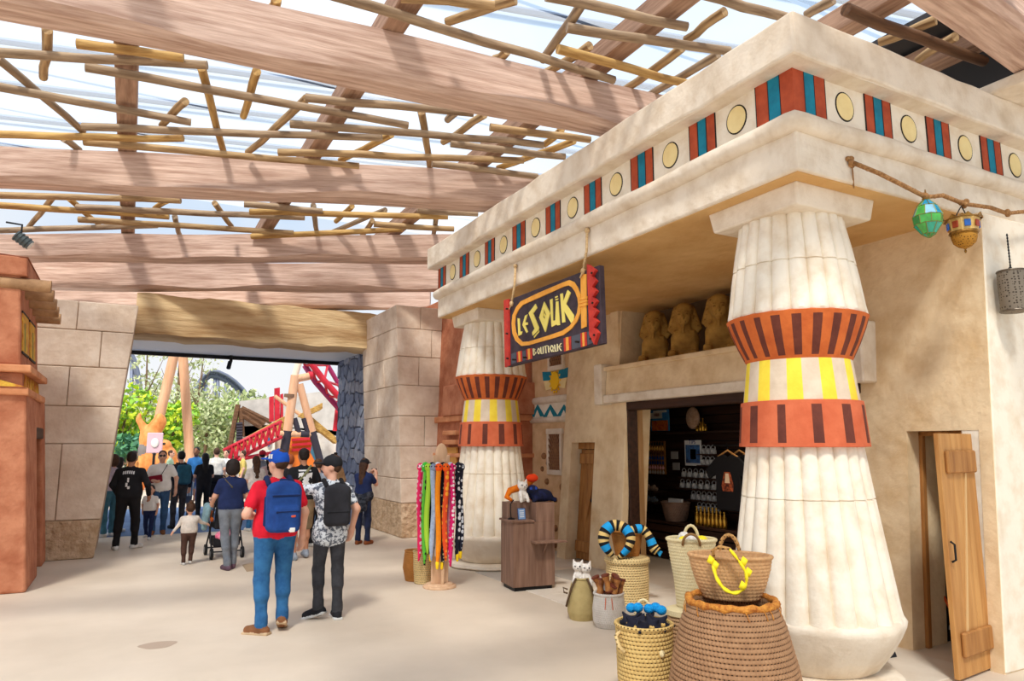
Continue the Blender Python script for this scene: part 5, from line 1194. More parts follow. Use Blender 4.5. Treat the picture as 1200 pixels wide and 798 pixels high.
board('magazine', 'magazine with blue sky and orange sunset cover on the top shelf', 'magazine', 762.5, 481, 784, 505, sky_p, parts=((.15, .03, .9, .13, white_m), (.0, .13, .65, .4, white_m), (.2, .16, .5, .3, red_p), (.05, .5, .95, .98, or_p)))
pT = board('notice_board', 'white framed poster with blue heading and orange picture', 'poster', 802, 516, 822, 546, white_m, parts=((.06, .18, .94, .9, mat('print_navy', (40, 52, 90), .5, (80, 130, 190), 9)), (.35, .35, .7, .75, or_p)))
cu = bpy.data.curves.new('heading', 'FONT'); cu.body = 'TIPS'; cu.size = .09; cu.extrude = .001; cu.align_x = 'CENTER'
_tmp = bpy.data.objects.new('tmp', cu); COL.objects.link(_tmp); bpy.context.view_layer.update(); _me = bpy.data.meshes.new_from_object(_tmp.evaluated_get(bpy.context.evaluated_depsgraph_get())); bpy.data.objects.remove(_tmp); to_ = bpy.data.objects.new('heading', _me); COL.objects.link(to_); a, b = atX(802, 516, XG), atX(822, 546, XG)
to_.data.materials.clear(); to_.data.materials.append(mat('print_blue', (30, 60, 140), .5)); to_.parent = pT; to_.location = (-.006, 0, (a.z - b.z) * .86); to_.rotation_euler = (PI / 2, 0, -PI / 2)
for px, py in ((789, 534), (791, 547)): tag(board('postcard', 'x', 'card', px - 3, py - 5, px + 5, py + 4, mat('card_grey', (150, 146, 140), .6)), 'small grey postcard pinned beside the framed poster', 'card', 'grey postcards')
# keyring display
kb = board('keyring_board', 'ochre pegboard of small souvenirs hanging by the shop post', 'board', 752, 517, 780, 556, mat('peg_ochre', (150, 100, 44), .7), X=8.3)
a, b = atX(752, 517, 8.29), atX(780, 556, 8.29)
km = [mat('peg_black', (30, 26, 24), .5), mat('peg_tan', (226, 176, 90), .5), mat('peg_dark', (90, 50, 26), .5), mat('peg_blue', (30, 60, 120), .5), mat('peg_navy', (24, 40, 90), .5), mat('peg_rose', (210, 150, 150), .5), mat('peg_grey', (160, 150, 140), .5)]
kn = ('black', 'tan', 'dark brown', 'blue', 'navy', 'pink', 'grey')
for r_i in range(7):
    for c_i in range(9):
        y_ = a.y + (b.y - a.y) * (c_i + .5) / 9; z_ = a.z + (b.z - a.z) * (r_i + .5) / 7
        q = G(); q.lathe([(.006, -.04), (.018, -.03), (.02, 0), (.008, .02), (.004, .035)], 8); o = q.build('keyring', km[r_i], loc=(8.27, y_, z_), world=False); tag(o, 'small %s souvenir keyring hanging on the ochre pegboard' % kn[r_i], 'keyring', '%s keyrings on the pegboard' % kn[r_i])
# straw hat / mask on the shelf with gold bottles
m_ = thing('woven_mask', 'big pale oval woven fan mask standing on the top shelf', 'mask', atX(812, 505, 8.4))
q = G(); c = atX(812, 490, 8.4); zs = atX(812, 505.5, XG).z
q.ell((8.4, c.y, c.z), (.06, .16, .19), 20, 12); q.build('fan', mat('mask_pale', (206, 170, 140), .8, (180, 140, 110), 20), m_, smooth=True)
for k, (px, py, h_) in enumerate(((821, 504, .16), (824, 504, .22), (817, 504, .1), (827, 504, .12))):
    c = atX(px, py, 8.36); q = G(); q.lathe([(.025, 0), (.03, .02), (.03, h_ * .6), (.012, h_ * .75), (.012, h_)], 10)
    tag(q.build('gold_bottle', gold_m, loc=(8.36, c.y, atX(812, 506, XG).z + .001), smooth=50, world=False), 'little gold bottle beside the pale fan mask', 'bottle', 'gold bottles on the top shelf')
# rows of white ornaments with ring handles
orn = thing('mug_ornament', 'white souvenir mug in the rows of the dark wall rack', 'mug', (0, 0, -5), 0, 'white mugs in rows')
q = G(); q.lathe([(.045, 0), (.052, .01), (.05, .06), (.035, .085), (.02, .09)], 14); q.build('cup', mat('mug_white', (214, 214, 210), .3, (120, 120, 120), 16), orn, smooth=50, world=False)
q = G(); q.tube([(0, .045 * math.cos(w), .095 + .045 * math.sin(w)) for w in [2 * PI * i / 14 for i in range(15)]], .008, 6); q.build('ring_handle', mat('mug_ring', (190, 190, 190), .3, metal=.5), orn, smooth=True, world=False)
first = True
for ri, (py, x0, x1, n) in enumerate(((531, 825, 836, 3), (544, 825, 835, 3), (559, 802, 837, 6), (572, 800, 837, 6), (585, 813, 838, 5), (598, 820, 841, 5))):
    ML = 'white souvenir mug with ring handle on the %s rack shelf' % ('topmost', 'second highest', 'third highest', 'third lowest', 'second lowest', 'lowest')[ri]; MG = 'mugs on rack shelf %d' % (ri + 1)
    z_ = atX(820, py, 8.25).z; ya, yb = atX(x0, py, 8.25).y, atX(x1, py, 8.25).y
    q = G(); q.box(8.18, 8.4, yb - .1, ya + .1, z_ - .03, z_ - .012); tag(q.build('rack_shelf', SHW, loc=(8.3, ya, z_)), ML.split(' on the ')[1].capitalize() + ' of thin dark wood carrying white mugs', 'shelf', 'mug rack shelves')
    for k in range(n):
        L = (8.25, ya + (yb - ya) * k / (n - 1), z_ - .01)
        if first: orn.location = L; first = False; tag(orn, ML, 'mug', MG)
        else: dup(orn, L, 0, ML, MG)
# stock piles on low shelves
for py, lab, mm in ((572, 'heap of pale stone souvenirs on the upper low shelf', mat('stones_pale', (190, 170, 150), .7, (120, 90, 70), 20)), (585, 'row of coloured stones on the lower low shelf', mat('stones_mix', (150, 140, 110), .7, (60, 90, 120), 18))):
    z_ = atX(758, py + 2, 8.3).z; q = G(); q.box(8.2, 8.5, atX(772, py, 8.3).y, atX(748, py, 8.3).y, z_ - .03, z_); tag(q.build('wall_shelf', SHW, loc=(8.3, 8.6, z_)), 'short dark shelf under the pegboard with the ' + lab.split(' of ')[1].split(' on ')[0], 'shelf')
    for k in range(10):
        y_ = atX(749 + 2.3 * k, py, 8.28).y; q = G(); q.ell((0, 0, .035), (.035, .035, .035 + .02 * (k % 3)), 8, 6); tag(q.build('stone_souvenir', mm, loc=(8.27, y_, z_), smooth=True, world=False), lab.replace('heap of pale stone souvenirs', 'pale stone souvenir').replace('row of coloured stones', 'coloured stone souvenir'), 'souvenir', lab)
# grey-brown bucket basket
c = atX(791, 612, 8.05); bk, hk = basket('bucket_basket', 'grey brown wicker bucket on the dark shop counter', (8.08, c.y, ZC), [(.17, 0), (.21, .16), (.235, .30)], weave('wicker_grey', (150, 122, 104), (112, 86, 70), 60, .02, False), 40, pitch=.02, coil=.004)
q = G(); q.box(-.02, .02, -.16, .16, .26, .36); o = q.build('white_sheet', white_m, loc=(8.08, c.y, ZC), world=False); tag(o, 'white folded sheet standing in the wicker bucket', 'paper')
# golden bottles on the counter
for k in range(22):
    px = 819 + (k % 8) * 4.6; row = k // 8; c = atX(px, 614, 8.0 + .12 * row)
    q = G(); h_ = .2 + .03 * row; q.lathe([(.03, 0), (.036, .01), (.036, h_ * .6), (.014, h_ * .75), (.014, h_ * .9), (.024, h_ * .92), (.02, h_)], 10)
    tag(q.build('perfume_bottle', gold_m, loc=(7.97 + .12 * row, c.y, ZC + .0), smooth=50, world=False), 'golden perfume bottle crowded on the counter below the mugs', 'bottle', 'golden bottles on the counter')
# black T-shirts on hangers
rail = thing('clothes_rail', 'dark rail for the black T-shirts under the shelf', 'rail', atX(860, 522, 8.0))
zt = atX(862, 522, 8.0).z; q = G(); q.tube([(7.85, atX(845, 522, 8).y, zt), (7.85, atX(845, 522, 8).y - 1.4, zt)], .012, 8); q.build('bar', black_metal, rail)
tsh = mat('shirt_black', (24, 22, 24), .9)
for k in range(3):
    c = atX(858 + 8 * k, 522, 7.95 - .0 * k)
    t_ = thing('black_tshirt', 'black T-shirt on a wooden hanger' + (' with orange figure print' if k == 0 else ', plain, behind the printed one'), 't-shirt', (7.85 + .10 * k, c.y, zt - .95), PI / 2, None if k == 0 else 'plain black T-shirts on the rail')
    P2 = [(-.25, 0), (.25, 0), (.25, .52), (.40, .44), (.46, .58), (.22, .78), (.08, .82), (0, .78), (-.08, .82), (-.22, .78), (-.46, .58), (-.40, .44), (-.25, .52)]
    q = G(); q.prism([(x, -.025, z_) for x, z_ in P2], (0, .05, 0)); q.build('shirt', tsh, t_, bevel=.012, world=False)
    q = G(); q.tube([(-.2, 0, .78), (0, 0, .88), (.2, 0, .78)], .014, 8); q.build('hanger', door_l, t_, world=False)
    q = G(); q.tube([(0, 0, .87), (0, 0, .93), (0, .02, .97), (0, .0, .99)], .005, 6); q.build('hook', black_metal, t_, world=False)
    if k == 0:
        q = G(); q.prism([(-.10, .027, .28), (.10, .027, .28), (.12, .027, .36), (.06, .027, .56), (-.06, .027, .56), (-.12, .027, .36)], (0, .003, 0)); q.build('print', mat('shirt_print', (226, 110, 60), .7, (60, 30, 24), 14), t_, world=False)
        q = G(); q.prism([(-.05, .031, .40), (.05, .031, .40), (.03, .031, .54), (-.03, .031, .54)], (0, .002, 0)); q.build('print_highlight', mat('print_cream', (250, 220, 180), .7), t_, world=False)
# broom and dustpan in the cupboard
o = thing('broom', 'grey handled broom leaning in the cupboard', 'broom', atX(1095, 735, 7.1)); 
a, b = atX(1079, 640, 7.12), atX(1113, 738, 7.05); q = G(); q.tube([a, b], .014, 8); q.build('handle', mat('handle_grey', (150, 156, 160), .4), o)
o2 = thing('mop', 'long orange mop handle leaning across the cupboard', 'mop', atX(1115, 730, 7.0)); a, b = atX(1079, 650, 7.0), atX(1120, 725, 6.95); q = G(); q.tube([a, b, Vector((7.02, b.y - .06, .02))], .013, 8); q.build('handle', mat('handle_orange', (206, 82, 30), .4), o2)
c = gz(1104, 757); dp = thing('dustpan', 'black plastic dustpan standing on the cupboard floor', 'dustpan', (7.0, 4.0, 0))
q = G(); q.prism([(6.95, 3.86, .01), (6.95, 4.14, .01), (7.0, 4.10, .26), (7.0, 3.90, .26)], (.14, 0, 0)); q.build('pan', mat('plastic_black', (44, 44, 48), .4), dp, bevel=.02)
q = G(); q.prism([(6.94, 3.88, .03), (6.94, 4.12, .03), (6.95, 4.09, .2), (6.95, 3.91, .2)], (-.006, 0, 0)); q.build('pan_front', mat('plastic_grey', (70, 70, 74), .4), dp)
c = gz(1041, 770); q = G(); q.prism([(c.x - .07, c.y - .04, .001), (c.x + .06, c.y - .05, .001), (c.x + .08, c.y + .02, .001), (c.x - .05, c.y + .05, .001)], (0, 0, .05), inset=.2); tag(q.build('door_stop', mat('rubber', (40, 42, 50), .7), loc=c, bevel=.008), 'small black rubber wedge on the floor by the column base', 'wedge')

# added warm fill lamp, unseen behind the lintel, brightens the shop goods
sl = thing('added_shop_lamp', 'added flat warm fill lamp inside the dark shop', 'lamp', (7.5, 6.6, 2.5))
q = G(); q.box(7.3, 7.7, 5.9, 7.3, 2.55, 2.60); q.build('housing', black_metal, sl)
ld_ = bpy.data.lights.new('shop_fill_light', 'AREA'); ld_.shape = 'RECTANGLE'; ld_.size = .35; ld_.size_y = 1.3; ld_.energy = 45; ld_.color = (1, .82, .62)
lo_ = bpy.data.objects.new('shop_fill_light', ld_); COL.objects.link(lo_); lo_.location = (7.5, 6.6, 2.54); lo_.rotation_euler = (0, .5, 0)

# brown hatch plate let into the floor behind the man in red, and a dried spill
a, b, c, d = gz(284, 662), gz(297, 660), gz(303, 668), gz(289, 670)
q = G(); q.prism([(p.x, p.y, 0.0) for p in (a, b, c, d)], (0, 0, .006)); tag(q.build('floor_hatch', mat('hatch_brown', (176, 150, 118), .6), loc=gz(293, 665)), 'small brown square hatch plate in the floor by the pram', 'hatch')
c = gz(185, 756); q = G(); q.prism([(c.x + .16 * math.cos(w) * (1 + .15 * math.sin(3 * w)), c.y + .13 * math.sin(w), 0.0005) for w in [2 * PI * i / 22 for i in range(22)]], (0, 0, .0012)); tag(q.build('floor_stain', mat('stain_brown', (180, 158, 138), .5), loc=c), 'dark dried spill stain on the beige floor', 'stain')
# ================================================================ people
SKIN = mat('skin_light', (226, 176, 150), .6, (214, 158, 132), 8); SKIN2 = mat('skin_tan', (190, 138, 108), .6, (176, 122, 94), 8); SKIN3 = mat('skin_brown', (132, 88, 64), .6)
EYE = mat('eye_dark', (30, 24, 22), .3); LIP = mat('lip', (188, 104, 96), .6)
def cloth(nm, c, c2=None, sc=7): return mat(nm, c, .9, c2 or tuple(int(v * .8) for v in c), sc, 6, .25, 12, bdist=.01)
def rot2(p, a): return (p[0] * math.cos(a) - p[1] * math.sin(a), p[0] * math.sin(a) + p[1] * math.cos(a), p[2])
def person(label, pos, h, yaw, top, bottom, hair, shoes, skin=SKIN, sleeve='short', legs='long', style='short', hy=0.0, feet=None, arms=None, vox=.016, hs=1.0, build=1.0, tilt=0.0, hem=0.0, glasses=False, sole=None):
    """one continuous figure; local frame: x right, y forward, z up; scaled from 1.75 m"""
    s = h / 1.75; t = thing('person', label, 'person', (pos.x, pos.y, 0), yaw)
    SK, TP, BT, SHO, HR, EY, LP, SO = range(8); B = build; p = []
    ft = feet or ((-.10, 0, 0), (.10, .04, 0)); wob = 0.0
    hipz, kz = .93, .50
    for sd, f in zip((-1, 1), ft):
        hip = (sd * .085 * B, 0, hipz - .04); ank = (f[0], f[1], f[2] + .09); lift = f[2]
        kn = ((hip[0] + ank[0]) / 2 + sd * .01, (hip[1] + ank[1]) / 2 + .03 + lift * .6, kz + lift * .3)
        ty = f[3] if len(f) > 3 else sd * .15; pitch = f[4] if len(f) > 4 else 0.0
        if legs == 'long':
            p += [(BT, 'c', hip, kn, .094 * B, .064 * B), (BT, 'c', kn, (kn[0] * .65 + ank[0] * .35, kn[1] * .65 + ank[1] * .35 - .018, kn[2] * .65 + ank[2] * .35), .062 * B, .064 * B), (BT, 'c', kn, (ank[0], ank[1], ank[2] + .0), .060 * B, .052), (BT, 'c', (ank[0], ank[1] - .005, ank[2] + .06), (ank[0], ank[1] - .005, ank[2] + .015), .054, .056)]
        else:
            e = .45 if legs == 'shorts' else .1
            m = tuple(hip[i] + (kn[i] - hip[i]) * .95 for i in range(3)); p += [(BT, 'c', hip, m, .097 * B, .088 * B), (SK, 'c', hip, kn, .07 * B, .052), (SK, 'c', kn, (kn[0] * .6 + ank[0] * .4, kn[1] * .6 + ank[1] * .4 - .02, kn[2] * .6 + ank[2] * .4), .052, .056), (SK, 'c', kn, ank, .050, .036)]
        d = (math.sin(-ty) * -1, math.cos(ty)); d = (math.sin(ty), math.cos(ty))
        hx = (ank[0] - d[0] * .05, ank[1] - d[1] * .05, f[2] + .035 + .06 * pitch); tx = (ank[0] + d[0] * .14, ank[1] + d[1] * .14, max(.03, f[2] + .032 - .12 * pitch))
        if sole is not None: p.append((SO, 'b', ((hx[0] + tx[0]) / 2, (hx[1] + tx[1]) / 2, (hx[2] + tx[2]) / 2 - .026), (.050, .142, .016), .014, Matrix.Rotation(-ty, 3, 'Z') @ Matrix.Rotation(math.atan2(tx[2] - hx[2], .19), 3, 'X')))
        p += [(SHO, 'c', hx, tx, .042, .036), (SHO, 'c', (ank[0], ank[1], f[2] + .06), tx, .048, .034), (SHO, 'c', ank, (ank[0], ank[1], f[2] + .05), .045, .045)]
    # pelvis, trunk
    p += [(BT, 'c', (-.07 * B, 0, .95), (.07 * B, 0, .95), .115 * B, .115 * B, .85), (BT, 'c', (0, 0, .97), (0, 0, 1.05), .12 * B, .115 * B, .8), (BT, 'e', (-.07 * B, -.03, .91), (.08 * B, .078, .10)), (BT, 'e', (.07 * B, -.03, .91), (.08 * B, .078, .10))]
    zt = 1.04 - hem
    p += [(TP, 'c', (-.072 * B, 0, zt), (.072 * B, 0, zt), .126 * B, .126 * B, .95), (TP, 'c', (-.07 * B, 0, zt + .08), (.07 * B, 0, zt + .08), .122 * B, .122 * B, .95), (TP, 'c', (0, 0, zt + .05), (0, tilt * .5, 1.28), .145 * B, .14 * B, .85), (TP, 'c', (-.06 * B, tilt * .3, 1.20), (.06 * B, tilt * .3, 1.20), .115 * B, .115 * B, .88),
          (TP, 'c', (-.085 * B, tilt, 1.31), (.085 * B, tilt, 1.31), .118 * B, .118 * B, .82), (TP, 'c', (0, tilt, 1.40), (0, tilt, 1.46), .085, .062, .85), (TP, 'c', (0, tilt, 1.435), (-.14 * B, tilt, 1.395), .052, .055), (TP, 'c', (0, tilt, 1.435), (.14 * B, tilt, 1.395), .052, .055)]
    HO = tilt * 1.25
    p += [(SK, 'c', (0, HO - .005, 1.44), (0, HO + .01, 1.55), .055, .052)]
    # arms
    ar = arms or (((-.235, -.02, 1.15), (-.25, .05, .92)), ((.235, -.02, 1.15), (.25, .05, .92)))
    for sd, (el, wr) in zip((-1, 1), ar):
        sh = (sd * .165 * B, tilt, 1.385)
        se = .62 if sleeve == 'short' else 1.0
        mid = tuple(sh[i] + (el[i] - sh[i]) * se for i in range(3))
        p += [(TP, 'c', sh, mid, .060 * B, .058 * B if sleeve == 'short' else .052)]
        if sleeve == 'short': p += [(SK, 'c', sh, el, .048 * B, .042), (SK, 'c', el, wr, .042, .029)]
        else:
            w9 = tuple(el[i] + (wr[i] - el[i]) * .93 for i in range(3)); p += [(TP, 'c', el, w9, .052, .042), (SK, 'c', el, wr, .036, .028)]
        # hand: palm, four fingers, thumb from the side of the palm
        v = Vector(wr) - Vector(el); v = v.normalized() if v.length > 1e-6 else Vector((0, 0, -1)); a = v.cross(Vector((0, 1, 0)))
        if a.length < .2: a = v.cross(Vector((1, 0, 0)))
        a.normalize(); nrm = a.cross(v).normalized(); W = Vector(wr); pc = W + v * .05
        fw_ = nrm if abs(nrm.y) > .3 else a; fw_ = fw_ if fw_.y > 0 else -fw_          # knuckle row runs fore-aft
        inn = v.cross(fw_).normalized(); inn = inn if inn.x * sd < 0 else -inn
        p.append((SK, 'c', tuple(W + v * .015), tuple(W + v * .075), .032, .036)); 
        for k, fl in enumerate((.062, .074, .068, .050)):
            o = fw_ * (.030 - .02 * k); r0 = W + v * .085 + o; m1 = r0 + v * fl * .6 + inn * .008; m2 = m1 + v * fl * .35 + inn * fl * .45
            p += [(SK, 'c', tuple(r0), tuple(m1), .0105, .0095), (SK, 'c', tuple(m1), tuple(m2), .0095, .008)]
        th = W + v * .03 + fw_ * .03; t1 = th + v * .03 + fw_ * .025 + inn * .01; t2 = t1 + v * .03 + inn * .012
        p += [(SK, 'c', tuple(th), tuple(t1), .014, .012), (SK, 'c', tuple(t1), tuple(t2), .012, .009)]
    # head (turned by hy about the neck)
    def hp(x, y, z): q = rot2((x * hs, y * hs, 0), hy); return (q[0], q[1] + HO + .02, 1.625 + (z - 1.625) * hs + (hs - 1) * .09)
    RH = Matrix.Rotation(hy, 3, 'Z'); E = lambda g, x, y, z, r: p.append((g, 'e', hp(x, y, z), tuple(v * hs for v in r), RH))
    E(SK, 0, .0, 1.64, (.076, .095, .108)); E(SK, 0, .025, 1.575, (.058, .066, .06)); E(SK, 0, .045, 1.545, (.032, .035, .025))
    p.append((SK, 'c', hp(0, .092, 1.635), hp(0, .108, 1.60), .010 * hs, .015 * hs))
    for sd in (-1, 1):
        E(SK, sd * .078, -.005, 1.615, (.014, .022, .032)); E(EY, sd * .030, .084, 1.640, (.014, .009, .008))
        p.append((HR, 'c', hp(sd * .018, .092, 1.662), hp(sd * .045, .083, 1.664), .006, .006))
    p.append((LP, 'c', hp(-.020, .085, 1.567), hp(.020, .085, 1.567), .008 * hs, .008 * hs))
    if glasses:
        for sd in (-1, 1): E(EY, sd * .032, .09, 1.642, (.030, .010, .022))
        p.append((EY, 'c', hp(-.07, .06, 1.645), hp(.07, .06, 1.645), .006, .006))
    # hair
    E(HR, 0, -.018, 1.672, (.086, .094, .088))
    if style == 'short': E(HR, 0, -.045, 1.625, (.078, .062, .07))
    if style == 'bob': E(HR, 0, -.05, 1.60, (.115, .085, .11)); E(HR, 0, -.02, 1.67, (.108, .105, .10))
    if style == 'long':
        E(HR, 0, -.05, 1.60, (.092, .07, .11)); p.append((HR, 'c', hp(0, -.075, 1.58), hp(0, -.11, 1.25), .085, .06, .6))
    if style == 'pony':
        E(HR, 0, -.05, 1.63, (.084, .066, .08)); p += [(HR, 'c', hp(0, -.10, 1.68), hp(0, -.15, 1.60), .04, .045), (HR, 'c', hp(0, -.15, 1.60), hp(0, -.12, 1.36), .045, .022)]
    if style == 'bun': E(HR, 0, -.045, 1.63, (.08, .064, .07)); E(HR, 0, -.07, 1.76, (.042, .042, .04))
    p = [sc_prim(q, s) for q in p]
    o = sculpt('body', p, [skin, top, bottom, shoes, hair, EYE, LIP, sole or shoes], vox, t, k=.028 * s)
    return t, s, hp
def sc_prim(q, s):
    f = lambda a: tuple(v * s for v in a)
    if q[1] == 'c': return (q[0], 'c', f(q[2]), f(q[3]), q[4] * s, q[5] * s) + tuple(q[6:])
    if q[1] == 'e': return (q[0], 'e', f(q[2]), f(q[3])) + tuple(q[4:])
    return (q[0], 'b', f(q[2]), f(q[3]), q[4] * s) + tuple(q[5:])
def capp(t, s, hp, hy, m, vox=.008, logo=None):
    RH = Matrix.Rotation(hy, 3, 'Z'); P = [(0, 'e', hp(0, -.006, 1.675), (.094, .108, .085), RH), (0, 'e', hp(0, -.03, 1.65), (.092, .084, .06), RH), (0, 'e', hp(0, .13, 1.665), (.072, .082, .012), RH), (0, 'e', hp(0, -.0, 1.762), (.012, .012, .008), RH)]
    sculpt('cap', [sc_prim(q, s) for q in P], [m], vox, t, k=.015)
    if logo:
        for dx in (-.018, .012):
            c = hp(-.09, .015 + dx, 1.69); q = G(); RZ = Matrix.Rotation(hy, 3, 'Z'); q.obox(Vector(c) * s, (.012 * s, .006 * s, .022 * s), RZ); q.build('cap_logo', logo, t, world=False)
def worn(t, name, label, cat, prims, mats, vox, s):
    """a thing carried by a person: own top-level object at the person's place"""
    o = thing(name, label, cat, (t.location.x, t.location.y, t.location.z), t.rotation_euler.z)
    c = sculpt(name + '_shell', [sc_prim(q, s) for q in prims], mats, vox, o, k=.02); return o
def at(px, py): return gz(px, py)

jean = cloth('jean_blue', (52, 108, 156), (34, 82, 130), 9); red = cloth('tee_red', (222, 30, 52), (200, 20, 42)); brownshoe = cloth('boot_brown', (142, 92, 58)); brown_h = mat('hair_brown', (84, 56, 38), .7, (56, 36, 24), 20); dark_h = mat('hair_dark', (44, 32, 28), .6, (26, 18, 16), 20); black_h = mat('hair_black', (24, 20, 22), .5, (14, 12, 14), 20)
blackc = cloth('cloth_black', (34, 34, 38), (24, 24, 28)); chargray = cloth('jean_black', (66, 66, 70), (46, 46, 50)); whites = cloth('shoe_white', (232, 230, 226)); navy = cloth('cloth_navy', (34, 48, 92), (26, 38, 76)); greyj = cloth('jean_grey', (128, 134, 142), (100, 106, 116)); whitec = cloth('cloth_white', (250, 248, 244), (236, 232, 226)); khaki = cloth('khaki', (150, 128, 98))
white_m2 = white_m
# man in red with the blue pack
P0 = at(317, 741)
t, s, hp = person('man in red T-shirt, blue jeans and blue cap walking away', P0, 1.80, 0.1, red, jean, brown_h, brownshoe, hy=.55, vox=.0085, sole=cloth('sole_tan', (206, 176, 140)), build=1.12, hem=.06,
                  feet=((-.10, -.02, 0, -.75), (.11, .02, .03, .35, .7)), arms=(((-.30, -.06, 1.14), (-.20, .20, 1.10)), ((.27, -.04, 1.13), (.29, .06, .88))))
capp(t, s, hp, .55, cloth('cap_blue', (28, 86, 190), (20, 70, 168)), logo=white_m)
pk = cloth('pack_blue', (34, 74, 142), (24, 56, 116)); pkd = cloth('pack_strap', (20, 40, 86)); 
worn(t, 'backpack', 'large blue backpack with front pocket on the man in red', 'backpack',
     [(0, 'b', (0, -.235, 1.20), (.165, .085, .23), .07), (0, 'b', (.01, -.31, 1.10), (.125, .05, .125), .04), (0, 'e', (0, -.23, 1.40), (.15, .085, .06)), (1, 'c', (-.12, -.13, 1.42), (-.11, .0, 1.475), .026, .026), (1, 'c', (.12, -.13, 1.42), (.11, .0, 1.475), .026, .026), (1, 'c', (-.03, -.2, 1.465), (.03, -.2, 1.465), .014, .014),
      (1, 'c', (-.10, -.362, 1.17), (.12, -.362, 1.17), .007, .007), (1, 'c', (-.13, -.325, 1.32), (.13, -.325, 1.32), .008, .008), (1, 'c', (-.165, -.22, 1.05), (-.165, -.2, 1.3), .02, .012),
      (2, 'b', (.06, -.363, 1.125), (.022, .006, .008), .003), (3, 'b', (.055, -.36, .998), (.026, .008, .022), .003), (1, 'c', (-.11, -.0, 1.475), (-.15, .10, 1.36), .024, .022), (1, 'c', (.11, .0, 1.475), (.15, .10, 1.36), .024, .022)],
     [pk, pkd, mat('pack_tag', (220, 90, 50), .6), white_m], .0085, s)
# man in patterned shirt
pat = mat('shirt_pattern', (222, 228, 234), .9, (92, 100, 114), 26, 9, .2, 12, lo=.46, hi=.53)
P1 = at(383, 725)
t, s, hp = person('man in grey leaf patterned shirt and black cap reaching out his arm', P1, 1.74, 0.0, pat, chargray, brown_h, blackc, hy=1.2, vox=.0085, sole=whites, build=.98, hem=.16,
                  feet=((-.09, .04, .03, -.9, .4), (.10, -.03, 0, .05)), arms=(((-.38, .10, 1.37), (-.60, .26, 1.40)), ((.27, -.06, 1.16), (.25, .02, .94))))
capp(t, s, hp, 1.2, blackc)
worn(t, 'backpack', 'slim black backpack worn over the patterned shirt', 'backpack', [(0, 'b', (.02, -.20, 1.21), (.145, .06, .215), .06), (0, 'e', (.02, -.2, 1.40), (.12, .06, .05)), (1, 'c', (-.08, -.12, 1.42), (-.09, 0, 1.475), .024, .024), (1, 'c', (.11, -.12, 1.42), (.10, 0, 1.475), .024, .024), (1, 'c', (-.10, -.26, 1.15), (.14, -.26, 1.15), .006, .006), (1, 'c', (0, -.17, 1.45), (.04, -.17, 1.45), .012, .012), (1, 'c', (-.09, 0, 1.475), (-.13, .1, 1.36), .022, .02), (1, 'c', (.10, 0, 1.475), (.14, .1, 1.36), .022, .02)],
     [cloth('pack_black', (46, 46, 52), (34, 34, 38)), cloth('pack_blackstrap', (26, 26, 30))], .0085, s)
# woman in navy with the pram
P2 = at(266, 667)
t, s, hp = person('woman with dark bobbed hair, navy T-shirt and grey jeans pushing a pram', P2, 1.63, 0.06, navy, greyj, dark_h, cloth('shoe_mauve', (110, 84, 100)), style='bob', vox=.011, build=1.02, hem=.02, feet=((-.02, -.10, 0, -.3), (.09, .05, 0, .2)),
                  arms=(((-.24, .06, 1.16), (-.24, .26, 1.06)), ((.24, .05, 1.16), (.10, .26, 1.06))))
worn(t, 'waist_bag', 'small black bag slung at the navy woman\'s hip', 'bag', [(0, 'b', (.16, .02, 1.02), (.06, .05, .045), .02), (1, 'c', (-.12, -.04, 1.44), (-.02, -.115, 1.32), .012, .012), (1, 'c', (-.02, -.115, 1.32), (.15, -.06, 1.05), .012, .012)], [blackc, cloth('strap_olive', (110, 100, 80))], .011, s)
# toddler
P3 = at(219, 662)
t, s, hp = person('toddler in cream top and brown trousers with a little bun', P3, .90, 0.1, cloth('cream_top', (236, 224, 212)), cloth('trouser_brown', (84, 58, 48)), brown_h, whites, sleeve='long', style='bun', vox=.011, hs=1.55, build=1.25, arms=(((-.30, .02, 1.2), (-.42, .08, 1.02)), ((.32, .05, 1.25), (.50, .15, 1.18))), feet=((-.10, .02, 0, -.2), (.10, .08, .03, .1)))
# man in black hoodie
P4 = at(146, 644)
t, s, hp = person('man in black hoodie with white back print and white shoes', P4, 1.74, -.25, blackc, cloth('trouser_black', (28, 26, 28)), dark_h, whites, SKIN2, sleeve='long', vox=.012, build=1.15, hem=.03, feet=((-.14, -.05, 0, -.5), (.12, .12, 0, .7)), arms=(((-.27, -.05, 1.15), (-.22, .10, .98)), ((.30, .0, 1.16), (.30, .14, .96))))
hw = mat('print_white', (226, 226, 226), .8)
def backprint(t, s, polys, body_y, nm='back_print'):
    """thin print following the cloth: shrinkwrapped onto the body"""
    bod = [c for c in t.children if c.name.startswith('body')][0]
    for poly in polys:
        bm = bmesh.new(); vs = [bm.verts.new((x * s, body_y * s, z * s)) for x, z in poly]; bm.faces.new(vs); bmesh.ops.triangulate(bm, faces=bm.faces[:]); bmesh.ops.subdivide_edges(bm, edges=bm.edges[:], cuts=2, use_grid_fill=True)
        me = bpy.data.meshes.new(nm); bm.to_mesh(me); bm.free(); me.materials.append(hw); o = bpy.data.objects.new(nm, me); COL.objects.link(o); o.parent = t
        m = o.modifiers.new('wrap', 'SHRINKWRAP'); m.target = bod; m.wrap_method = 'PROJECT'; m.use_project_y = True; m.use_project_z = False; m.use_project_x = False; m.use_positive_direction = True; m.use_negative_direction = False; m.offset = .006
def rect(x0, x1, z0, z1): return [(x0, z0), (x1, z0), (x1, z1), (x0, z1)]
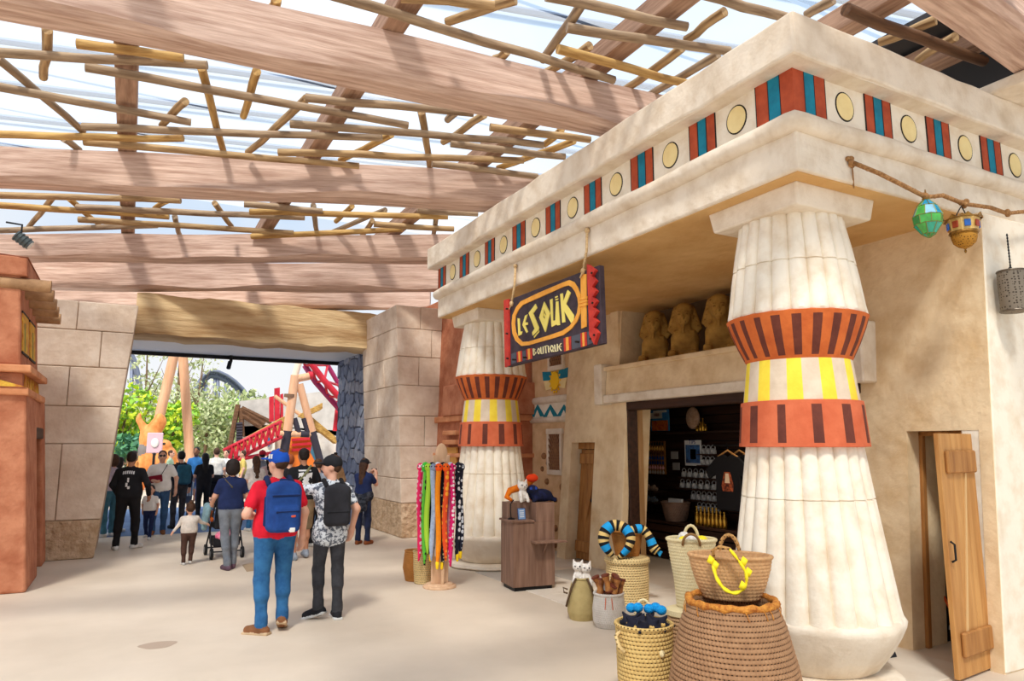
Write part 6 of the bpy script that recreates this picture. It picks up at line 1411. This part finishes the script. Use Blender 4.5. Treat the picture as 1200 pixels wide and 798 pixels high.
backprint(t, s, [rect(-.10 + .034 * k, -.078 + .034 * k, 1.34 + .012 * math.sin(k * .6), 1.395 + .012 * math.sin(k * .6)) for k in range(6)] + [rect(-.01, .02, 1.2, 1.28), rect(-.035, .0, 1.12, 1.19), rect(.0, .04, 1.08, 1.13)], -.4)
# girl in white
t, s, hp = person('little girl in white T-shirt and navy leggings stepping forward', at(173, 632), 1.02, PI - .3, whitec, navy, black_h, whites, style='long', vox=.012, hs=1.35, build=1.1, feet=((-.08, .12, 0), (.10, -.14, .05)), arms=(((-.27, .05, 1.16), (-.26, .1, .95)), ((.27, -.08, 1.16), (.26, -.12, .95))))
# man in white T-shirt with red bag, facing us
P6 = at(184, 626)
t, s, hp = person('man in white T-shirt and sunglasses with jeans facing the passage', P6, 1.74, PI - .05, whitec, cloth('jean_mid', (60, 96, 140)), brown_h, brownshoe, style='short', vox=.014, build=1.1, hem=.06, glasses=True, arms=(((-.30, -.02, 1.16), (-.30, .02, .93)), ((.28, .02, 1.16), (.12, .24, 1.12))))
worn(t, 'crossbody_bag', 'dark red crossbody bag on the man in white T-shirt', 'bag', [(0, 'b', (.10, .17, 1.16), (.13, .03, .075), .02, Matrix.Rotation(.15, 3, 'Y')), (1, 'c', (.0, .16, 1.24), (-.11, .06, 1.46), .010, .010)], [cloth('bag_red', (140, 24, 48)), blackc], .012, s)
# others in the crowd
def crowd(label, px, py, h, yaw, top, bottom, hair, shoes=whites, **kw):
    kw.setdefault('vox', .018); return person(label, at(px, py), h, yaw, top, bottom, hair, shoes, **kw)
crowd('person in dark jacket with teal backpack behind the man in white', 207, 619, 1.72, .3, cloth('jacket_dark', (40, 44, 58)), chargray, black_h, blackc, sleeve='long')
tl_pk = thing('backpack', 'teal backpack on the person in the dark jacket', 'backpack', tuple(at(207, 619)), .3)
sculpt('pack_shell', [(0, 'b', (0, -.22, 1.2), (.15, .08, .22), .06), (0, 'b', (0, -.3, 1.1), (.11, .03, .1), .03), (1, 'c', (-.09, -.13, 1.4), (-.09, 0, 1.45), .024, .024), (1, 'c', (.09, -.13, 1.4), (.09, 0, 1.45), .024, .024)], [cloth('pack_teal', (44, 96, 120)), blackc], .014, tl_pk)
crowd('child in blue and white striped shirt beside the dark jacket', 216, 616, 1.22, PI - .2, stripes('shirt_striped', [(0, (214, 224, 236)), (.5, (90, 130, 180))], 0, .05), cloth('trouser_slate', (90, 106, 130)), brown_h, hs=1.2)
crowd('bearded man in bright blue shirt among the crowd', 226, 599, 1.80, PI - .4, cloth('shirt_blue', (44, 110, 176)), navy, black_h, skin=SKIN3, glasses=False)
crowd('woman in black with very long black hair beside a black pram', 236, 611, 1.66, .2, blackc, blackc, black_h, style='long', arms=(((-.22, .06, 1.15), (-.18, .28, 1.05)), ((.22, .06, 1.15), (.18, .28, 1.05))))
crowd('man in white shirt and pale blue shorts walking off', 250, 598, 1.78, 0, cloth('shirt_white2', (244, 240, 232)), cloth('short_sky', (130, 200, 226)), brown_h, legs='shorts')
crowd('person in pale top at the edge of the stone pier', 126, 629, 1.66, .6, cloth('top_lilac', (206, 190, 206)), cloth('trouser_teal', (70, 120, 140)), brown_h, style='bob')
crowd('person in mauve top walking behind the stone pier', 134, 624, 1.60, -.5, cloth('top_mauve', (140, 90, 110)), navy, dark_h, style='long')
crowd('woman with long brown ponytail in white beyond the pram', 296, 622, 1.62, .2, cloth('top_white3', (238, 228, 222)), jean, brown_h, style='long')
crowd('dark haired girl in pale pink behind the man in red', 312, 610, 1.60, .1, cloth('top_pinkpale', (236, 200, 196)), chargray, dark_h, style='long')
t2 = crowd('person in a red cap far behind the man in red', 304, 604, 1.72, 0, cloth('top_grey', (150, 150, 156)), navy, dark_h); capp(t2[0], t2[1], t2[2], 0, cloth('cap_red', (206, 30, 50)), .014)
crowd('person with ginger hair in black T-shirt ahead of the man in red', 335, 640, 1.68, .1, cloth('tee_black2', (30, 28, 34)), chargray, mat('hair_ginger', (150, 76, 40), .7), blackc)
crowd('person with dark bun hair in tan jacket near the rubble wall', 389, 622, 1.66, .1, cloth('jacket_tan', (190, 150, 110)), cloth('jean_pale', (120, 160, 200)), dark_h, style='bun', sleeve='long')
crowd('person in black tights walking close behind the patterned shirt', 369, 640, 1.60, .4, cloth('top_ash', (170, 180, 196)), blackc, brown_h, style='short')
for nm, px, py, top_, hr in (('orange', 152, 596, (226, 150, 80), dark_h), ('pale green', 196, 590, (170, 200, 170), brown_h), ('white', 262, 590, (240, 238, 232), black_h), ('yellow', 282, 592, (236, 206, 110), brown_h), ('sky blue', 318, 590, (150, 190, 226), dark_h)):
    crowd('far visitor in %s top out on the sunlit square' % nm, px, py, 1.7, R.uniform(-3, 3), cloth('far_top_' + nm.replace(' ', '_'), top_), navy if px % 2 else khaki, hr, vox=.024)
# man in black T-shirt with white arrows
P7 = at(351, 655)
t, s, hp = person('man in black T-shirt with white arrows on the back and khaki shorts', P7, 1.80, .15, cloth('tee_black', (30, 32, 36)), khaki, dark_h, cloth('sneaker_grey', (160, 170, 184)), SKIN2, legs='shorts', vox=.012, build=1.1, hem=.04, feet=((-.12, -.06, 0, -.1), (.12, .06, .02, .1)), arms=(((-.27, -.03, 1.15), (-.26, .05, .93)), ((.28, -.02, 1.15), (.27, .08, .93))))
def arrow(cx, cz, a, L=.13):
    c, sn = math.cos(a), math.sin(a); base = [(-L, -.018), (L * .1, -.018), (L * .1, -.06), (L * .7, 0), (L * .1, .06), (L * .1, .018), (-L, .018)]
    return [(cx + x * c - y_ * sn, cz + x * sn + y_ * c) for x, y_ in base]
backprint(t, s, [arrow(.05, 1.30, .75), arrow(-.05, 1.18, .75 - PI), arrow(.06, 1.17, -.8, .1), arrow(-.07, 1.32, 2.4, .08), rect(-.11, .1, 1.385, 1.41)], -.4)
worn(t, 'shoulder_strap', 'olive shoulder strap across the black arrow T-shirt', 'strap', [(0, 'c', (.10, -.06, 1.47), (.02, -.125, 1.38), .020, .020), (0, 'c', (.02, -.125, 1.38), (-.17, -.10, 1.16), .020, .02)], [cloth('strap_green', (140, 140, 100))], .012, s)
# girl taking a photo
P8 = at(424, 638)
t, s, hp = person('girl in navy T-shirt and black cap holding up a phone by the pier', P8, 1.60, -.85, navy, cloth('jean_navy', (40, 52, 84)), brown_h, cloth('shoe_rust', (160, 90, 50)), style='long', vox=.012, hem=.02, arms=(((-.20, .16, 1.22), (-.08, .34, 1.42)), ((.20, .16, 1.22), (.08, .34, 1.42))), hy=0.0)
capp(t, s, hp, 0, blackc, .012)
ph = worn(t, 'phone', 'dark smartphone held up by the girl in the navy T-shirt', 'phone', [(0, 'b', (0, .40, 1.50), (.07, .007, .035), .004)], [blackc], .007, s)
worn(t, 'tied_jacket', 'dark camouflage jacket tied round the photographing girl\'s waist', 'jacket', [(0, 'c', (-.08, 0, .99), (.08, 0, .99), .15, .15, .85), (0, 'c', (-.1, -.1, .95), (-.1, -.1, .75), .07, .05), (0, 'c', (.1, -.1, .95), (.1, -.1, .72), .07, .05), (0, 'c', (0, -.12, .95), (0, -.12, .7), .07, .06)], [mat('camo_dark', (70, 74, 84), .9, (30, 34, 44), 14, 6, lo=.45, hi=.55)], .012, s)

# ================================================================ prams
def pram(name, label, pos, yaw, fabric, acc, seatc):
    b = thing(name, label, 'pram', pos, yaw)
    fm = mat('pram_frame', (44, 44, 48), .4, metal=.3); wm = mat('tyre', (30, 30, 32), .8)
    for sx in (-.24, .24):
        for sy in (-.28, .32):
            q = G(); q.tube([(sx - .02, sy, .09), (sx + .02, sy, .09)], .09, 18); w = q.build('wheel', wm, b, smooth=40, world=False)
            q = G(); q.tube([(sx - .024, sy, .09), (sx + .024, sy, .09)], .05, 12); q.build('hub', mat('hub_grey', (120, 120, 124), .5), w, world=False)
        q = G(); q.tube([(sx, -.30, .12), (sx, .1, .55), (sx, .25, .62)], .014, 8); q.tube([(sx, .32, .12), (sx, -.05, .5), (sx, -.42, 1.02)], .014, 8); q.build('side_frame', fm, b, smooth=True, world=False)
    q = G(); q.tube([(-.24, -.42, 1.02), (-.2, -.46, 1.05), (.2, -.46, 1.05), (.24, -.42, 1.02)], .018, 10); q.build('push_bar', mat('grip', (30, 30, 30), .8), b, smooth=True, world=False)
    for y_ in (-.28, .32): q = G(); q.tube([(-.24, y_, .12), (.24, y_, .12)], .012, 8); q.build('axle', fm, b, world=False)
    sculpt('seat', [(0, 'b', (0, .05, .52), (.20, .22, .05), .03), (0, 'b', (0, -.16, .72), (.20, .05, .24), .04, Matrix.Rotation(.25, 3, 'X')), (1, 'e', (0, .02, .64), (.13, .14, .12))], [fabric, seatc], .014, b)
    sculpt('hood', [(0, 'e', (0, -.18, .94), (.23, .20, .13))], [fabric], .014, b)
    q = G(); q.prism([(-.20, -.24, .20), (.20, -.24, .20), (.20, .24, .20), (-.20, .24, .20)], (0, 0, .13), inset=-.06); q.build('basket', mat('mesh_black', (36, 36, 40), .9), b, world=False)
    return b
pb = at(258, 660); pm = pram('pram', 'black pram with orange trims pushed by the woman in navy', tuple(at(262, 652)), .06, cloth('pram_black', (38, 40, 46)), None, cloth('blanket_red', (150, 40, 60)))
for sx in (-.25, .25): q = G(); q.tube([(sx, -.2, .62), (sx, -.05, .76)], .03, 8); q.build('orange_trim', cloth('pram_orange', (226, 110, 40)), pm, smooth=True, world=False)
base = at(262, 652)
o = thing('blanket', 'pink blanket bundled in the pram basket', 'blanket', (base.x, base.y - .05, .27)); sculpt('folds', [(0, 'e', (0, -.1, .1), (.17, .14, .08)), (0, 'e', (.07, -.16, .13), (.09, .08, .06)), (0, 'e', (-.09, -.15, .08), (.08, .08, .06))], [cloth('blanket_pink', (236, 80, 130), (250, 170, 190), 16)], .014, o)
o = thing('coat', 'pale blue coat hanging over the pram side', 'coat', (base.x - .3, base.y - .1, .5)); sculpt('folds', [(0, 'c', (0, 0, .32), (-.04, 0, .0), .06, .05), (0, 'c', (0, .12, .34), (-.04, .1, .05), .06, .05), (0, 'c', (0, -.1, .3), (-.04, -.1, .1), .05, .05)], [cloth('coat_sky', (150, 186, 196))], .014, o)
pram('pram', 'black pram with raised hood beside the long haired woman', tuple(at(250, 603)), -.1, cloth('pram_black2', (26, 26, 32)), None, blackc)
# ================================================================ the square beyond the gateway
tanp = mat('mast_tan', (226, 178, 142), .7, (206, 154, 118), 2, 6, .2, 6, stretch=(3, 3, .4)); charp = mat('mast_char', (54, 50, 60), .8)
def bar(name, label, cat, a, b, Y, r, m, Yb=None, r2=None, ground=False, parent=None, n=12, up=0.0):
    A = atY(*a, Y); B = atY(*b, Yb or Y)
    if ground: d = (B - A); t = (0.0 - A.z) / d.z; B = A + d * t
    if up: A = A + (A - B).normalized() * up
    q = G()
    if parent is None: q.tube([A, B], [r, r2 or r], n); o = q.build(name, m, loc=(B.x, B.y, min(A.z, B.z)), smooth=40); return tag(o, label, cat)
    q.tube([A, B], [r, r2 or r], n); return q.build(name, m, parent, smooth=40)
bar('mast', 'tall thick tan timber mast leaning left behind the orange statue', 'mast', (205, 412), (187, 488), 40, .24, tanp, ground=True, up=1)
bar('mast', 'tall thick tan timber mast standing almost upright beyond the crowd', 'mast', (214, 412), (222, 530), 41.5, .24, tanp, ground=True, up=1)
# trees
trunk_m = mat('bark', (120, 96, 74), .9); 
def tree(label, px, Y, h, w, cols, n=1400, leaf=.22, trunk=.14, base=.25, seed=0, name='tree'):
    P = atY(px, 525, Y); rn = random.Random(seed); t = thing(name, label, 'tree' if name == 'tree' else 'shrub', (P.x, Y, 0))
    q = G(); q.tube([(0, 0, 0), (rn.uniform(-.1, .1), 0, h * .4), (rn.uniform(-.3, .3), 0, h * .85)], [trunk, trunk * .8, trunk * .3], 8)
    for k in range(6):
        w_ = rn.uniform(0, 6.28); z0 = h * rn.uniform(.3, .6); q.tube([(0, 0, z0), (math.cos(w_) * w * .5, math.sin(w_) * w * .5, z0 + h * .25)], [trunk * .4, trunk * .12], 5)
    q.build('trunk', trunk_m, t, smooth=True, world=False)
    cl = [(rn.uniform(-.7, .7) * w, rn.uniform(-.7, .7) * w, h * (base + (1 - base) * rn.uniform(.08, .9)), rn.uniform(.3, .55) * w) for _ in range(14)]
    for ci, c in enumerate(cols):
        g = G()
        for k in range(n // len(cols)):
            x, y_, z_, r = rn.choice(cl); d = Vector((rn.gauss(0, 1), rn.gauss(0, 1), rn.gauss(0, 1))).normalized() * r * rn.uniform(.4, 1.0) ** .5
            p = Vector((x, y_, z_)) + Vector((d.x, d.y, d.z * 1.1)); u = Vector((rn.gauss(0, 1), rn.gauss(0, 1), rn.gauss(0, 1))).normalized() * leaf; v = u.cross(Vector((rn.gauss(0, 1), rn.gauss(0, 1), rn.gauss(0, 1)))).normalized() * leaf * .55
            g.add([p - u, p - v, p + u, p + v], [(0, 1, 2, 3)])
        o = g.build('foliage', c, t, world=False); o['kind'] = 'stuff'
    return t
def leafm(nm, c):
    m = mat(nm, c, .7); m.node_tree.nodes['Principled BSDF'].inputs['Subsurface Weight'].default_value = 0.0; return m
ly, lg, lp, ld, lt2 = leafm('leaf_yellow', (206, 226, 60)), leafm('leaf_green', (140, 190, 70)), leafm('leaf_pale', (196, 206, 160)), leafm('leaf_dark', (84, 140, 96)), leafm('leaf_olive', (150, 164, 110))
tree('bright yellow green tree right behind the stone pier', 141, 46, 4.6, 2.0, [ly, lg], seed=1)
tree('yellow green bushy tree between the two tan masts', 198, 48, 4.2, 1.7, [ly, lg], seed=2)
tree('dark green round shrub in front of the yellow green tree', 158, 43, 2.2, 1.2, [ld, leafm('leaf_teal', (100, 160, 130))], seed=3, base=.1, name='shrub')
tree('tall thin pale tree with sparse leaves behind the left mast', 168, 62, 11, 2.2, [lp], 700, .18, seed=4)
tree('tall sparse pale tree rising between the masts', 203, 64, 13, 2.6, [lp, lt2], 900, .18, seed=5)
tree('pale leafy tree to the right of the upright mast', 240, 56, 5.6, 3.0, [lp, lt2], 1600, .2, seed=6)
tree('pale olive tree below the grey coaster loop', 262, 58, 5.0, 3.0, [lp, lt2, lg], 1600, .2, seed=7)
tree('tall wispy pale tree behind the upright mast', 228, 72, 12, 3.0, [lp], 700, .2, seed=8)
for k, (px, Y) in enumerate(((120, 80), (180, 84), (230, 88), (285, 82), (340, 84), (385, 80), (430, 82))):
    tree('hazy olive tree in the far tree line behind %s' % ('the stone pier', 'the orange statue', 'the coaster loop', 'the grey tent roof', 'the timber frame', 'the red track', 'the rubble wall')[k], px, Y, 6.5, 5.0, [lt2, lp], 1200, .4, seed=20 + k)
# grey coaster loops
gm = mat('steel_grey', (120, 128, 150), .5, metal=.3)
def coaster(label, pts, Y, r=.16, sup=(), gap=.55):
    t = thing('coaster_track', label, 'track', (atY(pts[0][0], 525, Y).x, Y, 0)); P = []
    for i in range(len(pts) - 1):
        for j in range(6): f = j / 6; P.append((pts[i][0] + (pts[i + 1][0] - pts[i][0]) * f, pts[i][1] + (pts[i + 1][1] - pts[i][1]) * f))
    P.append(pts[-1]); W = [atY(*p, Y) for p in P]
    for k, (dy, dz) in enumerate(((0, 0), (1.3, 0), (.65, -gap))): q = G(); q.tube([w + Vector((0, dy, dz)) for w in W], r * (1 if k < 2 else 1.5), 8); q.build('rail', gm, t, smooth=True)
    for w in W[::2]:
        q = G(); q.tube([w, w + Vector((.0, .65, -gap))], r * .5, 5); q.tube([w + Vector((0, 1.3, 0)), w + Vector((0, .65, -gap))], r * .5, 5); q.tube([w, w + Vector((0, 1.3, 0))], r * .5, 5); q.build('tie', gm, t)
    for (px, py, pxb) in sup:
        a = atY(px, py, Y); b = atY(pxb, 530, Y); q = G(); q.tube([a + Vector((0, .6, -.5)), Vector((b.x, Y + .6, 0))], r, 8); q.build('support', gm, t, smooth=True)
    return t
coaster('grey steel coaster hump arching behind the pale trees', [(226, 462), (232, 450), (239, 440), (247, 434.5), (256, 435.5), (266, 440), (276, 447), (285, 456), (292, 466)], 90, .2, ((240, 440, 234), (242, 440, 246), (253, 436, 250), (256, 436, 260), (266, 441, 262), (268, 442, 276), (280, 450, 278), (281, 450, 288)))
coaster('grey steel coaster loop beside the leaning stone pier', [(146, 405), (153, 412), (158, 422), (161, 433), (163.5, 445), (165, 460)], 90, .2, ((155, 416, 154), (162, 440, 160)))
# orange statue
so_ = mat('statue_orange', (238, 164, 96), .6, (214, 128, 64), 3); sg_ = mat('statue_grey', (128, 122, 120), .6)
P = atY(174, 525, 34); stt = thing('statue', 'large orange sculpted beast figure with grey belt before the bright trees', 'statue', (P.x, 34, 0))
sculpt('figure', [(0, 'e', (0, 0, 2.2), (.62, .5, .55)), (0, 'c', (-.1, 0, 2.35), (-.75, 0, 3.05), .32, .14), (0, 'c', (.25, 0, 2.35), (.75, 0, 2.95), .38, .26), (0, 'c', (.1, -.1, 2.6), (.5, -.1, 3.0), .3, .3), (0, 'e', (0, 0, 1.2), (.6, .5, .7)), (0, 'c', (-.25, 0, .9), (-.3, 0, .1), .28, .26), (0, 'c', (.25, 0, .9), (.35, 0, .1), .28, .26), (1, 'c', (-.22, 0, 1.72), (.22, 0, 1.72), .42, .42), (0, 'c', (-.78, 0, 3.0), (-.7, 0, 3.2), .1, .12), (0, 'e', (.55, -.1, 3.15), (.22, .2, .14))], [so_, sg_], .06, stt, k=.12).scale = (.62, .7, .97)
P = atY(196, 525, 33); s2 = thing('statue', 'small orange creature figure crouching beside the tall orange statue', 'statue', (P.x, 33, 0))
sculpt('figure', [(0, 'e', (0, 0, 1.3), (.42, .4, .55)), (0, 'e', (-.1, -.1, 1.85), (.26, .26, .24)), (0, 'c', (-.2, 0, .8), (-.25, -.1, .1), .16, .15), (0, 'c', (.2, 0, .8), (.25, -.1, .1), .16, .15), (0, 'c', (.2, 0, 1.5), (.42, -.1, 1.1), .12, .1), (1, 'e', (-.15, -.34, 1.9), (.06, .04, .06))], [so_, paint_black], .05, s2, k=.1)
sgn = thing('park_sign', 'pale pink square sign board with white emblem above the crowd', 'sign', (atY(181, 525, 27).x, 27, 0)); a, b = atY(173, 507, 27), atY(190, 531, 27)
q = G(); q.box(a.x, b.x, 27, 27.05, b.z, a.z); q.build('board', mat('sign_pink', (226, 190, 200), .6), sgn, bevel=.02)
q = G(); q.ell(((a.x + b.x) / 2, 26.98, (a.z + b.z) / 2), (.12, .03, .16), 12, 8); q.build('emblem', white_m, sgn, smooth=True)
q = G(); q.tube([((a.x + b.x) / 2, 27.03, 0), ((a.x + b.x) / 2, 27.03, b.z)], .04, 8); q.build('post', black_metal, sgn)
# low fence
fen = thing('fence', 'low dark rustic post fence behind the crowd', 'fence', (2, 38, 0))
for k in range(26):
    x = -6 + k * .75; q = G(); q.tube([(x, 38, 0), (x + R.uniform(-.05, .05), 38, 1.15 + R.uniform(0, .2))], .06, 6); q.build('post', trunk_m, fen)
for z_ in (.5, 1.0): q = G(); q.tube([(-6.2, 37.95, z_), (13, 37.95, z_)], .05, 6); q.build('rail', trunk_m, fen)
# timber A-frame with charred feet
af = thing('timber_frame', 'big pale timber A-frame with charred feet and cross brace', 'frame', (atY(350, 525, 27).x, 27, 0))
Yf = 27
bar('leg', None, None, (346, 440), (337, 505), Yf, .165, tanp, parent=af, n=16); bar('charred_foot', None, None, (337, 505), (324, 584), Yf, .165, charp, parent=af, n=16)
bar('leg', None, None, (351, 450), (366, 506), Yf, .14, tanp, parent=af, n=16); bar('charred_foot', None, None, (366, 506), (387, 584), Yf, .14, charp, parent=af, n=16)
bar('collar', None, None, (339.8, 462), (339.4, 465.5), Yf, .21, mat('collar_dark', (120, 90, 70), .6), parent=af, n=16)
bar('upper_mast', None, None, (353, 415), (345, 442), Yf, .12, mat('mast_pale', (240, 214, 190), .7), parent=af, n=12)
bar('arm', None, None, (346, 444), (362, 441), Yf, .14, tanp, parent=af); bar('cross_brace', None, None, (312, 508), (366, 509), Yf, .11, tanp, parent=af); bar('charred_sleeve', None, None, (352, 508.6), (362, 508.8), Yf, .12, charp, parent=af)
bar('strut', None, None, (345, 490), (350, 507), Yf, .10, charp, parent=af); bar('strut', None, None, (356, 490), (361, 507), Yf, .10, charp, parent=af)
# red coaster tracks
rm = mat('track_red', (206, 48, 62), .45, (180, 30, 50), 3); rm2 = mat('track_magenta', (150, 40, 90), .45)
rt_ = thing('coaster_track', 'red lattice coaster track rising past the timber frame', 'track', (atY(380, 525, 30).x, 30, 0))
r1 = [(355, 410), (366, 428), (380, 446), (398, 466), (420, 490)]; r2 = [(357, 428), (370, 448), (384, 464), (400, 482), (420, 505)]; r3 = [(372, 406), (384, 428), (398, 452), (420, 482)]
def poly(pts, Y): return [atY(*p, Y) for p in pts]
for pts, Y, m, r in ((r1, 29.5, rm, .13), (r2, 30, rm2, .12), (r3, 31, rm2, .1)): q = G(); q.tube(poly(pts, Y), r, 10); q.build('rail', m, rt_, smooth=True)
for k in range(4):
    for (A, B) in (((r1[k], 29.5), (r2[k], 30)), ((r1[k + 1], 29.5), (r2[k], 30)), ((r1[k], 29.5), (r3[min(k, 3)], 31)), ((r3[min(k, 3)], 31), (r1[k + 1], 29.5))):
        q = G(); q.tube([atY(*A[0], A[1]), atY(*B[0], B[1])], .055, 6); q.build('brace', rm, rt_)
bar('clamp', None, None, (361, 440), (366, 440), 28.5, .16, rm, parent=rt_); bar('support', None, None, (393, 505), (397, 470), 30.5, .12, rm, parent=rt_)
q = G(); a = atY(400, 485, 30); q.tube([a, (a.x, 30, 0)], .15, 8); q.build('column', rm, rt_)
rl = thing('coaster_track', 'low red lattice track running down beside the thatched hut', 'track', (atY(300, 525, 26).x, 26, 0))
for (pa, pb, dz) in (((262, 528), (330, 494), 0), ((262, 545), (330, 512), 0), ((270, 540), (318, 531), 0)): q = G(); q.tube([atY(*pa, 26), atY(*pb, 26.5)], .07, 8); q.build('rail', rm, rl, smooth=True)
for k in range(9):
    x = 266 + k * 7; yt = 528 - (x - 262) * .5; q = G(); q.tube([atY(x, yt, 26), atY(x + 3.5, yt + 15, 26)], .045, 6); q.tube([atY(x + 7, yt - 3.5, 26), atY(x + 3.5, yt + 15, 26)], .045, 6); q.build('lattice_bar', rm, rl)
for x in (275, 305): q = G(); a = atY(x, 538, 26); q.tube([a, (a.x, 26, 0)], .07, 8); q.build('post', rm, rl)
# thatched hut
thatch = mat('thatch', (206, 166, 92), .9, (150, 108, 52), 6, 8, .6, 14, stretch=(1, 1, 3)); hw_ = mat('hut_white', (240, 236, 228), .85, (214, 206, 194), 2)
hut = thing('hut', 'thatched hut with white walls and orange doorway behind the timber frame', 'hut', (atY(345, 525, 30).x, 30, 0))
def quadp(pts, Y, nm, m, d=.15, Yb=None): q = G(); q.prism([atY(*p, Y) for p in pts], (0, d, 0)); return q.build(nm, m, hut)
quadp([(304, 508), (322, 506), (322, 575), (303, 575)], 30, 'wall', hw_, .3); quadp([(372, 508), (396, 512), (396, 575), (370, 575)], 30, 'wall', hw_, .3)
quadp([(338, 505), (368, 505), (372, 575), (336, 575)], 31, 'doorway', mat('door_orange', (226, 124, 50), .8), .2); quadp([(322, 506), (338, 505), (336, 575), (322, 575)], 30.3, 'side_wall', mat('hut_side', (190, 168, 150), .85), .3)
for k in range(3): quadp([(342, 514 + 6 * k), (366, 512 + 6 * k), (366, 515 + 6 * k), (342, 517 + 6 * k)], 30.9, 'slat', rm, .05)
for i in range(12):
    f0, f1 = i / 12, (i + 1) / 12
    quadp([(272 + 62 * f0, 522 - 34 * f0), (272 + 62 * f1, 522 - 34 * f1), (280 + 62 * f1, 526 - 26 * f1), (280 + 62 * f0, 528 - 26 * f0)], 28.6, 'thatch_bundle', thatch, .5)
for i in range(9):
    f0, f1 = i / 9, (i + 1) / 9
    quadp([(358 + 38 * f0, 482 + 32 * f0), (358 + 38 * f1, 482 + 32 * f1), (356 + 38 * f1, 490 + 30 * f1), (356 + 38 * f0, 490 + 30 * f0)], 28.8, 'thatch_bundle', thatch, .5)
for i in range(7): quadp([(350 + 4 * i, 488 - 2.2 * i), (354 + 4 * i, 484 - 2.0 * i), (360 + 3 * i, 486 - 1.2 * i), (356 + 3 * i, 490 - 1.4 * i)], 28.4 + .05 * i, 'thatch_tuft', thatch, .3)
q = G(); q.tube([atY(322, 464, 29), atY(360, 492, 28.6)], .07, 8); q.build('ridge_pole', tanp, hut)
quadp([(312, 512), (318, 512), (318, 520), (315, 524), (312, 520)], 29.9, 'shield', mat('shield_blue', (70, 100, 150), .6), .05); quadp([(366, 520), (384, 558), (380, 562), (364, 530)], 29.8, 'banner', mat('banner_blue', (80, 140, 170), .7), .05)
for px0, px1, py0 in ((316, 321, 465), (322, 328, 455), (329, 332, 462)): quadp([(px0, py0), (px1, py0 - 1), (px1, 494), (px0, 494)], 32, 'red_board', rm, .15)
# grey tent roof with timber tower
tent = thing('tent', 'pale grey canvas roof on a dark timber tower left of the hut', 'tent', (atY(290, 525, 36).x, 36, 0))
cvs = mat('canvas', (206, 202, 196), .85, (184, 180, 174), 2)
for pts in ([(281, 470), (318, 466), (336, 500), (286, 512)], [(318, 466), (400, 456), (402, 512), (330, 500)], [(278, 500), (330, 497), (330, 560), (276, 560)], [(330, 500), (402, 505), (402, 560), (330, 560)]): q = G(); q.prism([atY(*p, 36) for p in pts], (0, .3, 0)); q.build('canvas_panel', cvs, tent)
for a, b in (((279, 474), (270, 520)), ((282, 478), (284, 512)), ((283, 480), (310, 497)), ((283, 486), (306, 501)), ((283, 478), (318, 495))): q = G(); q.tube([atY(*a, 35.6), atY(*b, 35.6)], .12, 6); q.build('timber', pole_d, tent)
for k in range(7): q = G(); q.tube([atY(277, 497 + 3.2 * k, 35.5), atY(284, 496.5 + 3.2 * k, 35.5)], .08, 5); q.build('rung', charp, tent)
q = G(); a = atY(270, 520, 35.6); q.tube([a, (a.x, 35.6, 0)], .14, 6); q.build('timber', pole_d, tent)
